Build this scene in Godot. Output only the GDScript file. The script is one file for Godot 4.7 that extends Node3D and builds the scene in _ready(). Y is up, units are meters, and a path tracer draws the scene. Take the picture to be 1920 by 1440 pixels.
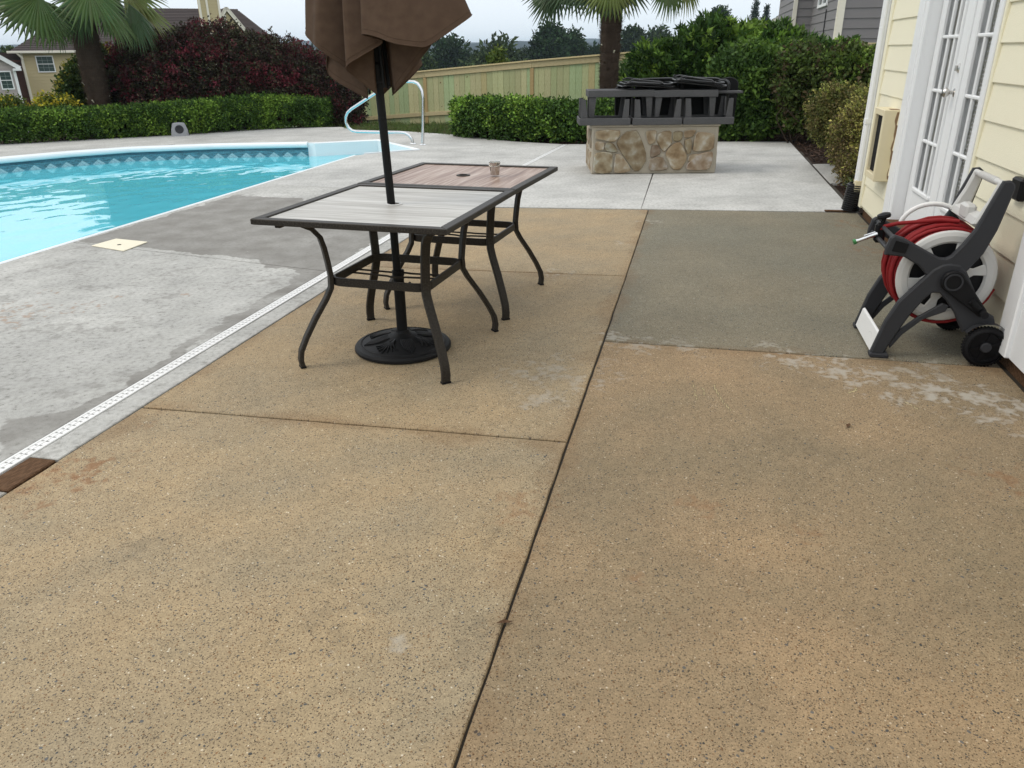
extends Node3D
# Backyard patio with pool, two tables under a closed umbrella, hose reel by the house wall.

const F := 1440.0
const EYE := Vector3(0, 1.4, 0)
var CR: Vector3
var CU: Vector3
var CW: Vector3
var M := {}
var used := {}
var rng := RandomNumberGenerator.new()
var nz := FastNoiseLite.new()
var nz2 := FastNoiseLite.new()

# ---------------------------------------------------------------- pixels of the photograph to places
func ray(x: float, y: float) -> Vector3:
	return CW + CR * ((x - 960.0) / F) - CU * ((y - 720.0) / F)

func gnd(x: float, y: float, h := 0.0) -> Vector3:
	var d := ray(x, y)
	return EYE + d * ((h - EYE.y) / d.y)

func onz(x: float, y: float, z: float) -> Vector3:
	var d := ray(x, y)
	return EYE + d * (z / d.z)

func onx(x: float, y: float, xx: float) -> Vector3:
	var d := ray(x, y)
	return EYE + d * (xx / d.x)

func atd(x: float, y: float, dist: float) -> Vector3:
	var d := ray(x, y)
	return EYE + d * (dist / Vector2(d.x, d.z).length())

# ---------------------------------------------------------------- mesh building
class MB:
	var v := PackedVector3Array()
	var n := PackedVector3Array()
	var uv := PackedVector2Array()
	var uv2 := PackedVector2Array()
	var col := PackedColorArray()
	var idx := PackedInt32Array()
	var c := Color.WHITE
	var colored := false

	func vert(p: Vector3, nn: Vector3, t := Vector2.ZERO) -> int:
		v.append(p)
		n.append(nn)
		uv.append(t)
		col.append(c)
		return v.size() - 1

	# points counter-clockwise seen from outside, or turned away from ref
	func face(pts: Array, ref = null) -> void:
		var nn: Vector3 = (pts[1] - pts[0]).cross(pts[2] - pts[0])
		if nn.length_squared() < 1e-18 and pts.size() > 3:
			nn = (pts[2] - pts[0]).cross(pts[3] - pts[0])
		if nn.length_squared() < 1e-18:
			return
		nn = nn.normalized()
		var p := pts
		if ref != null:
			var mid := Vector3.ZERO
			for q in pts:
				mid += q
			mid /= pts.size()
			if nn.dot(mid - ref) < 0.0:
				p = pts.duplicate()
				p.reverse()
				nn = -nn
		var at := v.size()
		for q in p:
			vert(q, nn)
		for k in range(1, p.size() - 1):
			idx.append_array([at, at + k + 1, at + k])

	func box(x: Transform3D, s: Vector3, b := 0.0) -> void:
		var h := s / 2.0
		var o := x.origin
		b = minf(b, minf(h.x, minf(h.y, h.z)) * 0.9)
		if b <= 0.0:
			for ax in 3:
				for sg in [-1.0, 1.0]:
					var pts := []
					for q in [[-1, -1], [1, -1], [1, 1], [-1, 1]]:
						var p := Vector3.ZERO
						p[ax] = sg * h[ax]
						p[(ax + 1) % 3] = q[0] * h[(ax + 1) % 3]
						p[(ax + 2) % 3] = q[1] * h[(ax + 2) % 3]
						pts.append(x * p)
					face(pts, o)
			return
		for ax in 3:
			var a1 := (ax + 1) % 3
			var a2 := (ax + 2) % 3
			for sg in [-1.0, 1.0]:
				var pts := []
				for q in [[-1, -1], [1, -1], [1, 1], [-1, 1]]:
					var p := Vector3.ZERO
					p[ax] = sg * h[ax]
					p[a1] = q[0] * (h[a1] - b)
					p[a2] = q[1] * (h[a2] - b)
					pts.append(x * p)
				face(pts, o)
			for s1 in [-1.0, 1.0]:
				for s2 in [-1.0, 1.0]:
					var pts := []
					for k in [[-1, 0], [1, 0], [1, 1], [-1, 1]]:
						var p := Vector3.ZERO
						p[ax] = k[0] * (h[ax] - b)
						p[a1] = s1 * (h[a1] - (b if k[1] else 0.0))
						p[a2] = s2 * (h[a2] - (0.0 if k[1] else b))
						pts.append(x * p)
					face(pts, o)
		for sx in [-1.0, 1.0]:
			for sy in [-1.0, 1.0]:
				for sz in [-1.0, 1.0]:
					face([x * Vector3(sx * h.x, sy * (h.y - b), sz * (h.z - b)), x * Vector3(sx * (h.x - b), sy * h.y, sz * (h.z - b)), x * Vector3(sx * (h.x - b), sy * (h.y - b), sz * h.z)], o)

	func bar(a: Vector3, b: Vector3, w: float, h: float, up := Vector3.UP, bev := 0.0) -> void:
		var d := (b - a)
		var z := d.normalized()
		var xx := up.cross(z)
		if xx.length() < 1e-4:
			xx = Vector3.RIGHT.cross(z)
			if xx.length() < 1e-4:
				xx = Vector3.BACK.cross(z)
		xx = xx.normalized()
		box(Transform3D(Basis(xx, z.cross(xx), z), (a + b) / 2.0), Vector3(w, h, d.length()), bev)

	# rows of points; smooth normals; side of the normals given by flip
	func grid(rows: Array, closed := false, flip := false, uvs := Vector2.ZERO) -> void:
		var nr := rows.size()
		var nc: int = rows[0].size()
		var at := v.size()
		for r in nr:
			for k in nc:
				vert(rows[r][k], Vector3.ZERO, Vector2(float(k) / maxi(nc - 1, 1), float(r) / maxi(nr - 1, 1)) * uvs)
		var last := nc if closed else nc - 1
		for r in nr - 1:
			for k in last:
				var a := at + r * nc + k
				var b := at + r * nc + (k + 1) % nc
				var cc := a + nc
				var d := b + nc
				for t in [[a, b, d], [a, d, cc]]:
					var q: Array = [t[0], t[2], t[1]] if flip else t
					var nn := (v[q[1]] - v[q[0]]).cross(v[q[2]] - v[q[0]])
					for j in q:
						n[j] += nn
					idx.append_array([q[0], q[2], q[1]])
		for k in range(at, v.size()):
			n[k] = n[k].normalized() if n[k].length_squared() > 1e-20 else Vector3.UP

	func tube(path: Array, rad, sides := 8, caps := true) -> void:
		var rows := []
		var up := Vector3.UP
		var t0: Vector3 = (path[1] - path[0]).normalized()
		if absf(t0.dot(up)) > 0.9:
			up = Vector3.RIGHT
		var xx := up.cross(t0).normalized()
		for i in path.size():
			var t: Vector3 = (path[mini(i + 1, path.size() - 1)] - path[maxi(i - 1, 0)]).normalized()
			xx = (xx - t * xx.dot(t)).normalized()
			var yy := t.cross(xx)
			var r: float = rad[i] if rad is Array else rad
			var row := []
			for k in sides:
				var a := TAU * k / sides
				row.append(path[i] + (xx * cos(a) + yy * sin(a)) * r)
			rows.append(row)
		grid(rows, true)
		if caps:
			face(rows[0], path[1])
			face(rows[-1], path[-2])

	# flat section (w across, h along side) swept along a path; side = fixed width direction
	func sweep(path: Array, w: float, h: float, side: Vector3) -> void:
		var rings := []
		for i in path.size():
			var t: Vector3 = (path[mini(i + 1, path.size() - 1)] - path[maxi(i - 1, 0)]).normalized()
			var s := (side - t * side.dot(t)).normalized()
			var u := t.cross(s)
			var r := []
			var b := minf(w, h) * 0.18
			for q in [[w / 2 - b, h / 2], [w / 2, h / 2 - b], [w / 2, -h / 2 + b], [w / 2 - b, -h / 2], [-w / 2 + b, -h / 2], [-w / 2, -h / 2 + b], [-w / 2, h / 2 - b], [-w / 2 + b, h / 2]]:
				r.append(path[i] + s * q[0] + u * q[1])
			rings.append(r)
		for k in 8:
			var strip := []
			for r in rings:
				strip.append([r[k], r[(k + 1) % 8]])
			grid(strip, false, true)
		face(rings[0], path[1])
		face(rings[-1], path[-2])

	func lathe(prof: Array, segs: int, x := Transform3D(), cap := true) -> void:
		for i in prof.size() - 1:
			var rows := []
			for p in [prof[i], prof[i + 1]]:
				var row := []
				for k in segs:
					var a := TAU * k / segs
					row.append(x * Vector3(cos(a) * p.x, p.y, sin(a) * p.x))
				rows.append(row)
			grid(rows, true, true)
		if cap:
			for e in [0, prof.size() - 1]:
				if prof[e].x > 1e-4:
					var row := []
					for k in segs:
						var a := TAU * k / segs
						row.append(x * Vector3(cos(a) * prof[e].x, prof[e].y, sin(a) * prof[e].x))
					face(row, x * Vector3(0, prof[1 if e == 0 else e - 1].y, 0))

	# outline in the xy plane of x, from z = 0 to z = depth, edges chamfered by b
	func prism(poly: PackedVector2Array, x: Transform3D, depth: float, b := 0.0) -> void:
		if Geometry2D.is_polygon_clockwise(poly):
			poly = poly.duplicate()
			poly.reverse()
		var np := poly.size()
		var inn := MB.inset(poly, b)
		var tri := Geometry2D.triangulate_polygon(inn)
		var mid := x.basis.z * depth
		for k in range(0, tri.size(), 3):
			var f := []
			var g := []
			for j in 3:
				var q := inn[tri[k + j]]
				f.append(x * Vector3(q.x, q.y, depth))
				g.append(x * Vector3(q.x, q.y, 0))
			face(f, f[0] - mid)
			face(g, g[0] + mid)
		for k in np:
			var k2 := (k + 1) % np
			var a := poly[k]
			var d := poly[k2]
			var a2 := inn[k]
			var d2 := inn[k2]
			var out := Vector2((d - a).y, -(d - a).x)
			var dirv := x.basis * Vector3(out.x, out.y, 0)
			for q in [[a, d, d, a, b, b, depth - b, depth - b], [a2, d2, d, a, 0.0, 0.0, b, b], [a, d, d2, a2, depth - b, depth - b, depth, depth]]:
				if b <= 0.0 and q[4] != b:
					continue
				var pts := [x * Vector3(q[0].x, q[0].y, q[4]), x * Vector3(q[1].x, q[1].y, q[5]), x * Vector3(q[2].x, q[2].y, q[6]), x * Vector3(q[3].x, q[3].y, q[7])]
				face(pts, pts[0] - dirv * 100.0)
				if b <= 0.0:
					break

	static func inset(poly: PackedVector2Array, b: float) -> PackedVector2Array:
		if b <= 0.0:
			return poly
		var out := PackedVector2Array()
		var np := poly.size()
		for k in np:
			var p := poly[k]
			var e1 := (p - poly[(k + np - 1) % np]).normalized()
			var e2 := (poly[(k + 1) % np] - p).normalized()
			var n1 := Vector2(-e1.y, e1.x)
			var n2 := Vector2(-e2.y, e2.x)
			var m := (n1 + n2).normalized()
			out.append(p + m * b / maxf(m.dot(n1), 0.4))
		return out

	func mesh() -> ArrayMesh:
		var a := []
		a.resize(Mesh.ARRAY_MAX)
		a[Mesh.ARRAY_VERTEX] = v
		a[Mesh.ARRAY_NORMAL] = n
		a[Mesh.ARRAY_TEX_UV] = uv
		if uv2.size() == v.size():
			a[Mesh.ARRAY_TEX_UV2] = uv2
		if colored:
			a[Mesh.ARRAY_COLOR] = col
		a[Mesh.ARRAY_INDEX] = idx
		var m := ArrayMesh.new()
		m.add_surface_from_arrays(Mesh.PRIMITIVE_TRIANGLES, a)
		return m

func T(p: Vector3, turn := 0.0) -> Transform3D:
	return Transform3D(Basis(Vector3.UP, turn), p)

func numbered(called: String) -> String:
	used[called] = used.get(called, -1) + 1
	return called if used[called] == 0 else "%s_%03d" % [called, used[called]]

func thing(called: String, label: String, category: String, at := Vector3.ZERO, turn := 0.0, group := "") -> Node3D:
	var o := Node3D.new()
	o.name = numbered(called)
	add_child(o)
	o.position = at
	o.rotation.y = turn
	return tag(o, label, category, group)

func tag(o: Node3D, label: String, category: String, group := "") -> Node3D:
	o.set_meta("label", label)
	o.set_meta("category", category)
	if group:
		o.set_meta("group", group)
	return o

func part(called: String, mesh, m: Material, parent: Node3D, x := Transform3D()) -> MeshInstance3D:
	var o := MeshInstance3D.new()
	o.name = called if parent != self else numbered(called)
	o.mesh = mesh.mesh() if mesh is MB else mesh
	o.material_override = m
	o.transform = x
	parent.add_child(o, true)
	return o

func setting(called: String) -> Node3D:
	var o := Node3D.new()
	o.name = numbered(called)
	add_child(o)
	o.set_meta("kind", "structure")
	return o

func lin(r: float, g: float, b: float) -> Color:
	return Color(r, g, b).linear_to_srgb()

func mat(called: String, c: Color, rough := 0.8, metal := 0.0) -> StandardMaterial3D:
	var m := StandardMaterial3D.new()
	m.resource_name = called
	m.albedo_color = c.linear_to_srgb()
	m.roughness = rough
	m.metallic = metal
	M[called] = m
	return m

func tri(m: StandardMaterial3D, scale: Vector3, world := false) -> StandardMaterial3D:
	m.uv1_triplanar = true
	m.uv1_world_triplanar = world
	m.uv1_scale = scale
	return m

func noise_img(sd: int, freq: float, size: int, oct := 4, kind := FastNoiseLite.TYPE_SIMPLEX_SMOOTH) -> Image:
	var f := FastNoiseLite.new()
	f.seed = sd
	f.frequency = freq
	f.noise_type = kind
	f.fractal_octaves = oct
	return f.get_seamless_image(size, size)

# grey picture to colours (linear values) along a list of [place, colour]
func ramp_img(im: Image, stops: Array) -> Image:
	var lut := PackedByteArray()
	for k in 256:
		var t := k / 255.0
		var c: Color = stops[-1][1]
		for s in stops.size() - 1:
			if t <= stops[s + 1][0]:
				var w := clampf((t - stops[s][0]) / maxf(stops[s + 1][0] - stops[s][0], 1e-5), 0, 1)
				c = stops[s][1].lerp(stops[s + 1][1], w)
				break
		c = c.linear_to_srgb()
		lut.append_array([c.r8, c.g8, c.b8])
	var src := im.get_data()
	var out := PackedByteArray()
	out.resize(src.size() * 3)
	for k in src.size():
		var q := src[k] * 3
		out[k * 3] = lut[q]
		out[k * 3 + 1] = lut[q + 1]
		out[k * 3 + 2] = lut[q + 2]
	return Image.create_from_data(im.get_width(), im.get_height(), false, Image.FORMAT_RGB8, out)

func tex(im: Image) -> ImageTexture:
	return ImageTexture.create_from_image(im)

func stretched(im: Image, kx: int, ky: int) -> Image:
	# the picture squeezed by kx, ky and repeated, so that its grain runs long one way
	var w := im.get_width()
	var h := im.get_height()
	var small: Image = im.duplicate()
	small.resize(w / kx, h / ky, Image.INTERPOLATE_BILINEAR)
	var out := Image.create(w, h, false, im.get_format())
	for i in kx:
		for j in ky:
			out.blit_rect(small, Rect2i(0, 0, w / kx, h / ky), Vector2i(i * (w / kx), j * (h / ky)))
	return out

# ---------------------------------------------------------------- camera, sky, sun
func make_view() -> void:
	var p := deg_to_rad(23.45)
	var w := deg_to_rad(13.2)
	var r := deg_to_rad(-0.65)
	var head := Vector3(-sin(w), 0, -cos(w))
	var right := Vector3(cos(w), 0, -sin(w))
	CW = head * cos(p) + Vector3(0, -sin(p), 0)
	var up := right.cross(CW)
	CR = right * cos(r) + up * sin(r)
	CU = up * cos(r) - right * sin(r)
	var cam := Camera3D.new()
	cam.name = "camera"
	cam.fov = 53.13
	cam.near = 0.05
	cam.far = 6000.0
	cam.transform = Transform3D(Basis(CR, CU, -CW), EYE)
	add_child(cam)
	var env := Environment.new()
	env.background_mode = Environment.BG_SKY
	var sky := ProceduralSkyMaterial.new()
	sky.sky_top_color = lin(1.22, 1.25, 1.29)
	sky.sky_horizon_color = lin(0.88, 0.955, 1.02)
	sky.sky_curve = 0.35
	sky.ground_horizon_color = lin(0.40, 0.43, 0.42)
	sky.ground_bottom_color = lin(0.2, 0.2, 0.19)
	sky.sun_angle_max = 1.0
	env.sky = Sky.new()
	env.sky.sky_material = sky
	env.tonemap_mode = Environment.TONE_MAPPER_LINEAR
	env.tonemap_exposure = 1.06
	env.sdfgi_enabled = true
	env.ssao_enabled = true
	env.ssil_enabled = true
	env.fog_enabled = true
	env.fog_density = 0.0003
	env.fog_light_color = Color(0.78, 0.86, 0.92)
	var we := WorldEnvironment.new()
	we.name = "daylight"
	we.environment = env
	add_child(we)
	var sun := DirectionalLight3D.new()
	sun.name = "sun"
	sun.light_energy = 0.4
	sun.light_angular_distance = 20.0
	sun.light_color = Color(1.0, 0.97, 0.92)
	sun.shadow_enabled = true
	add_child(sun)
	sun.look_at_from_position(Vector3(-8, 11, 3.0), Vector3.ZERO)

# ---------------------------------------------------------------- textures and materials
func stone_picture(size: int, sd: int) -> Array:
	# broom-worn concrete with its small stones showing: [colour, height]
	var base := noise_img(sd, 0.08, size / 4, 4)
	base.resize(size, size, Image.INTERPOLATE_BILINEAR)
	var small := noise_img(sd + 1, 0.35, size / 4, 2)
	var mid := noise_img(sd + 2, 0.11, size / 4, 3).get_data()
	var sm := small.get_data()
	for k in sm.size():
		sm[k] = clampi(int(sm[k] * 0.62 + mid[k] * 0.62 - 30), 0, 255)
	small = Image.create_from_data(size / 4, size / 4, false, Image.FORMAT_L8, sm)
	var fine := Image.create(size, size, false, Image.FORMAT_L8)
	for i in 4:
		for j in 4:
			fine.blit_rect(small, Rect2i(0, 0, size / 4, size / 4), Vector2i(i, j) * (size / 4))
	var b := base.get_data()
	var f := fine.get_data()
	var out := PackedByteArray()
	var hh := PackedByteArray()
	out.resize(size * size * 3)
	hh.resize(size * size)
	var lut := PackedByteArray()
	for k in 512:
		var t := k / 511.0
		var c := Color(0.12, 0.092, 0.058).lerp(Color(0.66, 0.535, 0.36), t).linear_to_srgb()
		lut.append_array([c.r8, c.g8, c.b8])
	for k in size * size:
		var q := (b[k] / 3 + f[k] + 85) * 3
		q = mini(q, 1530)
		out[k * 3] = lut[q]
		out[k * 3 + 1] = lut[q + 1]
		out[k * 3 + 2] = lut[q + 2]
		hh[k] = 95 + f[k] / 6
	var g := RandomNumberGenerator.new()
	g.seed = sd
	# [count, radius least, radius most, darkest, lightest, height]
	var kinds := [
		[150000, 0.7, 1.7, Color(0.05, 0.043, 0.036), Color(0.15, 0.115, 0.08), 50],
		[70000, 0.8, 1.8, Color(0.42, 0.33, 0.21), Color(0.62, 0.50, 0.34), 165],
		[14000, 1.2, 2.6, Color(0.16, 0.10, 0.055), Color(0.28, 0.17, 0.09), 150],
		[7500, 1.2, 2.8, Color(0.045, 0.048, 0.052), Color(0.13, 0.135, 0.14), 175],
		[900, 2.4, 4.6, Color(0.06, 0.065, 0.07), Color(0.17, 0.175, 0.18), 190],
		[3000, 1.2, 3.0, Color(0.60, 0.52, 0.40), Color(0.80, 0.74, 0.62), 190],
	]
	for k in kinds:
		for i in k[0]:
			var r: float = lerpf(k[1], k[2], g.randf() ** 2)
			var cx := g.randi() % size
			var cy := g.randi() % size
			var sq := g.randf_range(0.5, 1.0)
			var an := g.randf() * PI
			var ca := cos(an)
			var sa := sin(an)
			var bend := g.randf_range(-0.35, 0.35)
			var cc: Color = k[3].lerp(k[4], g.randf())
			cc = cc.linear_to_srgb()
			var ri := int(ceil(r))
			var r8 := cc.r8
			var g8 := cc.g8
			var b8 := cc.b8
			for dy in range(-ri, ri + 1):
				for dx in range(-ri, ri + 1):
					var u := (dx * ca + dy * sa) / r
					var w := (dy * ca - dx * sa) / (r * sq)
					if u * u + w * w + bend * u * w * 2.0 + bend * u > 1.0:
						continue
					var at := ((cy + dy + size) % size) * size + (cx + dx + size) % size
					out[at * 3] = r8
					out[at * 3 + 1] = g8
					out[at * 3 + 2] = b8
					hh[at] = k[5]
	return [Image.create_from_data(size, size, false, Image.FORMAT_RGB8, out), Image.create_from_data(size, size, false, Image.FORMAT_L8, hh)]

func streaks(sd: int, fx: float, fy: float) -> Image:
	# printed wood look: grain long one way, in planks of slightly different tone
	var f := FastNoiseLite.new()
	f.seed = sd
	f.frequency = 1.0
	f.fractal_octaves = 4
	var out := PackedByteArray()
	out.resize(512 * 512)
	for y in 512:
		for x in 512:
			var u := x / 512.0
			var v := y / 512.0
			var wob := 0.012 * f.get_noise_2d(u * 3.0, v * 3.0 + 50.0)
			var g := f.get_noise_2d((u + wob) * fx, (v + wob) * fy)
			var big := f.get_noise_2d(u * fx * 0.2 + 9.0, v * fy * 0.2)
			out[y * 512 + x] = clampi(int(128 + 150 * g + 90 * big), 0, 255)
	return Image.create_from_data(512, 512, false, Image.FORMAT_L8, out)

func make_materials() -> void:
	nz.seed = 11
	nz.frequency = 1.0
	nz.fractal_octaves = 4
	nz2.seed = 23
	nz2.frequency = 1.0
	nz2.fractal_octaves = 2
	rng.seed = 5
	var st := stone_picture(2048, 3)
	var m := mat("worn_concrete", Color(1, 1, 1), 0.82)
	m.albedo_texture = tex(st[0])
	m.heightmap_enabled = true
	m.heightmap_texture = tex(st[1])
	m.heightmap_scale = 0.22
	m.vertex_color_use_as_albedo = true
	m.detail_enabled = true
	m.detail_uv_layer = BaseMaterial3D.DETAIL_UV_2
	m.metallic_specular = 0.35

	var n1 := noise_img(31, 0.024, 512, 6)
	var n2 := noise_img(32, 0.24, 512, 3)
	var fine := noise_img(33, 0.35, 512, 2)
	# smooth grey concrete: blotches, streaks of the trowel and fine grain
	var big: Image = n1.duplicate()
	big.resize(1024, 1024, Image.INTERPOLATE_BILINEAR)
	var d1 := big.get_data()
	var d2 := n2.get_data()
	var d3 := fine.get_data()
	var d4 := noise_img(34, 0.055, 512, 5).get_data()
	var mix := PackedByteArray()
	mix.resize(1024 * 1024)
	for k in 1024 * 1024:
		var at := ((k >> 10) & 511) * 512 + (k & 511)
		var v: int = 4 + d1[k] * 0.16 + d2[at] * 0.24 + d3[at] * 0.30 + d4[at] * 0.38
		if d3[at] < 46:
			v -= 40
		if d4[at] < 70:
			v -= (70 - d4[at])
		mix[k] = clampi(v, 0, 255)
	var grey := Image.create_from_data(1024, 1024, false, Image.FORMAT_L8, mix)
	m = mat("grey_concrete", Color(1, 1, 1), 0.85)
	m.albedo_texture = tex(ramp_img(grey, [[0.0, Color(0.12, 0.118, 0.11)], [0.25, Color(0.31, 0.307, 0.29)], [0.5, Color(0.47, 0.467, 0.448)], [0.8, Color(0.60, 0.598, 0.58)], [1.0, Color(0.74, 0.737, 0.72)]]))
	m.heightmap_enabled = true
	m.heightmap_texture = tex(fine)
	m.heightmap_scale = 0.05
	m.vertex_color_use_as_albedo = true
	m.detail_enabled = true
	m.detail_uv_layer = BaseMaterial3D.DETAIL_UV_2
	m.metallic_specular = 0.35
	m = mat("far_concrete", Color(1, 1, 1), 0.85)
	m.albedo_texture = M.grey_concrete.albedo_texture
	m.vertex_color_use_as_albedo = true
	m.heightmap_enabled = true
	m.heightmap_texture = M.grey_concrete.heightmap_texture
	m.heightmap_scale = 0.04

	mat("joint_dirt", Color(0.035, 0.028, 0.02), 0.95)
	m = tri(mat("soil", Color(1, 1, 1), 0.95), Vector3.ONE * 0.9, true)
	m.albedo_texture = tex(ramp_img(n2, [[0.0, Color(0.012, 0.008, 0.006)], [0.6, Color(0.045, 0.028, 0.02)], [1.0, Color(0.10, 0.066, 0.05)]]))
	m.heightmap_enabled = true
	m.heightmap_texture = tex(n2)
	m.heightmap_scale = 2.0
	m = tri(mat("grass_ground", Color(1, 1, 1), 0.95), Vector3.ONE * 0.11, true)
	m.albedo_texture = tex(ramp_img(n1, [[0.0, Color(0.03, 0.05, 0.015)], [0.5, Color(0.055, 0.09, 0.025)], [1.0, Color(0.10, 0.12, 0.045)]]))

	# wood
	var long := noise_img(41, 0.04, 512, 4)
	var streak := stretched(long, 8, 1)
	var streak_t := tex(streak)
	m = tri(mat("fence_board", Color(1, 1, 1), 0.8), Vector3(1.3, 0.55, 1.3))
	m.albedo_texture = tex(ramp_img(streak, [[0.0, Color(0.30, 0.24, 0.12)], [0.3, Color(0.48, 0.45, 0.27)], [0.6, Color(0.60, 0.585, 0.385)], [1.0, Color(0.74, 0.71, 0.50)]]))
	m.vertex_color_use_as_albedo = true
	m = tri(mat("fence_rail", Color(1, 1, 1), 0.8), Vector3(0.5, 1.6, 1.6))
	m.albedo_texture = tex(ramp_img(stretched(long, 1, 8), [[0.0, Color(0.32, 0.23, 0.12)], [0.4, Color(0.55, 0.465, 0.28)], [1.0, Color(0.74, 0.65, 0.44)]]))
	m.vertex_color_use_as_albedo = true
	m = tri(mat("grey_plank_tile", Color(1, 1, 1), 0.5), Vector3.ONE * 0.8)
	m.uv1_offset = Vector3.ONE * 0.5
	m.albedo_texture = tex(ramp_img(streaks(44, 2.2, 60.0), [[0.0, Color(0.22, 0.205, 0.185)], [0.3, Color(0.38, 0.367, 0.34)], [0.6, Color(0.47, 0.46, 0.435)], [1.0, Color(0.62, 0.615, 0.59)]]))
	m = tri(mat("brown_plank_tile", Color(1, 1, 1), 0.42), Vector3.ONE * 0.8)
	m.uv1_offset = Vector3.ONE * 0.5
	m.albedo_texture = tex(ramp_img(streaks(45, 46.0, 2.0), [[0.0, Color(0.12, 0.062, 0.042)], [0.35, Color(0.235, 0.145, 0.105)], [0.65, Color(0.34, 0.245, 0.195)], [1.0, Color(0.50, 0.42, 0.37)]]))
	mat("bare_wood", Color(0.24, 0.155, 0.09), 0.9)
	m = tri(mat("rotten_wood", Color(1, 1, 1), 0.95), Vector3(2.0, 2.0, 1.0))
	m.albedo_texture = tex(ramp_img(streak, [[0.0, Color(0.03, 0.018, 0.01)], [0.5, Color(0.10, 0.055, 0.03)], [1.0, Color(0.20, 0.12, 0.07)]]))
	# siding: moulded wood grain as relief
	var grain := stretched(noise_img(47, 0.04, 512, 3, FastNoiseLite.TYPE_PERLIN), 1, 4).get_data()
	for k in grain.size():
		grain[k] = int(127.5 + 127.0 * sin(grain[k] * 0.35))
	var grain_t := tex(Image.create_from_data(512, 512, false, Image.FORMAT_L8, grain))
	for s in [["yellow_siding", Color(0.83, 0.785, 0.61)], ["beige_siding", Color(0.50, 0.42, 0.25)], ["mauve_siding", Color(0.42, 0.37, 0.355)], ["grey_siding", Color(0.21, 0.20, 0.205)]]:
		m = tri(mat(s[0], s[1], 0.6), Vector3.ONE * 1.1)
		m.heightmap_enabled = true
		m.heightmap_texture = grain_t
		m.heightmap_scale = 0.12
	m = tri(mat("roof_shingle", Color(1, 1, 1), 0.95), Vector3.ONE * 0.35)
	m.albedo_texture = tex(ramp_img(n2, [[0.0, Color(0.035, 0.028, 0.028)], [0.5, Color(0.075, 0.062, 0.06)], [1.0, Color(0.125, 0.105, 0.10)]]))
	m.vertex_color_use_as_albedo = true
	# metals, plastics
	var sp := noise_img(51, 0.16, 256, 3)
	m = tri(mat("bronze_paint", Color(1, 1, 1), 0.45), Vector3.ONE * 2.5)
	m.albedo_texture = tex(ramp_img(sp, [[0.0, Color(0.020, 0.017, 0.0145)], [0.5, Color(0.031, 0.027, 0.023)], [0.8, Color(0.045, 0.039, 0.033)], [1.0, Color(0.10, 0.088, 0.075)]]))
	mat("black_metal", Color(0.010, 0.010, 0.0105), 0.5)
	m = tri(mat("cast_black", Color(0.012, 0.012, 0.013), 0.5), Vector3.ONE * 3.0)
	m.heightmap_enabled = true
	m.heightmap_texture = tex(sp)
	m.heightmap_scale = 0.05
	mat("glossy_black", Color(0.010, 0.010, 0.011), 0.3)
	mat("steel", Color(0.72, 0.73, 0.74), 0.16, 1.0)
	mat("tin", Color(0.62, 0.61, 0.58), 0.18, 1.0)
	mat("nickel", Color(0.55, 0.53, 0.50), 0.25, 1.0)
	for s in [["white_paint", Color(0.80, 0.81, 0.82), 0.45], ["grey_trim", Color(0.20, 0.25, 0.24), 0.5], ["cream_trim", Color(0.78, 0.74, 0.64), 0.5], ["old_cream", Color(0.70, 0.62, 0.42), 0.55], ["coping_white", Color(0.80, 0.84, 0.86), 0.35], ["charcoal_plastic", Color(0.036, 0.037, 0.041), 0.5], ["black_plastic", Color(0.008, 0.008, 0.009), 0.45], ["rubber", Color(0.010, 0.010, 0.011), 0.7], ["light_grey_plastic", Color(0.52, 0.515, 0.50), 0.45], ["white_plastic", Color(0.74, 0.74, 0.73), 0.4], ["cream_plastic", Color(0.74, 0.69, 0.54), 0.5], ["green_plastic", Color(0.03, 0.19, 0.05), 0.5]]:
		m = tri(mat(s[0], s[1], s[2]), Vector3.ONE * 1.7)
		m.heightmap_enabled = true
		m.heightmap_texture = M.cast_black.heightmap_texture
		m.heightmap_scale = 0.012
	m = tri(mat("grey_resin", Color(1, 1, 1), 0.55), Vector3(0.6, 2.2, 2.2))
	m.albedo_texture = tex(ramp_img(stretched(sp, 1, 8), [[0.0, Color(0.06, 0.06, 0.063)], [1.0, Color(0.115, 0.114, 0.116)]]))
	m = tri(mat("red_hose", Color(0.22, 0.016, 0.018), 0.5), Vector3.ONE * 4.0)
	m.heightmap_enabled = true
	m.heightmap_texture = M.cast_black.heightmap_texture
	m.heightmap_scale = 0.03
	# cloth: a weave, faded in patches
	m = tri(mat("brown_canvas", Color(1, 1, 1), 0.9), Vector3.ONE * 1.4)
	m.albedo_texture = tex(ramp_img(n1, [[0.0, Color(0.070, 0.044, 0.030)], [1.0, Color(0.105, 0.069, 0.048)]]))
	m.heightmap_enabled = true
	m.heightmap_texture = tex(fine)
	m.heightmap_scale = 0.03
	m.backlight_enabled = true
	m.backlight = lin(0.10, 0.07, 0.05)
	# stone
	m = tri(mat("flagstone", Color(1, 1, 1), 0.85), Vector3(0.42, 0.42, 0.42))
	m.albedo_texture = tex(ramp_img(n1, [[0.0, Color(0.14, 0.095, 0.055)], [0.35, Color(0.27, 0.20, 0.125)], [0.6, Color(0.35, 0.29, 0.205)], [0.8, Color(0.46, 0.43, 0.37)], [1.0, Color(0.60, 0.58, 0.53)]]))
	m.vertex_color_use_as_albedo = true
	m.heightmap_enabled = true
	m.heightmap_texture = tex(n1)
	m.heightmap_scale = 0.8
	m = tri(mat("mortar", Color(1, 1, 1), 0.95), Vector3.ONE * 2.0)
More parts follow.
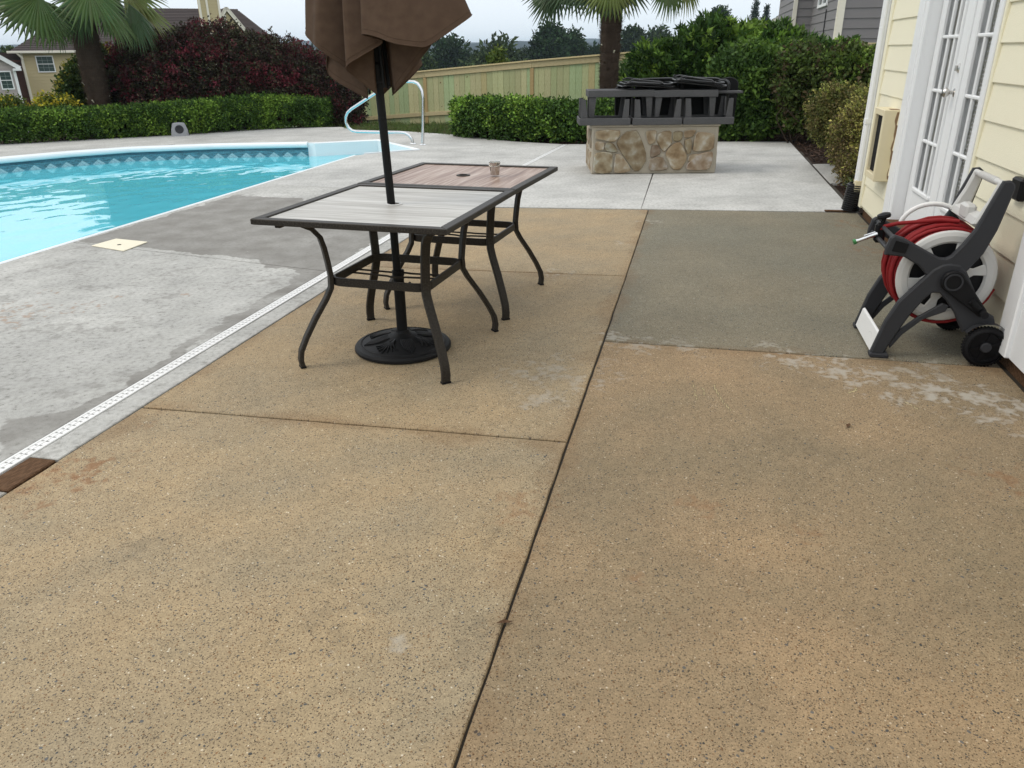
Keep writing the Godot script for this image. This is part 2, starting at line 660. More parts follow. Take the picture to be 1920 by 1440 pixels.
	m.albedo_texture = tex(ramp_img(n2, [[0.0, Color(0.33, 0.28, 0.21)], [0.5, Color(0.46, 0.41, 0.33)], [1.0, Color(0.60, 0.56, 0.47)]]))
	m.heightmap_enabled = true
	m.heightmap_texture = M.soil.heightmap_texture
	m.heightmap_scale = 0.6
	m = tri(mat("grey_rock", Color(1, 1, 1), 0.9), Vector3.ONE * 3.0)
	m.albedo_texture = tex(ramp_img(n2, [[0.0, Color(0.12, 0.125, 0.13)], [1.0, Color(0.42, 0.43, 0.45)]]))
	# leaves: tint by instance and vertex colour
	m = mat("leaf", Color(1, 1, 1), 0.5)
	m.vertex_color_use_as_albedo = true
	m.backlight_enabled = true
	m.backlight = lin(0.35, 0.35, 0.35)
	m.metallic_specular = 0.4
	m = mat("far_leaf", Color(1, 1, 1), 0.8)
	m.vertex_color_use_as_albedo = true
	m.backlight_enabled = true
	m.backlight = lin(0.25, 0.25, 0.25)
	m = tri(mat("bark", Color(1, 1, 1), 0.95), Vector3(3, 3, 3))
	m.albedo_texture = tex(ramp_img(sp, [[0.0, Color(0.025, 0.017, 0.012)], [1.0, Color(0.11, 0.08, 0.06)]]))
	m = tri(mat("palm_fibre", Color(1, 1, 1), 1.0), Vector3(4, 2, 4))
	m.albedo_texture = tex(ramp_img(streak, [[0.0, Color(0.022, 0.014, 0.010)], [0.5, Color(0.075, 0.052, 0.038)], [1.0, Color(0.17, 0.13, 0.10)]]))
	m.heightmap_enabled = true
	m.heightmap_texture = streak_t
	m.heightmap_scale = 2.0
	for s in ["bronze_paint", "black_metal", "cast_black", "charcoal_plastic", "black_plastic", "rubber", "grey_resin", "red_hose", "brown_canvas", "rotten_wood", "soil", "roof_shingle", "grey_siding", "bark"]:
		M[s].metallic_specular = 0.26
	for s in ["leaf", "far_leaf", "palm_fibre", "fence_board", "fence_rail", "flagstone", "mortar", "yellow_siding", "beige_siding"]:
		M[s].metallic_specular = 0.3
	# glass and water
	m = mat("pane", Color(0.75, 0.8, 0.8, 0.06), 0.03)
	m.transparency = BaseMaterial3D.TRANSPARENCY_ALPHA
	mat("dark_glass", Color(0.045, 0.07, 0.065), 0.08)
	m = mat("water", Color(0.15, 0.73, 0.87, 0.66), 0.03)
	m.transparency = BaseMaterial3D.TRANSPARENCY_ALPHA
	m = tri(mat("pool_liner", Color(1, 1, 1), 0.6), Vector3.ONE * 0.35, true)
	m.albedo_texture = tex(ramp_img(n1, [[0.0, Color(0.13, 0.62, 0.76)], [1.0, Color(0.20, 0.72, 0.85)]]))
	mat("pale_patch", Color(0.50, 0.86, 0.93), 0.5)  # pale colour of the slab added for the bright patch in the pool
	m = tri(mat("hill_woods", Color(1, 1, 1), 0.95), Vector3.ONE * 0.012, true)
	m.albedo_texture = tex(ramp_img(n2, [[0.0, Color(0.012, 0.025, 0.012)], [1.0, Color(0.06, 0.085, 0.04)]]))
	m = tri(mat("brick_brown", Color(1, 1, 1), 0.9), Vector3(0.8, 2.0, 0.8))
	m.albedo_texture = tex(ramp_img(n2, [[0.0, Color(0.07, 0.03, 0.025)], [1.0, Color(0.17, 0.085, 0.07)]]))
	mat("interior", Color(0.13, 0.13, 0.125), 0.9)
	mat("blind", Color(0.36, 0.36, 0.35), 0.7)
	mat("dark_gap", Color(0.02, 0.018, 0.016), 0.9)

# ---------------------------------------------------------------- ground
func fbm(x: float, z: float, s: float, off := 0.0) -> float:
	return nz.get_noise_2d(x * s + off, z * s - off * 0.7)

func tint(kind: int, x: float, z: float) -> Color:
	var a := fbm(x, z, 0.55, 3.0)
	var b := fbm(x, z, 1.7, 40.0)
	var c := fbm(x, z, 5.0, 90.0)
	var k := 1.0 + 0.10 * a + 0.10 * b + 0.12 * c
	match kind:
		0:  # tan, sandy slabs on the pool side
			return Color(0.835, 0.81, 0.76) * k * Color(1.0 + 0.06 * b, 1.0, 1.0 - 0.08 * b)
		1:  # browner slab by the house
			var o := clampf(0.5 + 0.9 * a + 0.5 * b, 0, 1)
			return Color(0.645, 0.62, 0.58).lerp(Color(0.745, 0.66, 0.58), o) * k
		2:  # olive grey slab further along
			var o := clampf(0.4 + 1.1 * a, 0, 1)
			return Color(0.47, 0.545, 0.615).lerp(Color(0.53, 0.575, 0.61), o) * (1.0 + 0.10 * b + 0.08 * c)
		3:
			return Color(0.81, 0.81, 0.80) * (1.0 + 0.16 * a + 0.16 * b + 0.14 * c)
		4:  # damp, darker grey
			return Color(0.52, 0.50, 0.46) * (1.0 + 0.25 * a + 0.2 * b + 0.1 * c)
	return Color(0.87, 0.87, 0.865) * (1.0 + 0.22 * a + 0.2 * b + 0.12 * c)

func slab(parent: Node3D, poly: PackedVector2Array, m: Material, kind: int, cell: float, region := Rect2(-2.4, -7.7, 4.0, 8.0), y := 0.0, called := "slab") -> MeshInstance3D:
	if Geometry2D.is_polygon_clockwise(poly):
		poly.reverse()
	var b := 0.0035
	if cell < 0.1:
		# the edges of cast slabs wander a little
		var worn := PackedVector2Array()
		for k in poly.size():
			var p := poly[k]
			var q := poly[(k + 1) % poly.size()]
			var n := maxi(1, int(p.distance_to(q) / 0.09))
			for s in n:
				var r := p.lerp(q, float(s) / n)
				worn.append(r + Vector2(fbm(r.x, r.y, 9.0, 70.0), fbm(r.x, r.y, 9.0, 80.0)) * 0.0035 if s > 0 else r)
		poly = worn
	var inn := MB.inset(poly, b)
	var mb := MB.new()
	mb.colored = true
	var box := Rect2(inn[0], Vector2.ZERO)
	for p in inn:
		box = box.expand(p)
	var add := func(pts: PackedVector2Array) -> void:
		var t := Geometry2D.triangulate_polygon(pts)
		var at := mb.v.size()
		for p in pts:
			mb.c = tint(kind, p.x, p.y)
			mb.vert(Vector3(p.x, y, p.y), Vector3.UP, p / 2.2)
		for k in range(0, t.size(), 3):
			var p0 := pts[t[k]]
			var p1 := pts[t[k + 1]]
			var p2 := pts[t[k + 2]]
			# clockwise from above (x right, z towards the viewer)
			if (p1 - p0).cross(p2 - p0) > 0:
				mb.idx.append_array([at + t[k], at + t[k + 1], at + t[k + 2]])
			else:
				mb.idx.append_array([at + t[k], at + t[k + 2], at + t[k + 1]])
	var nx := int(ceil(box.size.x / cell))
	var nzz := int(ceil(box.size.y / cell))
	for i in nx:
		for j in nzz:
			var o := box.position + Vector2(i, j) * cell
			var q := PackedVector2Array([o, o + Vector2(cell, 0), o + Vector2(cell, cell), o + Vector2(0, cell)])
			var whole := true
			for p in q:
				if not Geometry2D.is_point_in_polygon(p, inn):
					whole = false
			if whole:
				add.call(q)
			else:
				for piece in Geometry2D.intersect_polygons(q, inn):
					if piece.size() > 2:
						add.call(piece)
	mb.c = tint(kind, poly[0].x, poly[0].y)
	for k in poly.size():
		var k2 := (k + 1) % poly.size()
		var a := poly[k]
		var d := poly[k2]
		var steps := maxi(1, int(a.distance_to(d) / 0.15))
		for s in steps:
			var p := a.lerp(d, float(s) / steps)
			var q := a.lerp(d, float(s + 1) / steps)
			var p2 := inn[k].lerp(inn[k2], float(s) / steps)
			var q2 := inn[k].lerp(inn[k2], float(s + 1) / steps)
			mb.c = tint(kind, p.x, p.y) * 0.96
			var at := mb.v.size()
			mb.face([Vector3(p2.x, y, p2.y), Vector3(q2.x, y, q2.y), Vector3(q.x, y - b, q.y), Vector3(p.x, y - b, p.y)], Vector3(p.x, y - 5.0, p.y))
			mb.face([Vector3(p.x, y - b, p.y), Vector3(q.x, y - b, q.y), Vector3(q.x, y - 0.11, q.y), Vector3(p.x, y - 0.11, p.y)], Vector3(p2.x, y, p2.y) + Vector3(p2.x - p.x, 0, p2.y - p.y) * 50.0)
			for w in range(at, mb.v.size()):
				mb.uv[w] = Vector2(mb.v[w].x, mb.v[w].z) / 2.2
	for p in mb.v:
		mb.uv2.append((Vector2(p.x, p.z) - region.position) / region.size)
	return part(called, mb, m, parent)

func P(list: Array) -> PackedVector2Array:
	var o := PackedVector2Array()
	for p in list:
		o.append(Vector2(p[0], p[1]) if p is Array else Vector2(p.x, p.z))
	return o

# marks on the brown slabs: lime bloom, rust, spots (colour, share), where the photograph shows them
func patio_marks(region: Rect2, w: int, h: int) -> Image:
	var lime := []
	for q in [[1060, 705, 0.20, 0.5], [1025, 700, 0.16, 0.55], [1015, 745, 0.10, 0.5], [1160, 632, 0.10, 0.7], [1200, 645, 0.12, 0.55], [1290, 650, 0.10, 0.5], [1430, 650, 0.07, 0.6], [1480, 672, 0.12, 0.75], [1550, 685, 0.13, 0.8], [1610, 705, 0.14, 0.85], [1690, 725, 0.16, 0.8], [1760, 735, 0.15, 0.95], [1810, 745, 0.14, 0.95], [1840, 775, 0.10, 0.85], [1880, 765, 0.14, 0.9], [1740, 700, 0.14, 0.5], [1900, 790, 0.10, 0.7], [745, 1203, 0.03, 0.6], [620, 1235, 0.025, 0.5], [1165, 455, 0.06, 0.5], [1215, 415, 0.10, 0.5], [1040, 512, 0.10, 0.5], [1690, 690, 0.1, 0.6]]:
		var p := gnd(q[0], q[1])
		lime.append([p.x, p.z, q[2], q[3]])
	var rust := []
	for q in [[150, 885, 0.14, 0.75], [60, 920, 0.12, 0.6], [230, 800, 0.10, 0.3], [1880, 895, 0.10, 0.55], [1300, 945, 0.07, 0.4], [1590, 790, 0.03, 0.5], [1500, 1000, 0.05, 0.35], [1190, 1080, 0.03, 0.4], [1284, 1170, 0.03, 0.35], [980, 960, 0.12, 0.4], [1640, 470, 0.2, 0.4], [1600, 420, 0.15, 0.5], [1130, 620, 0.05, 0.5]]:
		var p := gnd(q[0], q[1])
		rust.append([p.x, p.z, q[2], q[3]])
	var grime := []
	for q in [[960, 1010, 0.10, 0.35], [930, 1200, 0.08, 0.35], [900, 1240, 0.07, 0.3], [580, 1170, 0.10, 0.25], [260, 1020, 0.06, 0.35], [1500, 850, 0.12, 0.2], [1650, 480, 0.3, 0.25]]:
		var p := gnd(q[0], q[1])
		grime.append([p.x, p.z, q[2], q[3]])
	var out := PackedByteArray()
	out.resize(w * h * 4)
	out.fill(0)
	var sets := [[lime, Color(0.40, 0.375, 0.33), 0.42], [rust, Color(0.20, 0.085, 0.032), 0.5], [grime, Color(0.11, 0.09, 0.065), 0.45]]
	for s in sets:
		var cc: Color = s[1].linear_to_srgb()
		for q in s[0]:
			var r: float = q[2] * 2.2
			var x0 := int((q[0] - r - region.position.x) / region.size.x * w)
			var x1 := int((q[0] + r - region.position.x) / region.size.x * w)
			var y0 := int((q[1] - r - region.position.y) / region.size.y * h)
			var y1 := int((q[1] + r - region.position.y) / region.size.y * h)
			for py in range(maxi(y0, 0), mini(y1, h)):
				for px in range(maxi(x0, 0), mini(x1, w)):
					var x := region.position.x + (px + 0.5) / w * region.size.x
					var z := region.position.y + (py + 0.5) / h * region.size.y
					var d = Vector2(x - q[0], z - q[1]).length() / q[2]
					var k = 0.95 - d * 0.60 + 1.3 * fbm(x, z, 7.0, 7.0) + 1.2 * fbm(x, z, 22.0, 55.0)
					var al = clampf((k - s[2]) * 1.15, 0, 1) * q[3] * clampf(2.2 - d, 0, 1)
					var at := (py * w + px) * 4
					if al * 215.0 > out[at + 3]:
						out[at] = cc.r8
						out[at + 1] = cc.g8
						out[at + 2] = cc.b8
						out[at + 3] = int(al * 215.0)
	# rust and dirt creeping out of the joints
	for line in [[0, -0.40, 0.05], [1, -2.60, 0.05], [1, -3.79, 0.06], [1, -5.04, 0.05], [0, -2.24, 0.05]]:
		var c0: float = (line[1] - (region.position.x if line[0] == 0 else region.position.y)) / (region.size.x if line[0] == 0 else region.size.y)
		var half: float = 0.22 / (region.size.x if line[0] == 0 else region.size.y)
		for py in (range(h) if line[0] == 0 else range(maxi(0, int((c0 - half) * h)), mini(h, int((c0 + half) * h)))):
			for px in (range(w) if line[0] == 1 else range(maxi(0, int((c0 - half) * w)), mini(w, int((c0 + half) * w)))):
				var x = region.position.x + (px + 0.5) / w * region.size.x
				var z = region.position.y + (py + 0.5) / h * region.size.y
				var d := absf((x if line[0] == 0 else z) - line[1])
				if d > 0.22 or (line[0] == 1 and line[1] > -3.0 and x > -0.4) or (line[0] == 1 and line[1] == -3.79 and x < -0.4) or (line[0] == 1 and line[1] < -5.0 and x > -0.4):
					continue
				var k = 0.8 - d / (line[2] * 1.7) + 1.3 * fbm(x, z, 2.2, 20.0) + 0.4 * fbm(x, z, 18.0, 5.0)
				var al := clampf(k, 0, 1) * 0.34
				var at = (py * w + px) * 4
				if al * 255.0 > out[at + 3]:
					var cc := Color(0.17, 0.095, 0.042).linear_to_srgb()
					out[at] = cc.r8
					out[at + 1] = cc.g8
					out[at + 2] = cc.b8
					out[at + 3] = int(al * 255.0)
	# scratches of old yellow paint
	var sc := Color(0.52, 0.44, 0.24).linear_to_srgb()
	for q in [[1338, 722, 1346, 738], [1344, 735, 1358, 757], [1358, 755, 1369, 769], [1300, 718, 1306, 748], [1318, 728, 1322, 742], [1590, 738, 1612, 725], [1700, 755, 1722, 768], [1600, 735, 1606, 731], [862, 842, 864, 852]]:
		var a := gnd(q[0], q[1])
		var b := gnd(q[2], q[3])
		for s in 60:
			var p := a.lerp(b, s / 59.0)
			if fbm(p.x, p.z, 30.0, 12.0) < -0.12:
				continue
			var px := int((p.x - region.position.x) / region.size.x * w)
			var py := int((p.z - region.position.y) / region.size.y * h)
			if px > 0 and py > 0 and px < w and py < h:
				var at := (py * w + px) * 4
				out[at] = sc.r8
				out[at + 1] = sc.g8
				out[at + 2] = sc.b8
				out[at + 3] = 190
	return Image.create_from_data(w, h, false, Image.FORMAT_RGBA8, out)

# the damp, the scuffs and the flaking on the grey pool deck
func deck_marks(region: Rect2, w: int, h: int) -> Image:
	var damp := P([gnd(150, 452), gnd(200, 437), gnd(440, 366), gnd(560, 372), gnd(640, 400), gnd(740, 432), gnd(660, 480), gnd(560, 548), gnd(555, 515), gnd(470, 487), gnd(300, 468)])
	var strip := P([gnd(0, 875), gnd(600, 516), gnd(590, 500), gnd(450, 585), gnd(300, 680), gnd(150, 765), gnd(0, 790)])
	var rust := []
	for q in [[30, 580, 0.12], [90, 548, 0.05], [60, 590, 0.10], [150, 575, 0.10], [215, 557, 0.03], [352, 553, 0.04], [10, 600, 0.15]]:
		var p := gnd(q[0], q[1])
		rust.append([p.x, p.z, q[2]])
	var out := PackedByteArray()
	out.resize(w * h * 4)
	out.fill(0)
	for py in h:
		for px in w:
			var x := region.position.x + (px + 0.5) / w * region.size.x
			var z := region.position.y + (py + 0.5) / h * region.size.y
			var at := (py * w + px) * 4
			var wob := Vector2(x + 0.09 * fbm(x, z, 2.5, 1.0), z + 0.09 * fbm(x, z, 2.5, 33.0))
			var al := 0.0
			var c := Color(0.165, 0.157, 0.142)
			if Geometry2D.is_point_in_polygon(wob, damp):
				al = 0.72 + 0.25 * fbm(x, z, 3.0, 9.0)
			elif Geometry2D.is_point_in_polygon(wob, strip):
				al = 0.55 + 0.5 * fbm(x, z, 2.0, 14.0)
			else:
				al = clampf(1.3 * fbm(x, z, 1.6, 61.0) + 1.2 * fbm(x, z, 8.0, 66.0) + 0.6 * fbm(x, z, 25.0, 66.0) - 0.5, 0, 0.38)
			for q in rust:
				var d = Vector2(x - q[0], z - q[1]).length() / q[2]
				if d < 1.6 and fbm(x, z, 13.0, 3.0) + 0.5 * fbm(x * 3.0, z, 22.0, 8.0) > 0.12 + 0.2 * d:
					c = Color(0.30, 0.19, 0.12)
					al = 0.55
			c = c.linear_to_srgb()
			out[at] = c.r8
			out[at + 1] = c.g8
			out[at + 2] = c.b8
			out[at + 3] = int(clampf(al, 0, 1) * 255.0)
	return Image.create_from_data(w, h, false, Image.FORMAT_RGBA8, out)

const POOL_NEAR := -4.93
const WATER := -0.205
var STEP := [Vector2(-6.42, -12.42), Vector2(-5.40, -13.08), Vector2(-4.18, -11.78), Vector2(-4.86, -11.15)]
var FAR_EDGE := [Vector2(-6.42, -12.42), Vector2(-7.91, -11.97), Vector2(-9.04, -11.35), Vector2(-9.62, -10.70), Vector2(-10.15, -9.80), Vector2(-10.75, -8.4), Vector2(-11.0, -6.8), Vector2(-11.0, -1.0)]

func make_ground() -> void:
	var region := Rect2(-2.4, -7.7, 4.0, 8.4)
	M.worn_concrete.detail_albedo = tex(patio_marks(region, 512, 1075))
	var region2 := Rect2(-5.0, -9.0, 2.8, 9.6)
	M.grey_concrete.detail_albedo = tex(deck_marks(region2, 256, 880))
	var g := 0.0014
	var j := 0.0065
	var pat := setting("patio")
	slab(pat, P([[-2.25, 0.7], [-0.40 - g, 0.7], [-0.40 - g, -2.635 + j], [-2.25, -2.575 + j]]), M.worn_concrete, 0, 0.07, region)
	slab(pat, P([[-2.25, -2.575 - j], [-0.40 - g, -2.635 - j], [-0.395 - g, -5.08 + j], [-2.25, -4.99 + j]]), M.worn_concrete, 0, 0.07, region)
	slab(pat, P([[-2.25, -4.99 - j], [-0.395 - g, -5.08 - j], [-0.40 - g, -7.47 + j], [-2.25, -7.28 + j]]), M.worn_concrete, 0, 0.08, region)
	slab(pat, P([[-0.40 + g, 0.7], [1.49, 0.7], [1.49, -3.80 + j], [-0.39 + g, -3.79 + j]]), M.worn_concrete, 1, 0.07, region)
	slab(pat, P([[-0.39 + g, -3.79 - j], [1.49, -3.80 - j], [1.49, -7.64 + j], [-0.395 + g, -7.48 + j]]), M.worn_concrete, 2, 0.07, region)
	var gr := Rect2(-5.0, -9.0, 2.8, 9.6)
	# grey walk beyond
	slab(pat, P([[-2.338, -7.31 - j], [-0.47 - g, -7.49 - j], [-0.50 - g, -9.75], [-0.50 - g, -11.12 + j], [-2.147, -10.95 + j]]), M.far_concrete, 5, 0.14, gr)
	slab(pat, P([[-0.47 + g, -7.49 - j], [1.36, -7.66 - j], [1.47, -7.86], [1.47, -11.28 + j], [-0.50 + g, -11.12 + j]]), M.far_concrete, 5, 0.14, gr)
	slab(pat, P([[-2.147, -10.95 - j], [-0.50 - g, -11.12 - j], [1.47, -11.28 - j], [1.47, -13.7], [0.37, -13.55], [-1.0, -12.98], [-2.035, -12.86]]), M.far_concrete, 5, 0.14, gr)
	slab(pat, P([[1.50, -9.4], [2.9, -9.3], [2.9, -11.3], [1.50, -10.98]]), M.far_concrete, 5, 0.2, gr)
	# strip between the drain and the brown slabs
	slab(pat, P([[-2.385, 0.7], [-2.26, 0.7], [-2.26, -1.86], [-2.385, -1.86]]), M.grey_concrete, 4, 0.06, region2)
	slab(pat, P([[-2.385, -2.10], [-2.26, -2.10], [-2.26, -7.27], [-2.37, -7.25]]), M.grey_concrete, 3, 0.06, region2)
	var deck := setting("pool_deck")
	slab(deck, P([[POOL_NEAR, 0.7], [-2.455, 0.7], [-2.46, -4.82 + j], [POOL_NEAR, -5.27 + j]]), M.grey_concrete, 3, 0.09, region2)
	slab(deck, P([[POOL_NEAR, -5.27 - j], [-2.46, -4.82 - j], [-2.455, -6.4], [-2.37, -8.0 + j], [POOL_NEAR, -8.30 + j]]), M.grey_concrete, 3, 0.09, region2)
	slab(deck, P([[POOL_NEAR, -8.30 - j], [-2.37, -8.0 - j], [-2.22, -10.9], [-2.18, -11.55 + j], [-3.96, -11.70 + j], [-4.18, -11.76], [-4.86, -11.12], [POOL_NEAR, -11.0]]), M.far_concrete, 5, 0.14, region2)
	slab(deck, P([[-2.18, -11.55 - j], [-2.12, -12.84], [-3.04, -13.16], [-4.25, -14.1], [-5.5, -14.67], [-6.0, -14.72], [-5.42, -13.12], [-4.18, -11.80], [-3.96, -11.70 - j]]), M.far_concrete, 5, 0.14, region2)
	slab(deck, P([[-6.0 - g, -14.72], [-6.64, -14.85], [-7.16, -15.4], [-8.56, -14.95], [-9.38, -14.3], [-8.70 + g, -12.0], [-8.36, -11.8], [-7.91, -12.0], [-6.42, -12.45], [-5.42 - g, -13.12]]), M.far_concrete, 5, 0.14, region2)
	slab(deck, P([[-8.70 - g, -12.0], [-9.38 - g, -14.3], [-9.66, -13.50], [-10.93, -12.44], [-11.9, -11.55], [-12.4, -10.9], [-11.5, -10.3], [-10.15, -9.84], [-9.62, -10.72], [-9.04, -11.37]]), M.far_concrete, 5, 0.14, region2)
	slab(deck, P([[-10.17, -9.82], [-11.52, -10.29], [-12.42, -10.87], [-14.0, -9.0], [-14.0, -1.0], [-11.02, -1.0], [-11.02, -6.8], [-10.77, -8.4]]), M.far_concrete, 5, 0.3, region2)
	# dirt under the joints
	var dirt := setting("joint_bed")
	var mb := MB.new()
	mb.face([Vector3(-2.5, -0.012, 0.7), Vector3(1.52, -0.012, 0.7), Vector3(1.52, -0.012, -13.2), Vector3(-2.5, -0.012, -12.5)], Vector3(0, -9, 0))
	mb.face([Vector3(-4.9, -0.0125, 0.7), Vector3(-2.4, -0.0125, 0.7), Vector3(-2.4, -0.0125, -12.0), Vector3(-4.1, -0.0125, -11.6), Vector3(-4.9, -0.0125, -10.9)], Vector3(-3, -9, 0))
	mb.face([Vector3(-5.6, -0.013, -13.4), Vector3(-4.2, -0.013, -12.0), Vector3(-3.4, -0.013, -12.4), Vector3(-5.8, -0.013, -14.3)], Vector3(-3, -9, -12))
	mb.face([Vector3(-8.4, -0.013, -12.1), Vector3(-9.0, -0.013, -11.7), Vector3(-9.7, -0.013, -13.3), Vector3(-9.1, -0.013, -14.2)], Vector3(-9, -9, -12))
	part("dirt", mb, M.joint_dirt, dirt)
	make_terrain()

func land(x: float, z: float) -> float:
	var h := -0.045
	h -= 0.062 * maxf(0, -z - 14.9)
	h -= 0.05 * maxf(0, -x - 10.5)
	h += 0.05 * fbm(x, z, 0.25, 2.0) * clampf((Vector2(x, z).length() - 16.0) / 8.0, 0, 1)
	if x > 1.0:
		h += 0.062 * maxf(0, -z - 14.9) * clampf((x - 1.0) / 3.0, 0, 1) * 0.6
	return maxf(h, -6.5)

func make_terrain() -> void:
	var hole := P([[-14.0, 0.6], [1.45, 0.6], [1.45, -13.6], [0.37, -13.45], [-1.0, -12.9], [-2.1, -12.76], [-3.0, -13.06], [-4.2, -14.0], [-5.5, -14.57], [-6.6, -14.75], [-7.14, -15.3], [-8.5, -14.85], [-9.3, -14.2], [-9.6, -13.40], [-10.88, -12.36], [-11.85, -11.47], [-12.35, -10.8], [-14.0, -8.9]])
	if Geometry2D.is_polygon_clockwise(hole):
		hole.reverse()
	var xs := [-2800.0, -1500.0, -700.0, -350.0, -180.0, -110.0, -80.0, -60.0, -48.0, -40.0, -34.0, -28.0, -24.0]
	var zs := [-2800.0, -1500.0, -700.0, -350.0, -200.0, -130.0, -95.0, -75.0, -60.0, -50.0, -42.0, -36.0, -30.0, -26.0, -23.0]
	for k in 33:
		xs.append(-21.0 + k)
	for k in 26:
		zs.append(-21.0 + k)
	xs += [16.0, 24.0, 40.0, 80.0, 200.0, 600.0, 3000.0]
	zs += [10.0, 25.0, 80.0, 400.0, 3000.0]
	var mb := MB.new()
	for i in xs.size() - 1:
		for j in zs.size() - 1:
			var q := PackedVector2Array([Vector2(xs[i], zs[j]), Vector2(xs[i + 1], zs[j]), Vector2(xs[i + 1], zs[j + 1]), Vector2(xs[i], zs[j + 1])])
			var pieces := [q]
			if xs[i + 1] > -15 and xs[i] < 2 and zs[j + 1] > -16 and zs[j] < 1:
				pieces = Geometry2D.clip_polygons(q, hole)
			for pc in pieces:
				var t := Geometry2D.triangulate_polygon(pc)
				for k in range(0, t.size(), 3):
					var pts := []
					for w in 3:
						var p: Vector2 = pc[t[k + w]]
						pts.append(Vector3(p.x, land(p.x, p.y), p.y))
					mb.face(pts, pts[0] - Vector3.UP * 50)
	var o := part("ground", mb, M.grass_ground, self)
	o.set_meta("kind", "structure")
	# planting beds
	for bed in [["planting_bed", P([[1.50, -7.75], [2.9, -7.75], [2.9, -9.3], [1.50, -9.38]]), 0.02], ["planting_bed", P([[1.50, -11.0], [2.9, -11.33], [4.5, -15.2], [-2.3, -14.3], [-4.2, -14.3], [-4.1, -13.95], [-3.0, -13.13], [-2.1, -12.85], [-1.0, -12.98], [0.37, -13.55], [1.47, -13.7]]), 0.03], ["planting_bed", P([[-6.9, -15.4], [-8.5, -14.97], [-9.36, -14.32], [-9.64, -13.52], [-10.91, -12.46], [-11.88, -11.57], [-14.0, -13.0], [-12.0, -16.0], [-8.0, -17.0]]), 0.03]]:
		var sh := MB.new()
		var pc: PackedVector2Array = bed[1]
		var r := Rect2(pc[0], Vector2.ZERO)
		for p in pc:
			r = r.expand(p)
		var c := 0.3
		for i in int(ceil(r.size.x / c)):
			for j in int(ceil(r.size.y / c)):
				var q := r.position + Vector2(i, j) * c
				for piece in Geometry2D.intersect_polygons(PackedVector2Array([q, q + Vector2(c, 0), q + Vector2(c, c), q + Vector2(0, c)]), pc):
					var t := Geometry2D.triangulate_polygon(piece)
					for k in range(0, t.size(), 3):
						var pts := []
						for w in 3:
							var p: Vector2 = piece[t[k + w]]
							pts.append(Vector3(p.x, land(p.x, p.y) + bed[2] + 0.025 * fbm(p.x, p.y, 2.5, 4.0), p.y))
						sh.face(pts, pts[0] - Vector3.UP * 50)
		var b := part(bed[0], sh, M.soil, self)
		b.set_meta("kind", "structure")

# ---------------------------------------------------------------- pool
func wall_strip(mb: MB, line: Array, y0: float, y1: float, face_to: Vector2) -> void:
	for k in line.size() - 1:
		var a: Vector2 = line[k]
		var b: Vector2 = line[k + 1]
		var pts := [Vector3(a.x, y0, a.y), Vector3(b.x, y0, b.y), Vector3(b.x, y1, b.y), Vector3(a.x, y1, a.y)]
		var mid := (a + b) / 2.0
		mb.face(pts, Vector3(mid.x, y0, mid.y) * 2.0 - Vector3(face_to.x, y0, face_to.y))

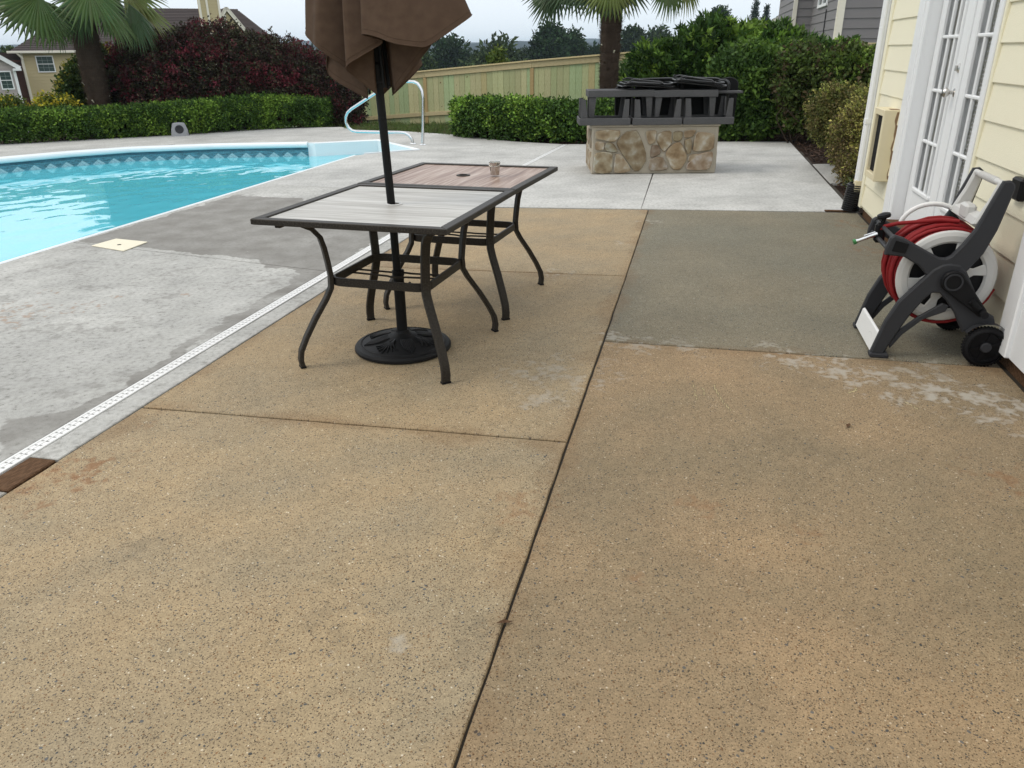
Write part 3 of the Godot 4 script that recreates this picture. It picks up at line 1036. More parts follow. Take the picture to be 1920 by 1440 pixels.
func make_pool() -> void:
	var pool := thing("swimming_pool", "swimming pool with turquoise water, white coping and a diamond print border", "swimming pool", Vector3.ZERO)
	var mid := Vector2(-7.5, -7.0)
	var round_edge := [Vector2(POOL_NEAR, -1.0), Vector2(POOL_NEAR, -11.0)]
	var mb := MB.new()
	wall_strip(mb, FAR_EDGE, -1.5, -0.02, mid)
	wall_strip(mb, round_edge, -1.5, -0.02, mid)
	wall_strip(mb, [Vector2(-11.0, -1.0), Vector2(POOL_NEAR, -1.0)], -1.5, -0.02, mid)
	mb.face([Vector3(-11.1, -1.35, -1), Vector3(-4.9, -1.35, -1), Vector3(-4.9, -1.35, -12.6), Vector3(-11.1, -1.35, -12.6)], Vector3(-7, -9, -7))
	part("liner", mb, M.pool_liner, pool)
	# border print below the coping
	var w := 1024
	var im := Image.create(w, 128, false, Image.FORMAT_RGB8)
	var cb := Color(0.045, 0.16, 0.22)
	for y in 128:
		for x in w:
			var u := fmod(x, 64.0) / 64.0
			var v := y / 128.0
			var q := 0.75 + 0.5 * fbm(x * 0.02, y * 0.06, 1.0, 2.0) + 0.35 * fbm(x * 0.15, y * 0.05, 1.0, 9.0)
			var c := Color(0.10, 0.30, 0.38) * q
			var d := absf(u - 0.5) * 1.15 + absf(v - 0.62) * 1.5
			if d < 0.52:
				c = Color(0.42, 0.66, 0.72) * (0.85 + 0.3 * fbm(x * 0.1, y * 0.1, 1.0, 30.0))
				if absf(fmod(u * 64.0 + v * 84.0, 21.0) - 10.0) < 0.8:
					c = cb * 1.6
			if v < 0.16 or v > 0.985:
				c = cb * q
			im.set_pixel(x, y, c.linear_to_srgb())
	var m := mat("border_print", Color(1, 1, 1), 0.4)
	m.albedo_texture = tex(im)
	mb = MB.new()
	var run := 0.0
	for k in FAR_EDGE.size() - 1:
		var a: Vector2 = FAR_EDGE[k]
		var b: Vector2 = FAR_EDGE[k + 1]
		var nn := Vector2((b - a).y, -(b - a).x).normalized()
		if nn.dot(mid - a) < 0:
			nn = -nn
		var l := a.distance_to(b)
		var p := a + nn * 0.004
		var q := b + nn * 0.004
		var at := mb.v.size()
		mb.face([Vector3(p.x, -0.07, p.y), Vector3(q.x, -0.07, q.y), Vector3(q.x, -0.30, q.y), Vector3(p.x, -0.30, p.y)], Vector3(p.x, -0.1, p.y) - Vector3(nn.x, 0, nn.y))
		for j in range(at, mb.v.size()):
			var along := (Vector2(mb.v[j].x, mb.v[j].z) - p).dot((b - a).normalized())
			mb.uv[j] = Vector2((run + along) / 3.7, (-0.07 - mb.v[j].y) / 0.23)
		run += l
	part("border", mb, m, pool)
	# coping: rounded white nosing in lengths along the far side, a thin white lip along the near side
	for k in FAR_EDGE.size() - 1:
		var a: Vector2 = FAR_EDGE[k]
		var b: Vector2 = FAR_EDGE[k + 1]
		var nn := Vector2((b - a).y, -(b - a).x).normalized()
		if nn.dot(mid - a) < 0:
			nn = -nn
		var dirv := Vector3((b - a).x, 0, (b - a).y)
		var c := MB.new()
		var prof := PackedVector2Array()
		for s in 7:
			var t := -PI / 2 + PI * s / 6.0
			prof.append(Vector2(0.018 + 0.045 * cos(t), -0.022 + 0.045 * sin(t)))
		prof.append(Vector2(-0.06, 0.023))
		prof.append(Vector2(-0.06, -0.067))
		c.prism(prof, Transform3D(Basis(Vector3(nn.x, 0, nn.y), Vector3.UP, -dirv.normalized() if Vector3(nn.x, 0, nn.y).cross(Vector3.UP).dot(dirv) < 0 else dirv.normalized()), Vector3(a.x, 0, a.y) if Vector3(nn.x, 0, nn.y).cross(Vector3.UP).dot(dirv) > 0 else Vector3(a.x, 0, a.y)), dirv.length() * (1.0 if Vector3(nn.x, 0, nn.y).cross(Vector3.UP).dot(dirv) > 0 else -1.0) + 0.0, 0.0)
		part("coping", c, M.coping_white, pool)
	mb = MB.new()
	mb.box(T(Vector3(POOL_NEAR - 0.006, -0.018, -6.0)), Vector3(0.035, 0.05, 10.0), 0.008)
	part("lip", mb, M.coping_white, pool)
	# corner steps: a white moulded shell set askew
	var sp := MB.new()
	var p1: Vector2 = STEP[0]
	var p2: Vector2 = STEP[1]
	var p3: Vector2 = STEP[2]
	var p4: Vector2 = STEP[3]
	for e in [[p1, p2], [p2, p3], [p3, p4]]:
		var a: Vector2 = e[0]
		var b: Vector2 = e[1]
		var ctr := (p1 + p2 + p3 + p4) / 4.0
		var a2 := a.lerp(ctr, 0.13)
		var b2 := b.lerp(ctr, 0.13)
		sp.face([Vector3(a.x, 0.012, a.y), Vector3(b.x, 0.012, b.y), Vector3(b2.x, 0.004, b2.y), Vector3(a2.x, 0.004, a2.y)], Vector3(a.x, -5, a.y))
		sp.face([Vector3(a2.x, 0.004, a2.y), Vector3(b2.x, 0.004, b2.y), Vector3(b2.x, -0.9, b2.y), Vector3(a2.x, -0.9, a2.y)], Vector3(a2.x, -0.3, a2.y) * 2.0 - Vector3(ctr.x, -0.3, ctr.y))
		sp.face([Vector3(a.x, 0.012, a.y), Vector3(b.x, 0.012, b.y), Vector3(b.x, -0.2, b.y), Vector3(a.x, -0.2, a.y)], Vector3(ctr.x, -0.1, ctr.y))
	for e in [[p1, -1.0], [p4, 1.0]]:
		var a: Vector2 = e[0]
		var ctr := (p1 + p2 + p3 + p4) / 4.0
		var a2 := a.lerp(ctr, 0.13)
		sp.face([Vector3(a.x, 0.012, a.y), Vector3(a2.x, 0.004, a2.y), Vector3(a2.x, -1.3, a2.y), Vector3(a.x, -1.3, a.y)])
	var st := part("steps", sp, M.coping_white, pool)
	for k in 3:
		var tr := MB.new()
		var f0 := 0.1 + 0.29 * k
		var f1 := f0 + 0.30
		var y := -0.30 - 0.22 * k
		# treads run from the outer edge p2-p3 towards p1-p4
		var q := [p2.lerp(p1, f0), p3.lerp(p4, f0), p3.lerp(p4, f1), p2.lerp(p1, f1)]
		tr.face([Vector3(q[0].x, y, q[0].y), Vector3(q[1].x, y, q[1].y), Vector3(q[2].x, y, q[2].y), Vector3(q[3].x, y, q[3].y)], Vector3(q[0].x, -9, q[0].y))
		tr.face([Vector3(q[3].x, y, q[3].y), Vector3(q[2].x, y, q[2].y), Vector3(q[2].x, y - 0.22, q[2].y), Vector3(q[3].x, y - 0.22, q[3].y)], Vector3(q[0].x, y, q[0].y))
		part("tread", tr, M.coping_white, st)
	# pale slab added under the water to make the bright patch there
	mb = MB.new()
	var led := PackedVector2Array()
	for q in [gnd(-60, 352, -0.42), gnd(190, 330, -0.42), gnd(205, 385, -0.42), gnd(208, 425, -0.42), gnd(190, 440, -0.42), gnd(70, 470, -0.42), gnd(-60, 500, -0.42)]:
		led.append(Vector2(q.x, -q.z))
	mb.prism(led, Transform3D(Basis(Vector3.RIGHT, Vector3.FORWARD, Vector3.UP), Vector3(0, -1.35, 0)), 0.93, 0.03)
	part("bright_patch_slab", mb, M.pale_patch, pool)
	# water, with small ripples
	mb = MB.new()
	var rows := []
	for j in 150:
		var row := []
		for i in 110:
			var x := -11.05 + i * 0.064
			var z := -13.2 + j * 0.082
			var y := WATER + 0.0045 * nz2.get_noise_2d(x * 2.2 + z * 0.7, z * 1.6) + 0.004 * nz2.get_noise_2d(x * 5.0, z * 4.0 + x)
			row.append(Vector3(x, y, z))
		rows.append(row)
	var wet := P([[POOL_NEAR - 0.002, -1.0], [POOL_NEAR - 0.002, -11.1]] + [[-4.83, -11.2], [-4.35, -11.85], [-5.40, -12.93], [-6.3, -12.4]] + FAR_EDGE.slice(1).map(func(p): return [p.x, p.y]))
	var okp := func(p: Vector3) -> bool: return Geometry2D.is_point_in_polygon(Vector2(p.x, p.z), wet)
	var full := MB.new()
	full.grid(rows)
	# keep the cells inside the pool; those on its rim are clipped
	mb.v = full.v
	mb.n = full.n
	mb.uv = full.uv
	mb.col = full.col
	for k in mb.n.size():
		if mb.n[k].y < 0:
			mb.n[k] = -mb.n[k]
	for j in 149:
		for i in 109:
			var a := j * 110 + i
			var ins := 0
			for t in [a, a + 1, a + 110, a + 111]:
				ins += 1 if okp.call(mb.v[t]) else 0
			if ins >= 1:
				mb.idx.append_array([a, a + 1, a + 111, a, a + 111, a + 110])
	part("water", mb, M.water, pool)

# ---------------------------------------------------------------- the house on the right
const WX := 1.50

func lap(parent: Node3D, z0: float, z1: float, y0: float, h: float, m: Material, x := WX) -> void:
	# one lapped board: thin at its top edge, thick at its lower edge
	var mb := MB.new()
	var prof := PackedVector2Array([Vector2(0, 0), Vector2(0.016, 0), Vector2(0.017, 0.003), Vector2(0.004, h + 0.012), Vector2(0, h + 0.012)])
	mb.prism(prof, Transform3D(Basis(Vector3.LEFT, Vector3.UP, Vector3.FORWARD), Vector3(x, y0, z0)), z0 - z1, 0.0)
	part("siding_board", mb, m, parent)

func make_house() -> void:
	var h := thing("house", "cream yellow clapboard house wall with white french doors beside the patio", "house")
	var mb := MB.new()
	# core of the wall, with the door opening left free
	var th := 0.16
	for q in [[-7.56, -6.36, 0.06, 3.2], [-4.82, 2.2, 0.06, 3.2], [-6.36, -4.82, 2.25, 3.2], [-6.36, -4.82, 0.06, 0.17]]:
		mb.box(T(Vector3(WX + 0.005 + th / 2, (q[2] + q[3]) / 2, (q[0] + q[1]) / 2)), Vector3(th, q[3] - q[2], q[1] - q[0]))
	mb.box(T(Vector3(4.2, 1.63, -7.49)), Vector3(5.0, 3.14, 0.14))
	part("wall", mb, M.yellow_siding, h)
	mb = MB.new()
	mb.box(T(Vector3(WX + 0.08, -0.10, -2.69)), Vector3(0.12, 0.34, 9.72))
	part("foundation", mb, M.rotten_wood, h)
	var y := 0.092
	for k in 16:
		lap(h, -6.605, -7.50, y, 0.1885, M.yellow_siding)
		if y > 2.3 or y < 0.0:
			lap(h, -4.80, -6.60, y, 0.1885, M.yellow_siding)
		lap(h, -3.88, -4.79, y, 0.1885, M.yellow_siding)
		lap(h, 1.9, -2.6, y, 0.1885, M.yellow_siding)
		y += 0.1885
	mb = MB.new()
	mb.box(T(Vector3(WX - 0.012, 1.62, -7.54)), Vector3(0.03, 3.1, 0.085), 0.004)
	part("corner_board", mb, M.yellow_siding, h)
	mb = MB.new()
	mb.box(T(Vector3(WX - 0.01, 1.62, -4.795)), Vector3(0.028, 3.0, 0.03), 0.004)
	part("corner_board", mb, M.yellow_siding, h)
	# door surround
	mb = MB.new()
	mb.box(T(Vector3(WX - 0.006, 1.22, -6.47)), Vector3(0.05, 2.08, 0.265), 0.005)
	mb.box(T(Vector3(WX - 0.014, 1.22, -6.415)), Vector3(0.05, 2.08, 0.012), 0.004)
	mb.box(T(Vector3(WX - 0.006, 2.31, -5.59)), Vector3(0.05, 0.12, 1.95), 0.005)
	mb.box(T(Vector3(WX - 0.006, 1.22, -4.845)), Vector3(0.05, 2.08, 0.06), 0.005)
	part("door_casing", mb, M.white_paint, h)
	mb = MB.new()
	mb.box(T(Vector3(WX + 0.05, 1.22, -6.345)), Vector3(0.1, 2.06, 0.016), 0.002)
	mb.box(T(Vector3(WX + 0.05, 1.22, -4.85)), Vector3(0.1, 2.06, 0.016), 0.002)
	mb.box(T(Vector3(WX + 0.05, 2.245, -5.59)), Vector3(0.1, 0.016, 1.5), 0.002)
	part("jamb", mb, M.white_paint, h)
	mb = MB.new()
	mb.box(T(Vector3(WX + 0.02, 0.182, -5.59)), Vector3(0.16, 0.03, 1.52), 0.006)
	part("threshold", mb, M.rotten_wood, h)
	for side in 2:
		var z0 := -6.328 if side == 0 else -5.588  # far edge of the leaf
		var dw := 0.732
		var dx := WX + 0.057
		var d := MB.new()
		var gz0 := z0 + 0.148
		var gz1 := z0 + dw - 0.148
		for q in [[z0, gz0, 0.205, 2.235], [gz1, z0 + dw, 0.205, 2.235], [gz0, gz1, 0.205, 0.456], [gz0, gz1, 2.12, 2.235]]:
			d.box(T(Vector3(dx + 0.02, (q[2] + q[3]) / 2, (q[0] + q[1]) / 2)), Vector3(0.04, q[3] - q[2], q[1] - q[0] - 0.001), 0.003)
		var leaf := part("door", d, M.white_paint, h)
		d = MB.new()
		for q in [[gz0 + 0.01, 0.456, 2.12, 0], [gz1 - 0.01, 0.456, 2.12, 0]]:
			d.box(T(Vector3(dx - 0.004, (q[1] + q[2]) / 2, q[0])), Vector3(0.026, q[2] - q[1], 0.022), 0.006)
		for yy in [0.456, 2.12]:
			d.box(T(Vector3(dx - 0.004, yy, (gz0 + gz1) / 2)), Vector3(0.026, 0.028, gz1 - gz0 + 0.02), 0.006)
		part("glazing_bead", d, M.white_paint, leaf)
		for k in 2:
			d = MB.new()
			var zz := lerpf(gz0, gz1, (k + 1) / 3.0)
			d.box(T(Vector3(dx + 0.006, 1.288, zz)), Vector3(0.024, 1.66, 0.02), 0.006)
			part("muntin", d, M.white_paint, leaf)
		for k in 4:
			d = MB.new()
			d.box(T(Vector3(dx + 0.005, 0.456 + 0.333 * (k + 1), (gz0 + gz1) / 2)), Vector3(0.024, 0.022, gz1 - gz0), 0.006)
			part("muntin", d, M.white_paint, leaf)
		for k in 5:
			for j in 3:
				var a := lerpf(gz0, gz1, j / 3.0)
				var b := lerpf(gz0, gz1, (j + 1) / 3.0)
				d = MB.new()
				var y0 := 0.456 + 0.333 * k
				var gx := dx + 0.018 + rng.randf_range(-0.0006, 0.0006)
				d.face([Vector3(gx, y0, a), Vector3(gx, y0, b), Vector3(gx, y0 + 0.333, b), Vector3(gx, y0 + 0.333, a)], Vector3(9, 0, 0))
				part("pane", d, M.pane, leaf)
		d = MB.new()
		for k in 66:
			var yy := 0.47 + 0.025 * k
			d.box(Transform3D(Basis(Vector3.BACK, 0.35), Vector3(dx + 0.075, yy, (gz0 + gz1) / 2 - 0.02)), Vector3(0.024, 0.0016, gz1 - gz0 + 0.02 - (0.10 if side == 0 else 0.06)))
		var bl := part("blind", d, M.blind, leaf)
		bl.set_meta("kind", "stuff")
		d = MB.new()
		for k in 2:
			d.box(T(Vector3(dx + 0.058, 1.3, lerpf(gz0, gz1, 0.3 + 0.4 * k))), Vector3(0.002, 1.66, 0.008))
		part("ladder_tape", d, M.blind, leaf)
		if side == 0:
			var kn := MB.new()
			kn.lathe([Vector2(0.026, 0), Vector2(0.026, 0.006), Vector2(0.011, 0.009), Vector2(0.011, 0.03), Vector2(0.02, 0.036), Vector2(0.0285, 0.048), Vector2(0.029, 0.06), Vector2(0.022, 0.071), Vector2(0.0, 0.074)], 20, Transform3D(Basis(Vector3.BACK, PI / 2), Vector3(dx, 1.13, z0 + dw - 0.062)))
			part("knob", kn, M.nickel, leaf)
			kn = MB.new()
			kn.lathe([Vector2(0.028, 0), Vector2(0.028, 0.008), Vector2(0.018, 0.014), Vector2(0.0, 0.015)], 16, Transform3D(Basis(Vector3.BACK, PI / 2), Vector3(dx, 1.272, z0 + dw - 0.062)))
			kn.box(T(Vector3(dx - 0.02, 1.272, z0 + dw - 0.062)), Vector3(0.016, 0.032, 0.008), 0.002)
			part("deadbolt", kn, M.nickel, leaf)
	mb = MB.new()
	mb.box(T(Vector3(WX + 0.052, 1.22, -5.592)), Vector3(0.016, 2.02, 0.05), 0.005)
	part("astragal", mb, M.white_paint, h)
	# room behind
	mb = MB.new()
	mb.box(T(Vector3(WX + 1.2, 1.2, -5.6)), Vector3(0.05, 2.4, 4.0))
	mb.box(T(Vector3(WX + 0.7, 0.14, -5.6)), Vector3(1.1, 0.05, 4.0))
	mb.box(T(Vector3(WX + 0.7, 2.6, -5.6)), Vector3(1.1, 0.05, 4.0))
	part("room", mb, M.interior, h)
	# pet door: a deep cream box with a dark flap, its paint peeling
	var pd := MB.new()
	var px0 := WX - 0.118
	for q in [[-7.06, -7.02, 0.42, 0.955], [-6.745, -6.70, 0.42, 0.955]]:
		pd.box(T(Vector3((px0 + WX) / 2, (q[2] + q[3]) / 2, (q[0] + q[1]) / 2)), Vector3(WX - px0, q[3] - q[2], q[1] - q[0]), 0.005)
	for q in [[0.42, 0.47], [0.905, 0.955]]:
		pd.box(T(Vector3((px0 + WX) / 2, (q[0] + q[1]) / 2, -6.8825)), Vector3(WX - px0 - 0.002, q[1] - q[0], 0.274), 0.005)
	var pdo := part("pet_door", pd, M.old_cream, h)
	pdo.set_meta("label", "cream pet door box with peeling paint")
	pd = MB.new()
	pd.box(T(Vector3(px0 + 0.03, 0.69, -6.8825)), Vector3(0.006, 0.43, 0.272))
	part("flap", pd, M.rubber, pdo)
	pd = MB.new()
	var rag := PackedVector2Array()
	for k in 24:
		rag.append(Vector2(-6.699, 0.43 + 0.52 * k / 23.0))
	for k in 24:
		var t := 1.0 - k / 23.0
		rag.append(Vector2(-6.699, 0.43 + 0.52 * t))
	# bare wood where the paint has come off, along the wall edge of the near side and on top
	var edge := PackedVector2Array()
	for k in 16:
		edge.append(Vector2(0.0, 0.44 + 0.5 * k / 15.0))
	for k in 16:
		var t := 1.0 - k / 15.0
		edge.append(Vector2(-0.012 - 0.012 * t - 0.008 * sin(t * 23.0) * sin(t * 9.0), 0.44 + 0.5 * t))
	pd.prism(edge, Transform3D(Basis(Vector3.RIGHT, Vector3.UP, Vector3.BACK), Vector3(WX - 0.006, 0, -6.701)), 0.003, 0.0)
	pd.box(T(Vector3(WX - 0.04, 0.956, -6.76)), Vector3(0.06, 0.004, 0.09))
	part("bare_wood", pd, M.bare_wood, pdo)
	# trim of a further door, standing just off the slab
	mb = MB.new()
	mb.box(T(Vector3(WX - 0.012, 1.6, -3.80)), Vector3(0.05, 3.06, 0.14), 0.006)
	mb.box(T(Vector3(WX - 0.002, 1.6, -3.60)), Vector3(0.03, 3.06, 0.26), 0.004)
	part("door_casing", mb, M.white_paint, h)
	mb = MB.new()
	mb.box(T(Vector3(WX + 0.005, 1.6, -3.0)), Vector3(0.02, 3.06, 0.93), 0.004)
	part("door", mb, M.white_paint, h)
	mb = MB.new()
	mb.box(T(Vector3(WX - 0.03, 0.79, -4.05)), Vector3(0.04, 0.10, 0.12), 0.01)
	part("outlet_box", mb, M.black_plastic, h)
	# downspout at the corner
	mb = MB.new()
	var sx := 1.468
	var sz := -7.635
	mb.box(T(Vector3(sx, 1.65, sz)), Vector3(0.084, 2.75, 0.07), 0.012)
	for k in 3:
		mb.box(T(Vector3(sx - 0.043, 1.65, sz - 0.02 + 0.02 * k)), Vector3(0.006, 2.74, 0.008), 0.003)
	for k in 3:
		mb.box(T(Vector3(sx - 0.02 + 0.02 * k, 1.65, sz + 0.036)), Vector3(0.008, 2.74, 0.006), 0.003)
	var ds := part("downspout", mb, M.white_paint, h)
	mb = MB.new()
	mb.box(T(Vector3(sx, 0.80, sz)), Vector3(0.094, 0.045, 0.08), 0.004)
	part("joint_band", mb, M.white_paint, ds)
	mb = MB.new()
	mb.box(T(Vector3(sx, 0.245, sz)), Vector3(0.094, 0.10, 0.08), 0.008)
	part("outlet", mb, M.old_cream, ds)
	# black corrugated pipe under it
	mb = MB.new()
	var prof := [Vector2(0.064, 0.0)]
	for k in 13:
		var yy := 0.005 + k * 0.0185
		prof += [Vector2(0.068, yy), Vector2(0.083, yy + 0.004), Vector2(0.083, yy + 0.010), Vector2(0.068, yy + 0.0145)]
	prof.append(Vector2(0.070, 0.25))
	prof.append(Vector2(0.062, 0.25))
	prof.append(Vector2(0.062, 0.05))
	mb.lathe(prof, 24, Transform3D(Basis(Vector3.RIGHT, 0.03) * Basis(Vector3.BACK, -0.09), Vector3(1.432, 0.012, -7.675)), false)
	var pipe := part("drain_pipe", mb, M.glossy_black, self)
	tag(pipe, "black corrugated drain pipe standing under the white downspout", "pipe")
	mb = MB.new()
	mb.box(T(Vector3(1.33, 0.006, -7.67), 0.05), Vector3(0.24, 0.012, 0.045), 0.003)
	tag(part("wood_strip", mb, M.rotten_wood, self), "thin rotten wood strip lying by the black drain pipe", "wood strip")
	mb = MB.new()
	mb.box(T(Vector3(-2.32, -0.008, -1.98)), Vector3(0.115, 0.02, 0.225), 0.004)
	tag(part("wood_block", mb, M.rotten_wood, self), "brown rotten wood block set in the concrete beside the white drain", "wood block")

# ---------------------------------------------------------------- hose reel cart
func xy(list: Array, dy := 0.0) -> PackedVector2Array:
	var o := PackedVector2Array()
	for p in list:
		o.append(Vector2(p[0], p[1] + dy))
	return o

func make_reel() -> void:
	var t := thing("hose_reel_cart", "charcoal hose reel cart wound with red hose beside the yellow wall", "hose reel")
	var arm := xy([[1.328, 0.85], [1.357, 0.854], [1.376, 0.839], [1.381, 0.82], [1.349, 0.636], [1.315, 0.527], [1.262, 0.441], [1.221, 0.40], [1.189, 0.39], [1.154, 0.40], [1.097, 0.415], [1.054, 0.459], [0.984, 0.498], [0.899, 0.504], [0.9, 0.536], [0.911, 0.585], [0.928, 0.598], [0.968, 0.587], [1.065, 0.536], [1.134, 0.501], [1.163, 0.499], [1.183, 0.51], [1.221, 0.564], [1.261, 0.639], [1.289, 0.733], [1.319, 0.824]])
	var frame := xy([[0.912, 0.0], [0.916, 0.028], [0.954, 0.183], [0.996, 0.283], [1.058, 0.366], [1.12, 0.448], [1.153, 0.471], [1.189, 0.478], [1.228, 0.471], [1.262, 0.441], [1.286, 0.4], [1.334, 0.317], [1.371, 0.262], [1.417, 0.236], [1.431, 0.2], [1.36, 0.196], [1.319, 0.163], [1.30, 0.15], [1.249, 0.24], [1.206, 0.295], [1.166, 0.336], [1.135, 0.335], [1.103, 0.297], [1.059, 0.22], [1.031, 0.159], [0.998, 0.08], [0.977, 0.025], [0.988, 0.0]])
	var brace := xy([[0.99, 0.065], [1.03, 0.145], [1.10, 0.215], [1.19, 0.285], [1.22, 0.275], [1.21, 0.245], [1.12, 0.20], [1.045, 0.12], [1.0, 0.045]])
	for s in 2:
		var z := -3.862 if s == 0 else -4.297
		var mb := MB.new()
		mb.prism(frame, Transform3D(Basis(), Vector3(0, 0.001, z)), 0.034, 0.007)
		var fr := part("side_frame", mb, M.charcoal_plastic, t)
		mb = MB.new()
		mb.prism(brace, Transform3D(Basis(), Vector3(0, 0.001, z + 0.008)), 0.018, 0.004)
		part("brace", mb, M.charcoal_plastic, fr)
		mb = MB.new()
		mb.box(T(Vector3(0.953, 0.011, z + 0.02)), Vector3(0.085, 0.02, 0.06), 0.004)
		part("foot_pad", mb, M.charcoal_plastic, fr)
		mb = MB.new()
		mb.prism(arm, Transform3D(Basis(), Vector3(0, 0.001, z - 0.006 + (0.0 if s == 0 else 0.01))), 0.032, 0.007)
		var ar := part("handle_arm", mb, M.charcoal_plastic, t)
		mb = MB.new()
		mb.prism(xy([[0.925, 0.525], [0.935, 0.575], [0.995, 0.56], [0.985, 0.515]]), Transform3D(Basis(), Vector3(0, 0.001, z + 0.0275)), 0.003, 0.001)
		if s == 0:
			part("emblem_panel", mb, M.black_plastic, ar)
		# wheel
		var wz := -3.806 if s == 0 else -4.335
		mb = MB.new()
		var prof := []
		for k in 13:
			var a := -PI / 2 + PI * k / 12.0
			prof.append(Vector2(0.078 + 0.018 * cos(a), 0.024 * sin(a)))
		mb.lathe(prof, 36, Transform3D(Basis(Vector3.RIGHT, PI / 2), Vector3(1.40, 0.097, wz)), false)
		for k in 40:
			var a := TAU * k / 40.0
			mb.box(Transform3D(Basis(Vector3.BACK, a), Vector3(1.40, 0.097, wz) + Vector3(cos(a), sin(a), 0) * 0.095), Vector3(0.004, 0.007, 0.034))
		var wheel := part("wheel", mb, M.rubber, t)
		mb = MB.new()
		mb.lathe([Vector2(0.079, -0.012), Vector2(0.079, 0.012), Vector2(0.070, 0.012), Vector2(0.066, 0.004), Vector2(0.026, 0.004), Vector2(0.024, 0.016), Vector2(0.0, 0.017)], 32, Transform3D(Basis(Vector3.RIGHT, PI / 2), Vector3(1.40, 0.097, wz)), true)
		for k in 6:
			var a := TAU * k / 6.0 + 0.3
			mb.bar(Vector3(1.40, 0.097, wz + 0.007) + Vector3(cos(a), sin(a), 0) * 0.02, Vector3(1.40, 0.097, wz + 0.007) + Vector3(cos(a), sin(a), 0) * 0.072, 0.012, 0.008, Vector3.BACK)
		part("rim", mb, M.black_plastic, wheel)
		mb = MB.new()
		mb.lathe([Vector2(0.024, 0.0), Vector2(0.024, 0.006), Vector2(0.02, 0.009), Vector2(0.0, 0.009)], 20, Transform3D(Basis(Vector3.RIGHT, PI / 2), Vector3(1.40, 0.097, wz + 0.017)), true)
		part("hub_cap", mb, M.charcoal_plastic, wheel)
		# fender over the wheel
		mb = MB.new()
		var rows := []
		for k in 9:
			var a := lerpf(0.35, 2.55, k / 8.0)
			rows.append([Vector3(1.40 + cos(a) * 0.112, 0.097 + sin(a) * 0.112, wz - 0.035), Vector3(1.40 + cos(a) * 0.112, 0.097 + sin(a) * 0.112, wz + 0.012)])
		mb.grid(rows, false, true)
		part("fender", mb, M.charcoal_plastic, fr)
	var m := MB.new()
	m.tube([Vector3(1.40, 0.097, -4.33), Vector3(1.40, 0.097, -3.80)], 0.008, 8)
	part("axle", m, M.black_metal, t)
	# light grey flanges with windows between the spokes
	var hub := Vector3(1.20, 0.398, 0)
	for s in 2:
		var z := -3.905 if s == 0 else -4.225
		m = MB.new()
		var sg := 1.0 if s == 0 else -1.0
		var zx := Transform3D(Basis(Vector3.RIGHT, PI / 2 * sg), hub + Vector3(0, 0, z))
		m.lathe([Vector2(0.160, -0.004), Vector2(0.205, -0.004), Vector2(0.216, -0.012), Vector2(0.219, -0.006), Vector2(0.212, 0.004), Vector2(0.196, 0.010), Vector2(0.170, 0.009), Vector2(0.160, 0.0), Vector2(0.160, -0.004)], 48, zx, false)
		m.lathe([Vector2(0.09, -0.004), Vector2(0.09, 0.0), Vector2(0.084, 0.008), Vector2(0.06, 0.012), Vector2(0.0, 0.012)], 32, zx, false)
		for k in 6:
			var a := TAU * k / 6.0 + 0.25
			var e := Vector3(cos(a), sin(a), 0)
			var w := PackedVector2Array([Vector2(0.07, -0.034), Vector2(0.115, -0.017), Vector2(0.17, -0.030), Vector2(0.17, 0.030), Vector2(0.115, 0.017), Vector2(0.07, 0.034)])
			m.prism(w, Transform3D(Basis(e, Vector3(-e.y, e.x, 0), Vector3.BACK), hub + Vector3(0, 0, z - 0.004)), 0.010, 0.004)
		part("flange", m, M.light_grey_plastic, t)
	for z in [-3.918, -4.212]:  # black discs added behind the flange windows so that they look dark
		m = MB.new()
		m.lathe([Vector2(0.0, -0.002), Vector2(0.165, -0.002), Vector2(0.165, 0.002), Vector2(0.0, 0.002)], 32, Transform3D(Basis(Vector3.RIGHT, PI / 2), hub + Vector3(0, 0, z)), false)
		part("added_dark_disc", m, M.black_plastic, t)
	m = MB.new()
	m.lathe([Vector2(0.095, -0.16), Vector2(0.095, 0.16)], 28, Transform3D(Basis(Vector3.RIGHT, PI / 2), hub + Vector3(0, 0, -4.065)), false)
	part("drum", m, M.black_plastic, t)
	m = MB.new()
	m.tube([hub + Vector3(0, 0, -4.28), hub + Vector3(0, 0, -3.83)], 0.022, 14)
	part("shaft", m, M.black_plastic, t)
	# the hose: layers wound side to side
	var path := []
	var g := RandomNumberGenerator.new()
	g.seed = 9
	for layer in 4:
		var turns := 13
		for k in turns * 28:
			var f := float(k) / (turns * 28)
			var zz := lerpf(-3.935, -4.20, f if layer % 2 == 0 else 1.0 - f)
			var a := TAU * k / 28.0
			var r := 0.165 + layer * 0.0185 + 0.004 * sin(a * 0.37 + layer) + 0.004 * sin(a * 1.13)
			if layer == 3:
				r += 0.007 * sin(f * 21.0) + 0.006 * sin(a * 0.53 + 1.0)
				zz = clampf(zz + 0.016 * sin(a * 0.5 + f * 30.0) + 0.010 * sin(a * 0.31), -4.205, -3.93)
			path.append(hub + Vector3(cos(a) * r + 0.003 * sin(a * 2.0), sin(a) * r - 0.004, zz))
	m = MB.new()
	m.tube(path, 0.0098, 7)
	part("hose", m, M.red_hose, t)
	m = MB.new()
	m.tube([Vector3(1.24, 0.638, -4.02), Vector3(1.16, 0.640, -4.03), Vector3(1.06, 0.620, -4.06), Vector3(0.99, 0.605, -4.09), Vector3(0.94, 0.585, -4.11), Vector3(0.915, 0.560, -4.12)], 0.0098, 8)
	part("hose", m, M.red_hose, t)
	# pale feeder hose behind
	m = MB.new()
	var fp := []
	for k in 15:
		var a := lerpf(0.2, 2.9, k / 14.0)
		fp.append(Vector3(1.19 + 0.15 * cos(a), 0.55 + 0.125 * sin(a), -4.262))
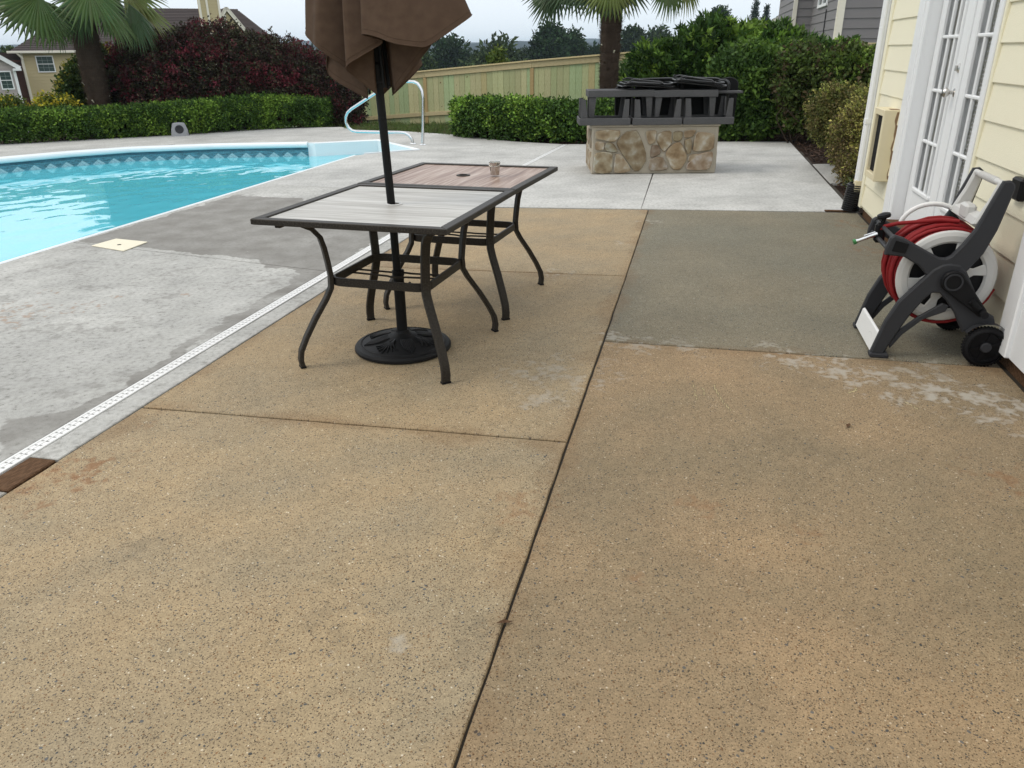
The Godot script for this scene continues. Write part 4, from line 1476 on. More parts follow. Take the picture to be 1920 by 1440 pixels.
	m.tube(fp, 0.012, 8)
	part("feeder_hose", m, M.white_plastic, t)
	# bars between the front arm ends, guide with knob, nozzle
	m = MB.new()
	m.tube([Vector3(0.918, 0.525, -4.28), Vector3(0.918, 0.525, -3.85)], 0.010, 10)
	m.tube([Vector3(0.935, 0.578, -4.28), Vector3(0.935, 0.578, -3.85)], 0.010, 10)
	part("guide_bar", m, M.charcoal_plastic, t)
	m = MB.new()
	m.box(T(Vector3(0.925, 0.55, -4.13)), Vector3(0.05, 0.10, 0.045), 0.012)
	m.tube([Vector3(0.93, 0.59, -4.13), Vector3(0.935, 0.625, -4.13)], 0.011, 10)
	m.lathe([Vector2(0.012, 0.0), Vector2(0.03, 0.004), Vector2(0.033, 0.012), Vector2(0.03, 0.022), Vector2(0.012, 0.028), Vector2(0.0, 0.029)], 18, Transform3D(Basis(Vector3.BACK, 0.3), Vector3(0.935, 0.62, -4.13)))
	part("hose_guide", m, M.black_plastic, t)
	m = MB.new()
	m.tube([Vector3(0.91, 0.545, -4.11), Vector3(0.875, 0.532, -4.105), Vector3(0.83, 0.512, -4.10), Vector3(0.815, 0.506, -4.10)], [0.012, 0.009, 0.008, 0.0105], 10)
	m.tube([Vector3(0.90, 0.555, -4.11), Vector3(0.85, 0.535, -4.105)], 0.004, 6)
	var noz := part("nozzle", m, M.steel, t)
	m = MB.new()
	m.tube([Vector3(0.816, 0.508, -4.10), Vector3(0.804, 0.502, -4.099)], 0.0135, 12)
	part("tip", m, M.green_plastic, noz)
	# handle
	m = MB.new()
	m.tube([Vector3(1.338, 0.836, -4.25), Vector3(1.338, 0.836, -3.86)], 0.014, 12)
	for k in 13:
		m.lathe([Vector2(0.014, -0.005), Vector2(0.0175, -0.003), Vector2(0.0175, 0.003), Vector2(0.014, 0.005)], 12, Transform3D(Basis(Vector3.RIGHT, PI / 2), Vector3(1.338, 0.836, -4.16 + 0.016 * k)), false)
	part("grip", m, M.light_grey_plastic, t)
	for s in 2:
		var z := -3.90 if s == 0 else -4.255
		m = MB.new()
		m.prism(xy([[1.345, 0.845], [1.362, 0.80], [1.335, 0.66], [1.30, 0.63], [1.255, 0.655], [1.30, 0.76], [1.325, 0.84]]), Transform3D(Basis(), Vector3(0, 0, z)), 0.03, 0.008)
		part("handle_cheek", m, M.light_grey_plastic, t)
	m = MB.new()
	m.prism(xy([[1.30, 0.695], [1.335, 0.675], [1.325, 0.64], [1.29, 0.625], [1.255, 0.65], [1.265, 0.68]]), Transform3D(Basis(), Vector3(0, 0, -4.23)), 0.34, 0.008)
	m.box(T(Vector3(1.275, 0.685, -4.05)), Vector3(0.05, 0.07, 0.10), 0.012)
	part("handle_bar", m, M.light_grey_plastic, t)
	# light foot bar across the front
	m = MB.new()
	m.box(Transform3D(Basis(Vector3.BACK, -0.22), Vector3(0.936, 0.065, -4.062)), Vector3(0.018, 0.11, 0.40), 0.007)
	var fb := part("foot_bar", m, M.white_plastic, t)
	m = MB.new()
	var ring := []
	for k in 25:
		var a := TAU * k / 24.0
		ring.append(Vector3(0.929 - 0.001 + 0.014 * sin(a) * 0.22, 0.066 + 0.016 * sin(a), -3.96 + 0.036 * cos(a)))
	m.tube(ring, 0.0012, 5, false)
	part("emblem", m, M.light_grey_plastic, fb)
	# crank on the near side
	m = MB.new()
	var cr := PackedVector2Array()
	var c0 := Vector2(1.205, 0.40)
	var c1 := Vector2(1.352, 0.262)
	var dv := (c1 - c0).normalized()
	var an := atan2(dv.y, dv.x)
	for k in 13:
		var a := an + PI / 2 + PI * k / 12.0
		cr.append(c0 + Vector2(cos(a), sin(a)) * 0.052)
	for k in 9:
		var a := an - PI / 2 + PI * k / 8.0
		cr.append(c1 + Vector2(cos(a), sin(a)) * 0.022)
	m.prism(cr, Transform3D(Basis(), Vector3(0, 0, -3.822)), 0.022, 0.006)
	var crank := part("crank", m, M.black_plastic, t)
	m = MB.new()
	m.lathe([Vector2(0.034, 0.0), Vector2(0.040, 0.0), Vector2(0.040, 0.006), Vector2(0.033, 0.006), Vector2(0.033, 0.0)], 24, Transform3D(Basis(Vector3.RIGHT, PI / 2), Vector3(c0.x, c0.y, -3.799)), false)
	part("crank_collar", m, M.charcoal_plastic, crank)
	m = MB.new()
	m.tube([Vector3(c1.x, c1.y, -3.80), Vector3(c1.x, c1.y, -3.755)], [0.013, 0.016], 12)
	m.tube([Vector3(1.295, 0.317, -3.797), Vector3(1.335, 0.278, -3.797)], 0.014, 10)
	part("crank_knob", m, M.rubber, crank)

# ---------------------------------------------------------------- tables and umbrella
func make_table(label: String, at: Vector3, turn: float, sx: float, sz: float, panel: Material) -> Node3D:
	var t := thing("patio_table", label, "table", at, turn, "square patio tables standing end to end")
	var top := 0.74
	var bw := 0.044
	for s in [-1.0, 1.0]:
		var mb := MB.new()
		mb.prism(PackedVector2Array([Vector2(-sx / 2, s * sz / 2), Vector2(sx / 2, s * sz / 2), Vector2(sx / 2 - bw, s * (sz / 2 - bw)), Vector2(-sx / 2 + bw, s * (sz / 2 - bw))]), Transform3D(Basis(Vector3.RIGHT, Vector3.FORWARD, Vector3.UP), Vector3(0, top - 0.026, 0)), 0.026, 0.003)
		part("rim", mb, M.bronze_paint, t)
		mb = MB.new()
		mb.prism(PackedVector2Array([Vector2(s * sx / 2, -sz / 2), Vector2(s * sx / 2, sz / 2), Vector2(s * (sx / 2 - bw), sz / 2 - bw), Vector2(s * (sx / 2 - bw), -sz / 2 + bw)]), Transform3D(Basis(Vector3.RIGHT, Vector3.FORWARD, Vector3.UP), Vector3(0, top - 0.026, 0)), 0.026, 0.003)
		part("rim", mb, M.bronze_paint, t)
	# panel round the umbrella hole
	var mb := MB.new()
	var a := sx / 2 - bw
	var b := sz / 2 - bw
	var hr := 0.026
	for q in [[-a, -hr, -b, b], [hr, a, -b, b], [-hr, hr, -b, -hr], [-hr, hr, hr, b]]:
		for yy in [top - 0.007, top - 0.018]:
			mb.face([Vector3(q[0], yy, q[2]), Vector3(q[1], yy, q[2]), Vector3(q[1], yy, q[3]), Vector3(q[0], yy, q[3])], Vector3(0, top - 0.012, 0) + Vector3(q[0], -top + 0.74, q[2]) * Vector3(1, 0, 1) + Vector3(0, 0, 0))
	part("panel", mb, panel, t)
	mb = MB.new()
	mb.lathe([Vector2(0.024, -0.016), Vector2(0.038, -0.007), Vector2(0.041, -0.004), Vector2(0.041, 0.0), Vector2(0.034, 0.002), Vector2(0.025, 0.0), Vector2(0.024, -0.016)], 24, T(Vector3(0, top - 0.003, 0)), false)
	part("grommet", mb, M.light_grey_plastic if panel == M.grey_plank_tile else M.bronze_paint, t)
	# legs
	var lp := [[0.385, 0.706], [0.345, 0.694], [0.298, 0.662], [0.272, 0.618], [0.262, 0.565], [0.255, 0.50], [0.249, 0.43], [0.252, 0.375], [0.272, 0.325], [0.318, 0.235], [0.358, 0.145], [0.380, 0.085], [0.386, 0.04], [0.382, 0.0]]
	for qx in [-1.0, 1.0]:
		for qz in [-1.0, 1.0]:
			var path := []
			for p in lp:
				path.append(Vector3(qx * p[0] * 0.97, p[1] + 0.001, qz * p[0] * 0.97))
			mb = MB.new()
			mb.sweep(path, 0.042, 0.022, Vector3(-qz, 0, qx).normalized())
			var lg := part("leg", mb, M.bronze_paint, t)
			mb = MB.new()
			mb.box(Transform3D(Basis(Vector3.UP, atan2(-qz, qx)), Vector3(qx * 0.371, 0.005, qz * 0.371)), Vector3(0.026, 0.01, 0.046), 0.002)
			part("foot_cap", mb, M.rubber, lg)
	# stretcher: a flat bar ring with rounded corners
	var ring := []
	var hs := 0.246
	var rr := 0.06
	for c in 4:
		var ctr := Vector3([1, -1, -1, 1][c] * (hs - rr), 0.405, [1, 1, -1, -1][c] * (hs - rr))
		for k in 6:
			var an := PI / 2 * c + PI / 2 * k / 5.0
			ring.append(ctr + Vector3(cos(an) * rr, 0, sin(an) * rr))
	ring.append(ring[0])
	ring.append(ring[1])
	mb = MB.new()
	mb.sweep(ring, 0.040, 0.014, Vector3.UP)
	part("stretcher", mb, M.bronze_paint, t)
	mb = MB.new()
	mb.tube([Vector3(-hs, 0.392, 0.03), Vector3(-0.05, 0.388, 0.035), Vector3(-0.02, 0.387, 0.045), Vector3(0.02, 0.387, 0.045), Vector3(0.05, 0.388, 0.035), Vector3(hs, 0.392, 0.03)], 0.005, 6)
	mb.tube([Vector3(-hs, 0.392, -0.03), Vector3(-0.05, 0.388, -0.035), Vector3(-0.02, 0.387, -0.045), Vector3(0.02, 0.387, -0.045), Vector3(0.05, 0.388, -0.035), Vector3(hs, 0.392, -0.03)], 0.005, 6)
	part("wire", mb, M.bronze_paint, t)
	for s in [-1.0, 1.0]:
		mb = MB.new()
		mb.box(T(Vector3(s * 0.36, top - 0.037, 0)), Vector3(0.03, 0.02, sz - 0.1), 0.003)
		mb.box(T(Vector3(0, top - 0.0375, s * 0.36)), Vector3(sx - 0.14, 0.018, 0.03), 0.003)
		part("apron", mb, M.bronze_paint, t)
	return t

func make_tables() -> void:
	make_table("bronze framed patio table with pale grey top and umbrella pole through it", Vector3(-1.385, 0, -3.485), deg_to_rad(-3.6), 0.915, 0.995, M.grey_plank_tile)
	make_table("bronze framed patio table with reddish brown wood look top", Vector3(-1.318, 0, -4.43), deg_to_rad(-4.6), 0.915, 0.885, M.brown_plank_tile)
	var t := thing("tin_pail", "small shiny metal pail on the brown table top", "pail", Vector3(-1.128, 0.742, -4.434))
	var mb := MB.new()
	mb.lathe([Vector2(0.0, 0.0), Vector2(0.026, 0.0), Vector2(0.032, 0.066), Vector2(0.034, 0.068), Vector2(0.034, 0.072), Vector2(0.031, 0.072), Vector2(0.026, 0.02), Vector2(0.0, 0.018)], 24)
	part("body", mb, M.tin, t)
	mb = MB.new()
	var hp := []
	for k in 13:
		var a := PI * k / 12.0
		hp.append(Vector3(cos(a) * 0.034, 0.060 - 0.012 * sin(a), 0.012 + sin(a) * 0.024))
	mb.tube(hp, 0.0015, 5)
	part("handle", mb, M.tin, t)
	# umbrella
	var u := thing("patio_umbrella", "closed brown canvas umbrella on a black pole through the grey table", "umbrella", Vector3(-1.392, 0, -3.49))
	mb = MB.new()
	var prof := [Vector2(0.0, 0.0), Vector2(0.232, 0.0), Vector2(0.246, 0.008), Vector2(0.246, 0.020), Vector2(0.238, 0.030), Vector2(0.222, 0.034), Vector2(0.214, 0.040), Vector2(0.206, 0.037), Vector2(0.12, 0.056), Vector2(0.05, 0.078), Vector2(0.036, 0.088), Vector2(0.032, 0.10)]
	mb.lathe(prof, 56)
	var base := part("base", mb, M.cast_black, u)
	# cast leaf sprays on the base
	for k in 8:
		mb = MB.new()
		var a := TAU * k / 8.0 + 0.2
		for j in 7:
			var sp := (j - 3) * 0.105
			var path := []
			var rad := []
			for s in 7:
				var f := s / 6.0
				var r := lerpf(0.075, 0.200 - absf(j - 3) * 0.012, f)
				var aa := a + sp * (0.25 + 1.0 * f * f) if k % 2 == 0 else a + sp * (1.0 - 0.55 * f)
				var yy := lerpf(0.072, 0.0395, clampf((r - 0.06) / 0.145, 0, 1)) + 0.001
				path.append(Vector3(cos(aa) * r, yy, sin(aa) * r))
				rad.append(0.0028 + 0.0045 * sin(PI * minf(f + 0.12, 1.0)))
			mb.tube(path, rad, 6)
		part("relief", mb, M.cast_black, base)
	mb = MB.new()
	mb.lathe([Vector2(0.027, 0.08), Vector2(0.027, 0.385), Vector2(0.030, 0.386), Vector2(0.030, 0.41), Vector2(0.022, 0.412)], 20)
	mb.tube([Vector3(0.026, 0.34, 0.0), Vector3(0.055, 0.34, 0.012)], 0.006, 8)
	mb.box(T(Vector3(0.06, 0.34, 0.014)), Vector3(0.012, 0.03, 0.03), 0.004)
	part("stem", mb, M.black_metal, u)
	mb = MB.new()
	mb.tube([Vector3(0.0, 0.10, 0), Vector3(-0.010, 0.74, 0), Vector3(-0.040, 1.6, 0), Vector3(-0.06, 2.45, 0)], 0.0195, 18)
	part("pole", mb, M.black_metal, u)
	mb = MB.new()
	mb.lathe([Vector2(0.021, -0.03), Vector2(0.032, -0.02), Vector2(0.032, 0.05), Vector2(0.021, 0.06)], 18, T(Vector3(-0.034, 1.30, 0)))
	part("runner", mb, M.black_metal, u)
	# canopy: eight folds of cloth hanging from the top between the ribs
	var top := Vector3(-0.06, 2.47, 0)
	# the hem as it hangs: [pixel x, y, distance in front of the pole, 1 at a rib tip, how it bellies], then the folds at the back as places
	var loop := []
	for q in [[892, 24, 0.02, 0, 1.0], [845, 57, 0.12, 0, 1.0], [800, 89, 0.20, 0, 1.0], [772, 86, 0.225, 0, 1.0], [737, 81, 0.235, 0, 0.95], [702, 66, 0.23, 0, 0.8], [674, 62, 0.21, 0, 0.7], [690, 69, 0.15, 0, 0.8], [724, 77, 0.11, 0, 1.0], [690, 97, 0.14, 0, 0.8], [643, 125, 0.17, 0, 0.62], [662, 142, 0.10, 0, 0.8], [707, 177, 0.06, 1, 1.0], [662, 136, 0.05, 0, 0.8], [638, 121, 0.08, 0, 0.7], [591, 86, 0.12, 0, 0.6], [587, 80, 0.06, 0, 0.6], [571, 64, 0.03, 0, 0.55], [578, 48, -0.05, 0, 0.6], [616, 78, -0.05, 0, 0.8], [611, 128, -0.12, 0, 0.6], [622, 148, -0.10, 0, 0.7], [690, 185, -0.02, 1, 1.0]]:
		var p := onz(q[0], q[1], -3.49 + q[2]) - Vector3(-1.392 - 0.032, 0, -3.49)
		loop.append([p.x, p.y, p.z, q[3], q[4]])
	loop += [[-0.11, 1.31, -0.13, 0, 1.0], [-0.13, 1.35, -0.25, 0, 1.0], [-0.05, 1.32, -0.22, 0, 1.0], [-0.015, 1.215, -0.07, 1, 1.0], [0.07, 1.32, -0.19, 0, 1.0], [0.14, 1.36, -0.25, 0, 1.0], [0.13, 1.31, -0.14, 0, 1.0], [0.05, 1.22, -0.04, 1, 1.0]]
	for q in [[795, 104, -0.06, 0, 1.0], [772, 132, 0.0, 0, 1.0], [739, 173, 0.06, 1, 1.0], [775, 124, 0.08, 0, 1.0], [800, 96, 0.08, 0, 1.0], [815, 74, -0.02, 0, 1.0], [862, 34, -0.05, 0, 1.0]]:
		var p := onz(q[0], q[1], -3.49 + q[2]) - Vector3(-1.392 - 0.032, 0, -3.49)
		loop.append([p.x, p.y, p.z, q[3], q[4]])
	for it in 2:
		var nl := []
		for k in loop.size():
			var a: Array = loop[k]
			var b: Array = loop[(k + 1) % loop.size()]
			if a[3]:
				nl.append(a)
				nl.append([lerpf(a[0], b[0], 0.35), lerpf(a[1], b[1], 0.35), lerpf(a[2], b[2], 0.35), 0, lerpf(a[4], b[4], 0.35)])
			else:
				nl.append([lerpf(a[0], b[0], 0.22), lerpf(a[1], b[1], 0.22), lerpf(a[2], b[2], 0.22), 0, lerpf(a[4], b[4], 0.22)])
				nl.append([lerpf(a[0], b[0], 0.78), lerpf(a[1], b[1], 0.78), lerpf(a[2], b[2], 0.78), 0, lerpf(a[4], b[4], 0.78)] if not b[3] else [lerpf(a[0], b[0], 0.65), lerpf(a[1], b[1], 0.65), lerpf(a[2], b[2], 0.65), 0, lerpf(a[4], b[4], 0.65)])
		loop = nl
	var ribs := [[-20.0, 0.065, 1.24], [40.0, 0.075, 1.235], [105.0, 0.07, 1.225], [140.0, 0.07, 1.24], [193.0, 0.06, 1.205], [235.0, 0.07, 1.235], [258.0, 0.065, 1.225], [320.0, 0.06, 1.23]]
	var rows := []
	var hem := []
	var nt := 24
	for r in nt + 1:
		var t2 := float(r) / nt
		var row := []
		for k in loop.size():
			var q: Array = loop[k]
			var rad := Vector2(q[0], q[2])
			# cloth leaves the top close to the pole and swings out as it falls
			var fall := pow(t2, q[4])
			var wave := 1.0 + 0.035 * sin(t2 * 7.0 + k * 0.21) * t2 * (1.0 - t2) * 4.0
			var cx := lerpf(top.x, -0.032, t2)
			row.append(Vector3(cx + rad.x * fall * wave + 0.02 * (1.0 - t2) * signf(rad.x), lerpf(top.y, q[1], t2), rad.y * fall * wave))
		rows.append(row)
	mb = MB.new()
	mb.grid(rows, true, false)
	var can := part("canopy", mb, M.brown_canvas, u)
	# stitched hem, a doubled edge
	mb = MB.new()
	for k in rows[-1].size() + 1:
		hem.append(rows[-1][k % rows[-1].size()])
	mb.tube(hem, 0.0028, 5, false)
	var up := []
	for k in rows[-1].size() + 1:
		var p: Vector3 = rows[-1][k % rows[-1].size()]
		var q: Vector3 = rows[-2][k % rows[-1].size()]
		up.append(p.lerp(q, 0.45))
	mb.tube(up, 0.0016, 4, false)
	part("hem", mb, M.brown_canvas, can)
	for k in 8:
		mb = MB.new()
		var an := deg_to_rad(ribs[k][0])
		mb.tube([Vector3(-0.055, 2.42, 0), Vector3(-0.034 + cos(an) * (ribs[k][1] - 0.012), ribs[k][2] + 0.02, sin(an) * (ribs[k][1] - 0.012))], 0.006, 6)
		part("rib", mb, M.black_metal, u)
	mb = MB.new()
	mb.lathe([Vector2(0.03, 0.0), Vector2(0.034, 0.02), Vector2(0.02, 0.04), Vector2(0.014, 0.07), Vector2(0.0, 0.085)], 16, T(Vector3(-0.06, 2.44, 0)))
	part("finial", mb, M.black_metal, u)

# ---------------------------------------------------------------- stone counter and what is piled on it
func counter_frame() -> Transform3D:
	var a := Vector3(-1.24, 0, -9.63)
	var b := Vector3(0.24, 0, -9.95)
	var u := (b - a).normalized()
	return Transform3D(Basis(u, Vector3.UP, u.cross(Vector3.UP)), a)  # x along the front, z towards the viewer

func make_counter() -> void:
	var fr := counter_frame()
	var c := thing("stone_counter", "low counter faced with irregular tan flagstones and pale mortar", "counter", fr.origin)
	c.transform = fr
	var mb := MB.new()
	mb.box(T(Vector3(0.765, 0.275, -0.40)), Vector3(1.515, 0.55, 0.78), 0.012)
	part("core", mb, M.mortar, c)
	mb = MB.new()
	mb.box(T(Vector3(0.765, 0.561, -0.40)), Vector3(1.54, 0.022, 0.81), 0.004)
	part("top", mb, M.mortar, c)
	var st := [
		[[285, 585], [500, 580], [510, 620], [460, 685], [370, 670], [280, 655]],
		[[285, 690], [355, 690], [360, 760], [285, 760]],
		[[385, 700], [450, 705], [495, 785], [380, 765]],
		[[280, 795], [430, 785], [445, 830], [445, 975], [275, 980]],
		[[480, 810], [530, 815], [640, 965], [465, 980]],
		[[585, 590], [680, 590], [740, 730], [780, 860], [720, 960], [660, 960], [560, 820], [480, 690]],
		[[760, 590], [860, 590], [855, 690], [800, 710]],
		[[885, 610], [1000, 595], [1015, 700], [945, 790], [880, 690]],
		[[830, 730], [880, 725], [910, 800], [820, 840]],
		[[820, 860], [930, 835], [1000, 950], [815, 965]],
		[[1035, 600], [1110, 600], [1110, 670], [1035, 680]],
		[[1140, 590], [1235, 585], [1220, 630], [1140, 655]],
		[[1030, 715], [1105, 700], [1160, 820], [1165, 850], [1120, 950], [1045, 950], [965, 810]],
		[[1140, 690], [1195, 660], [1205, 790], [1175, 800]],
		[[1245, 610], [1420, 620], [1415, 765], [1225, 785]],
		[[1195, 825], [1275, 815], [1260, 850], [1190, 880]],
		[[1290, 810], [1420, 790], [1400, 960], [1180, 960], [1190, 900]],
	]
	var g := RandomNumberGenerator.new()
	g.seed = 77
	for s in st:
		var poly := PackedVector2Array()
		var mid := Vector2.ZERO
		for p in s:
			mid += Vector2(p[0], p[1]) / s.size()
		# corners broken by small steps so that the edges wander
		for k in s.size():
			var a := Vector2(s[k][0], s[k][1])
			var b := Vector2(s[(k + 1) % s.size()][0], s[(k + 1) % s.size()][1])
			for f in [0.12, 0.5, 0.88]:
				var p := a.lerp(b, f)
				p = p + (mid - p).normalized() * (g.randf_range(-17, -6) if f == 0.5 else g.randf_range(-11, -3))
				poly.append(Vector2((p.x - 240.0) / 1230.0 * 1.53, (990.0 - p.y) / 430.0 * 0.525 + 0.01))
		mb = MB.new()
		mb.colored = true
		var k := g.randf_range(0.6, 1.1)
		mb.c = Color(k * g.randf_range(0.96, 1.05), k, k * g.randf_range(0.88, 1.08))
		mb.prism(poly, Transform3D(Basis(), Vector3(0, 0, -0.03)), 0.040 + g.randf_range(0.0, 0.014), 0.008)
		part("stone", mb, M.flagstone, c)
	for s in [[[0.04, 0.04], [0.34, 0.05], [0.36, 0.24], [0.05, 0.26]], [[0.40, 0.05], [0.74, 0.04], [0.72, 0.30], [0.43, 0.25]], [[0.06, 0.30], [0.30, 0.29], [0.36, 0.50], [0.05, 0.51]], [[0.40, 0.31], [0.70, 0.35], [0.73, 0.51], [0.42, 0.50]]]:
		for side in 2:
			mb = MB.new()
			mb.colored = true
			var k := g.randf_range(0.7, 1.05)
			mb.c = Color(k, k, k)
			var poly := xy(s)
			var xf := Transform3D(Basis(Vector3.FORWARD, Vector3.UP, Vector3.RIGHT), Vector3(1.5, 0, -0.01)) if side == 0 else Transform3D(Basis(Vector3.FORWARD, Vector3.UP, Vector3.RIGHT), Vector3(-0.004, 0, -0.01))
			mb.prism(poly, xf, 0.035, 0.006)
			part("stone", mb, M.flagstone, c)

func resin_table(called: String, label: String, xf: Transform3D, w: float, dp: float, h: float, group: String) -> Node3D:
	# a small slotted plastic table standing on its legs: x along w, z along dp
	var t := thing(called, label, "table", Vector3.ZERO, 0.0, group)
	t.transform = xf
	var mb := MB.new()
	var rim := 0.078
	for s in [-1.0, 1.0]:
		mb.box(T(Vector3(0, h - rim / 2, s * (dp / 2 - 0.01))), Vector3(w, rim, 0.02), 0.005)
		mb.box(T(Vector3(s * (w / 2 - 0.01), h - rim / 2, 0)), Vector3(0.02, rim, dp - 0.042), 0.005)
	part("skirt", mb, M.grey_resin, t)
	var ns := 7
	for k in ns:
		mb = MB.new()
		var ww := (dp - 0.05) / ns
		mb.box(T(Vector3(0, h - 0.010, -dp / 2 + 0.025 + ww * (k + 0.5))), Vector3(w - 0.042, 0.014, ww - 0.012), 0.003)
		part("slat", mb, M.grey_resin, t)
	mb = MB.new()
	for k in 5:
		mb.box(T(Vector3(-w / 2 + 0.06 + (w - 0.12) * k / 4.0, h - 0.026, 0)), Vector3(0.016, 0.016, dp - 0.045), 0.002)
	part("rib", mb, M.grey_resin, t)
	for sx in [-1.0, 1.0]:
		for sz in [-1.0, 1.0]:
			mb = MB.new()
			# L-shaped, tapering towards the foot
			for q in [[0.078, 0.018, 0.046], [0.018, 0.078, 0.046]]:
				var top := [Vector3(-q[0] / 2, h - rim + 0.004, -q[1] / 2), Vector3(q[0] / 2, h - rim + 0.004, -q[1] / 2), Vector3(q[0] / 2, h - rim + 0.004, q[1] / 2), Vector3(-q[0] / 2, h - rim + 0.004, q[1] / 2)]
				var off := Vector3(sx * (w / 2 - 0.021 - q[0] / 2), 0, sz * (dp / 2 - 0.021 - q[1] / 2))
				var low := []
				for p in top:
					var k := Vector3(p.x, 0, p.z)
					if q[0] > q[1]:
						k.x = p.x * (q[2] / q[0]) + sx * (q[0] - q[2]) / 2 * 0.6
					else:
						k.z = p.z * (q[2] / q[1]) + sz * (q[1] - q[2]) / 2 * 0.6
					low.append(k)
				var ctr := off + Vector3(0, h / 2, 0)
				for j in 4:
					mb.face([off + top[j], off + top[(j + 1) % 4], off + low[(j + 1) % 4], off + low[j]], ctr)
				mb.face([off + low[0], off + low[1], off + low[2], off + low[3]], ctr)
				mb.face([off + top[0], off + top[1], off + top[2], off + top[3]], ctr)
			part("leg", mb, M.grey_resin, t)
	return t

func folded_chair(label: String, xf: Transform3D) -> void:
	var t := thing("folding_chair", label, "chair", Vector3.ZERO, 0.0, "")
	t.transform = xf
	for s in 2:
		var y := 0.02 + 0.045 * s
		var l := 0.62 - 0.06 * s
		var mb := MB.new()
		var loop := []
		for c in 4:
			var ctr := Vector3([1, -1, -1, 1][c] * (l / 2 - 0.05), y, [1, 1, -1, -1][c] * 0.17)
			for k in 6:
				var an := PI / 2 * c + PI / 2 * k / 5.0
				loop.append(ctr + Vector3(cos(an) * 0.05, 0.02 * cos(an), sin(an) * 0.05))
		loop.append(loop[0])
		mb.tube(loop, 0.0125, 9, false)
		part("tube_frame", mb, M.glossy_black, t)
		mb = MB.new()
		mb.box(T(Vector3(0.0, y + 0.002, 0)), Vector3(l - 0.05, 0.008, 0.41), 0.003)
		part("seat" if s == 0 else "backrest", mb, M.black_plastic, t)
	for s in [-1.0, 1.0]:
		var mb := MB.new()
		mb.tube([Vector3(-0.30, 0.04, s * 0.235), Vector3(0.0, 0.055, s * 0.237), Vector3(0.26, 0.03, s * 0.235)], 0.011, 8)
		part("leg", mb, M.black_metal, t)
		mb = MB.new()
		mb.tube([Vector3(-0.25, 0.085, s * 0.235), Vector3(-0.20, 0.115, s * 0.237), Vector3(0.12, 0.095, s * 0.237), Vector3(0.17, 0.06, s * 0.235)], [0.01, 0.014, 0.014, 0.01], 8)
		part("armrest", mb, M.glossy_black, t)

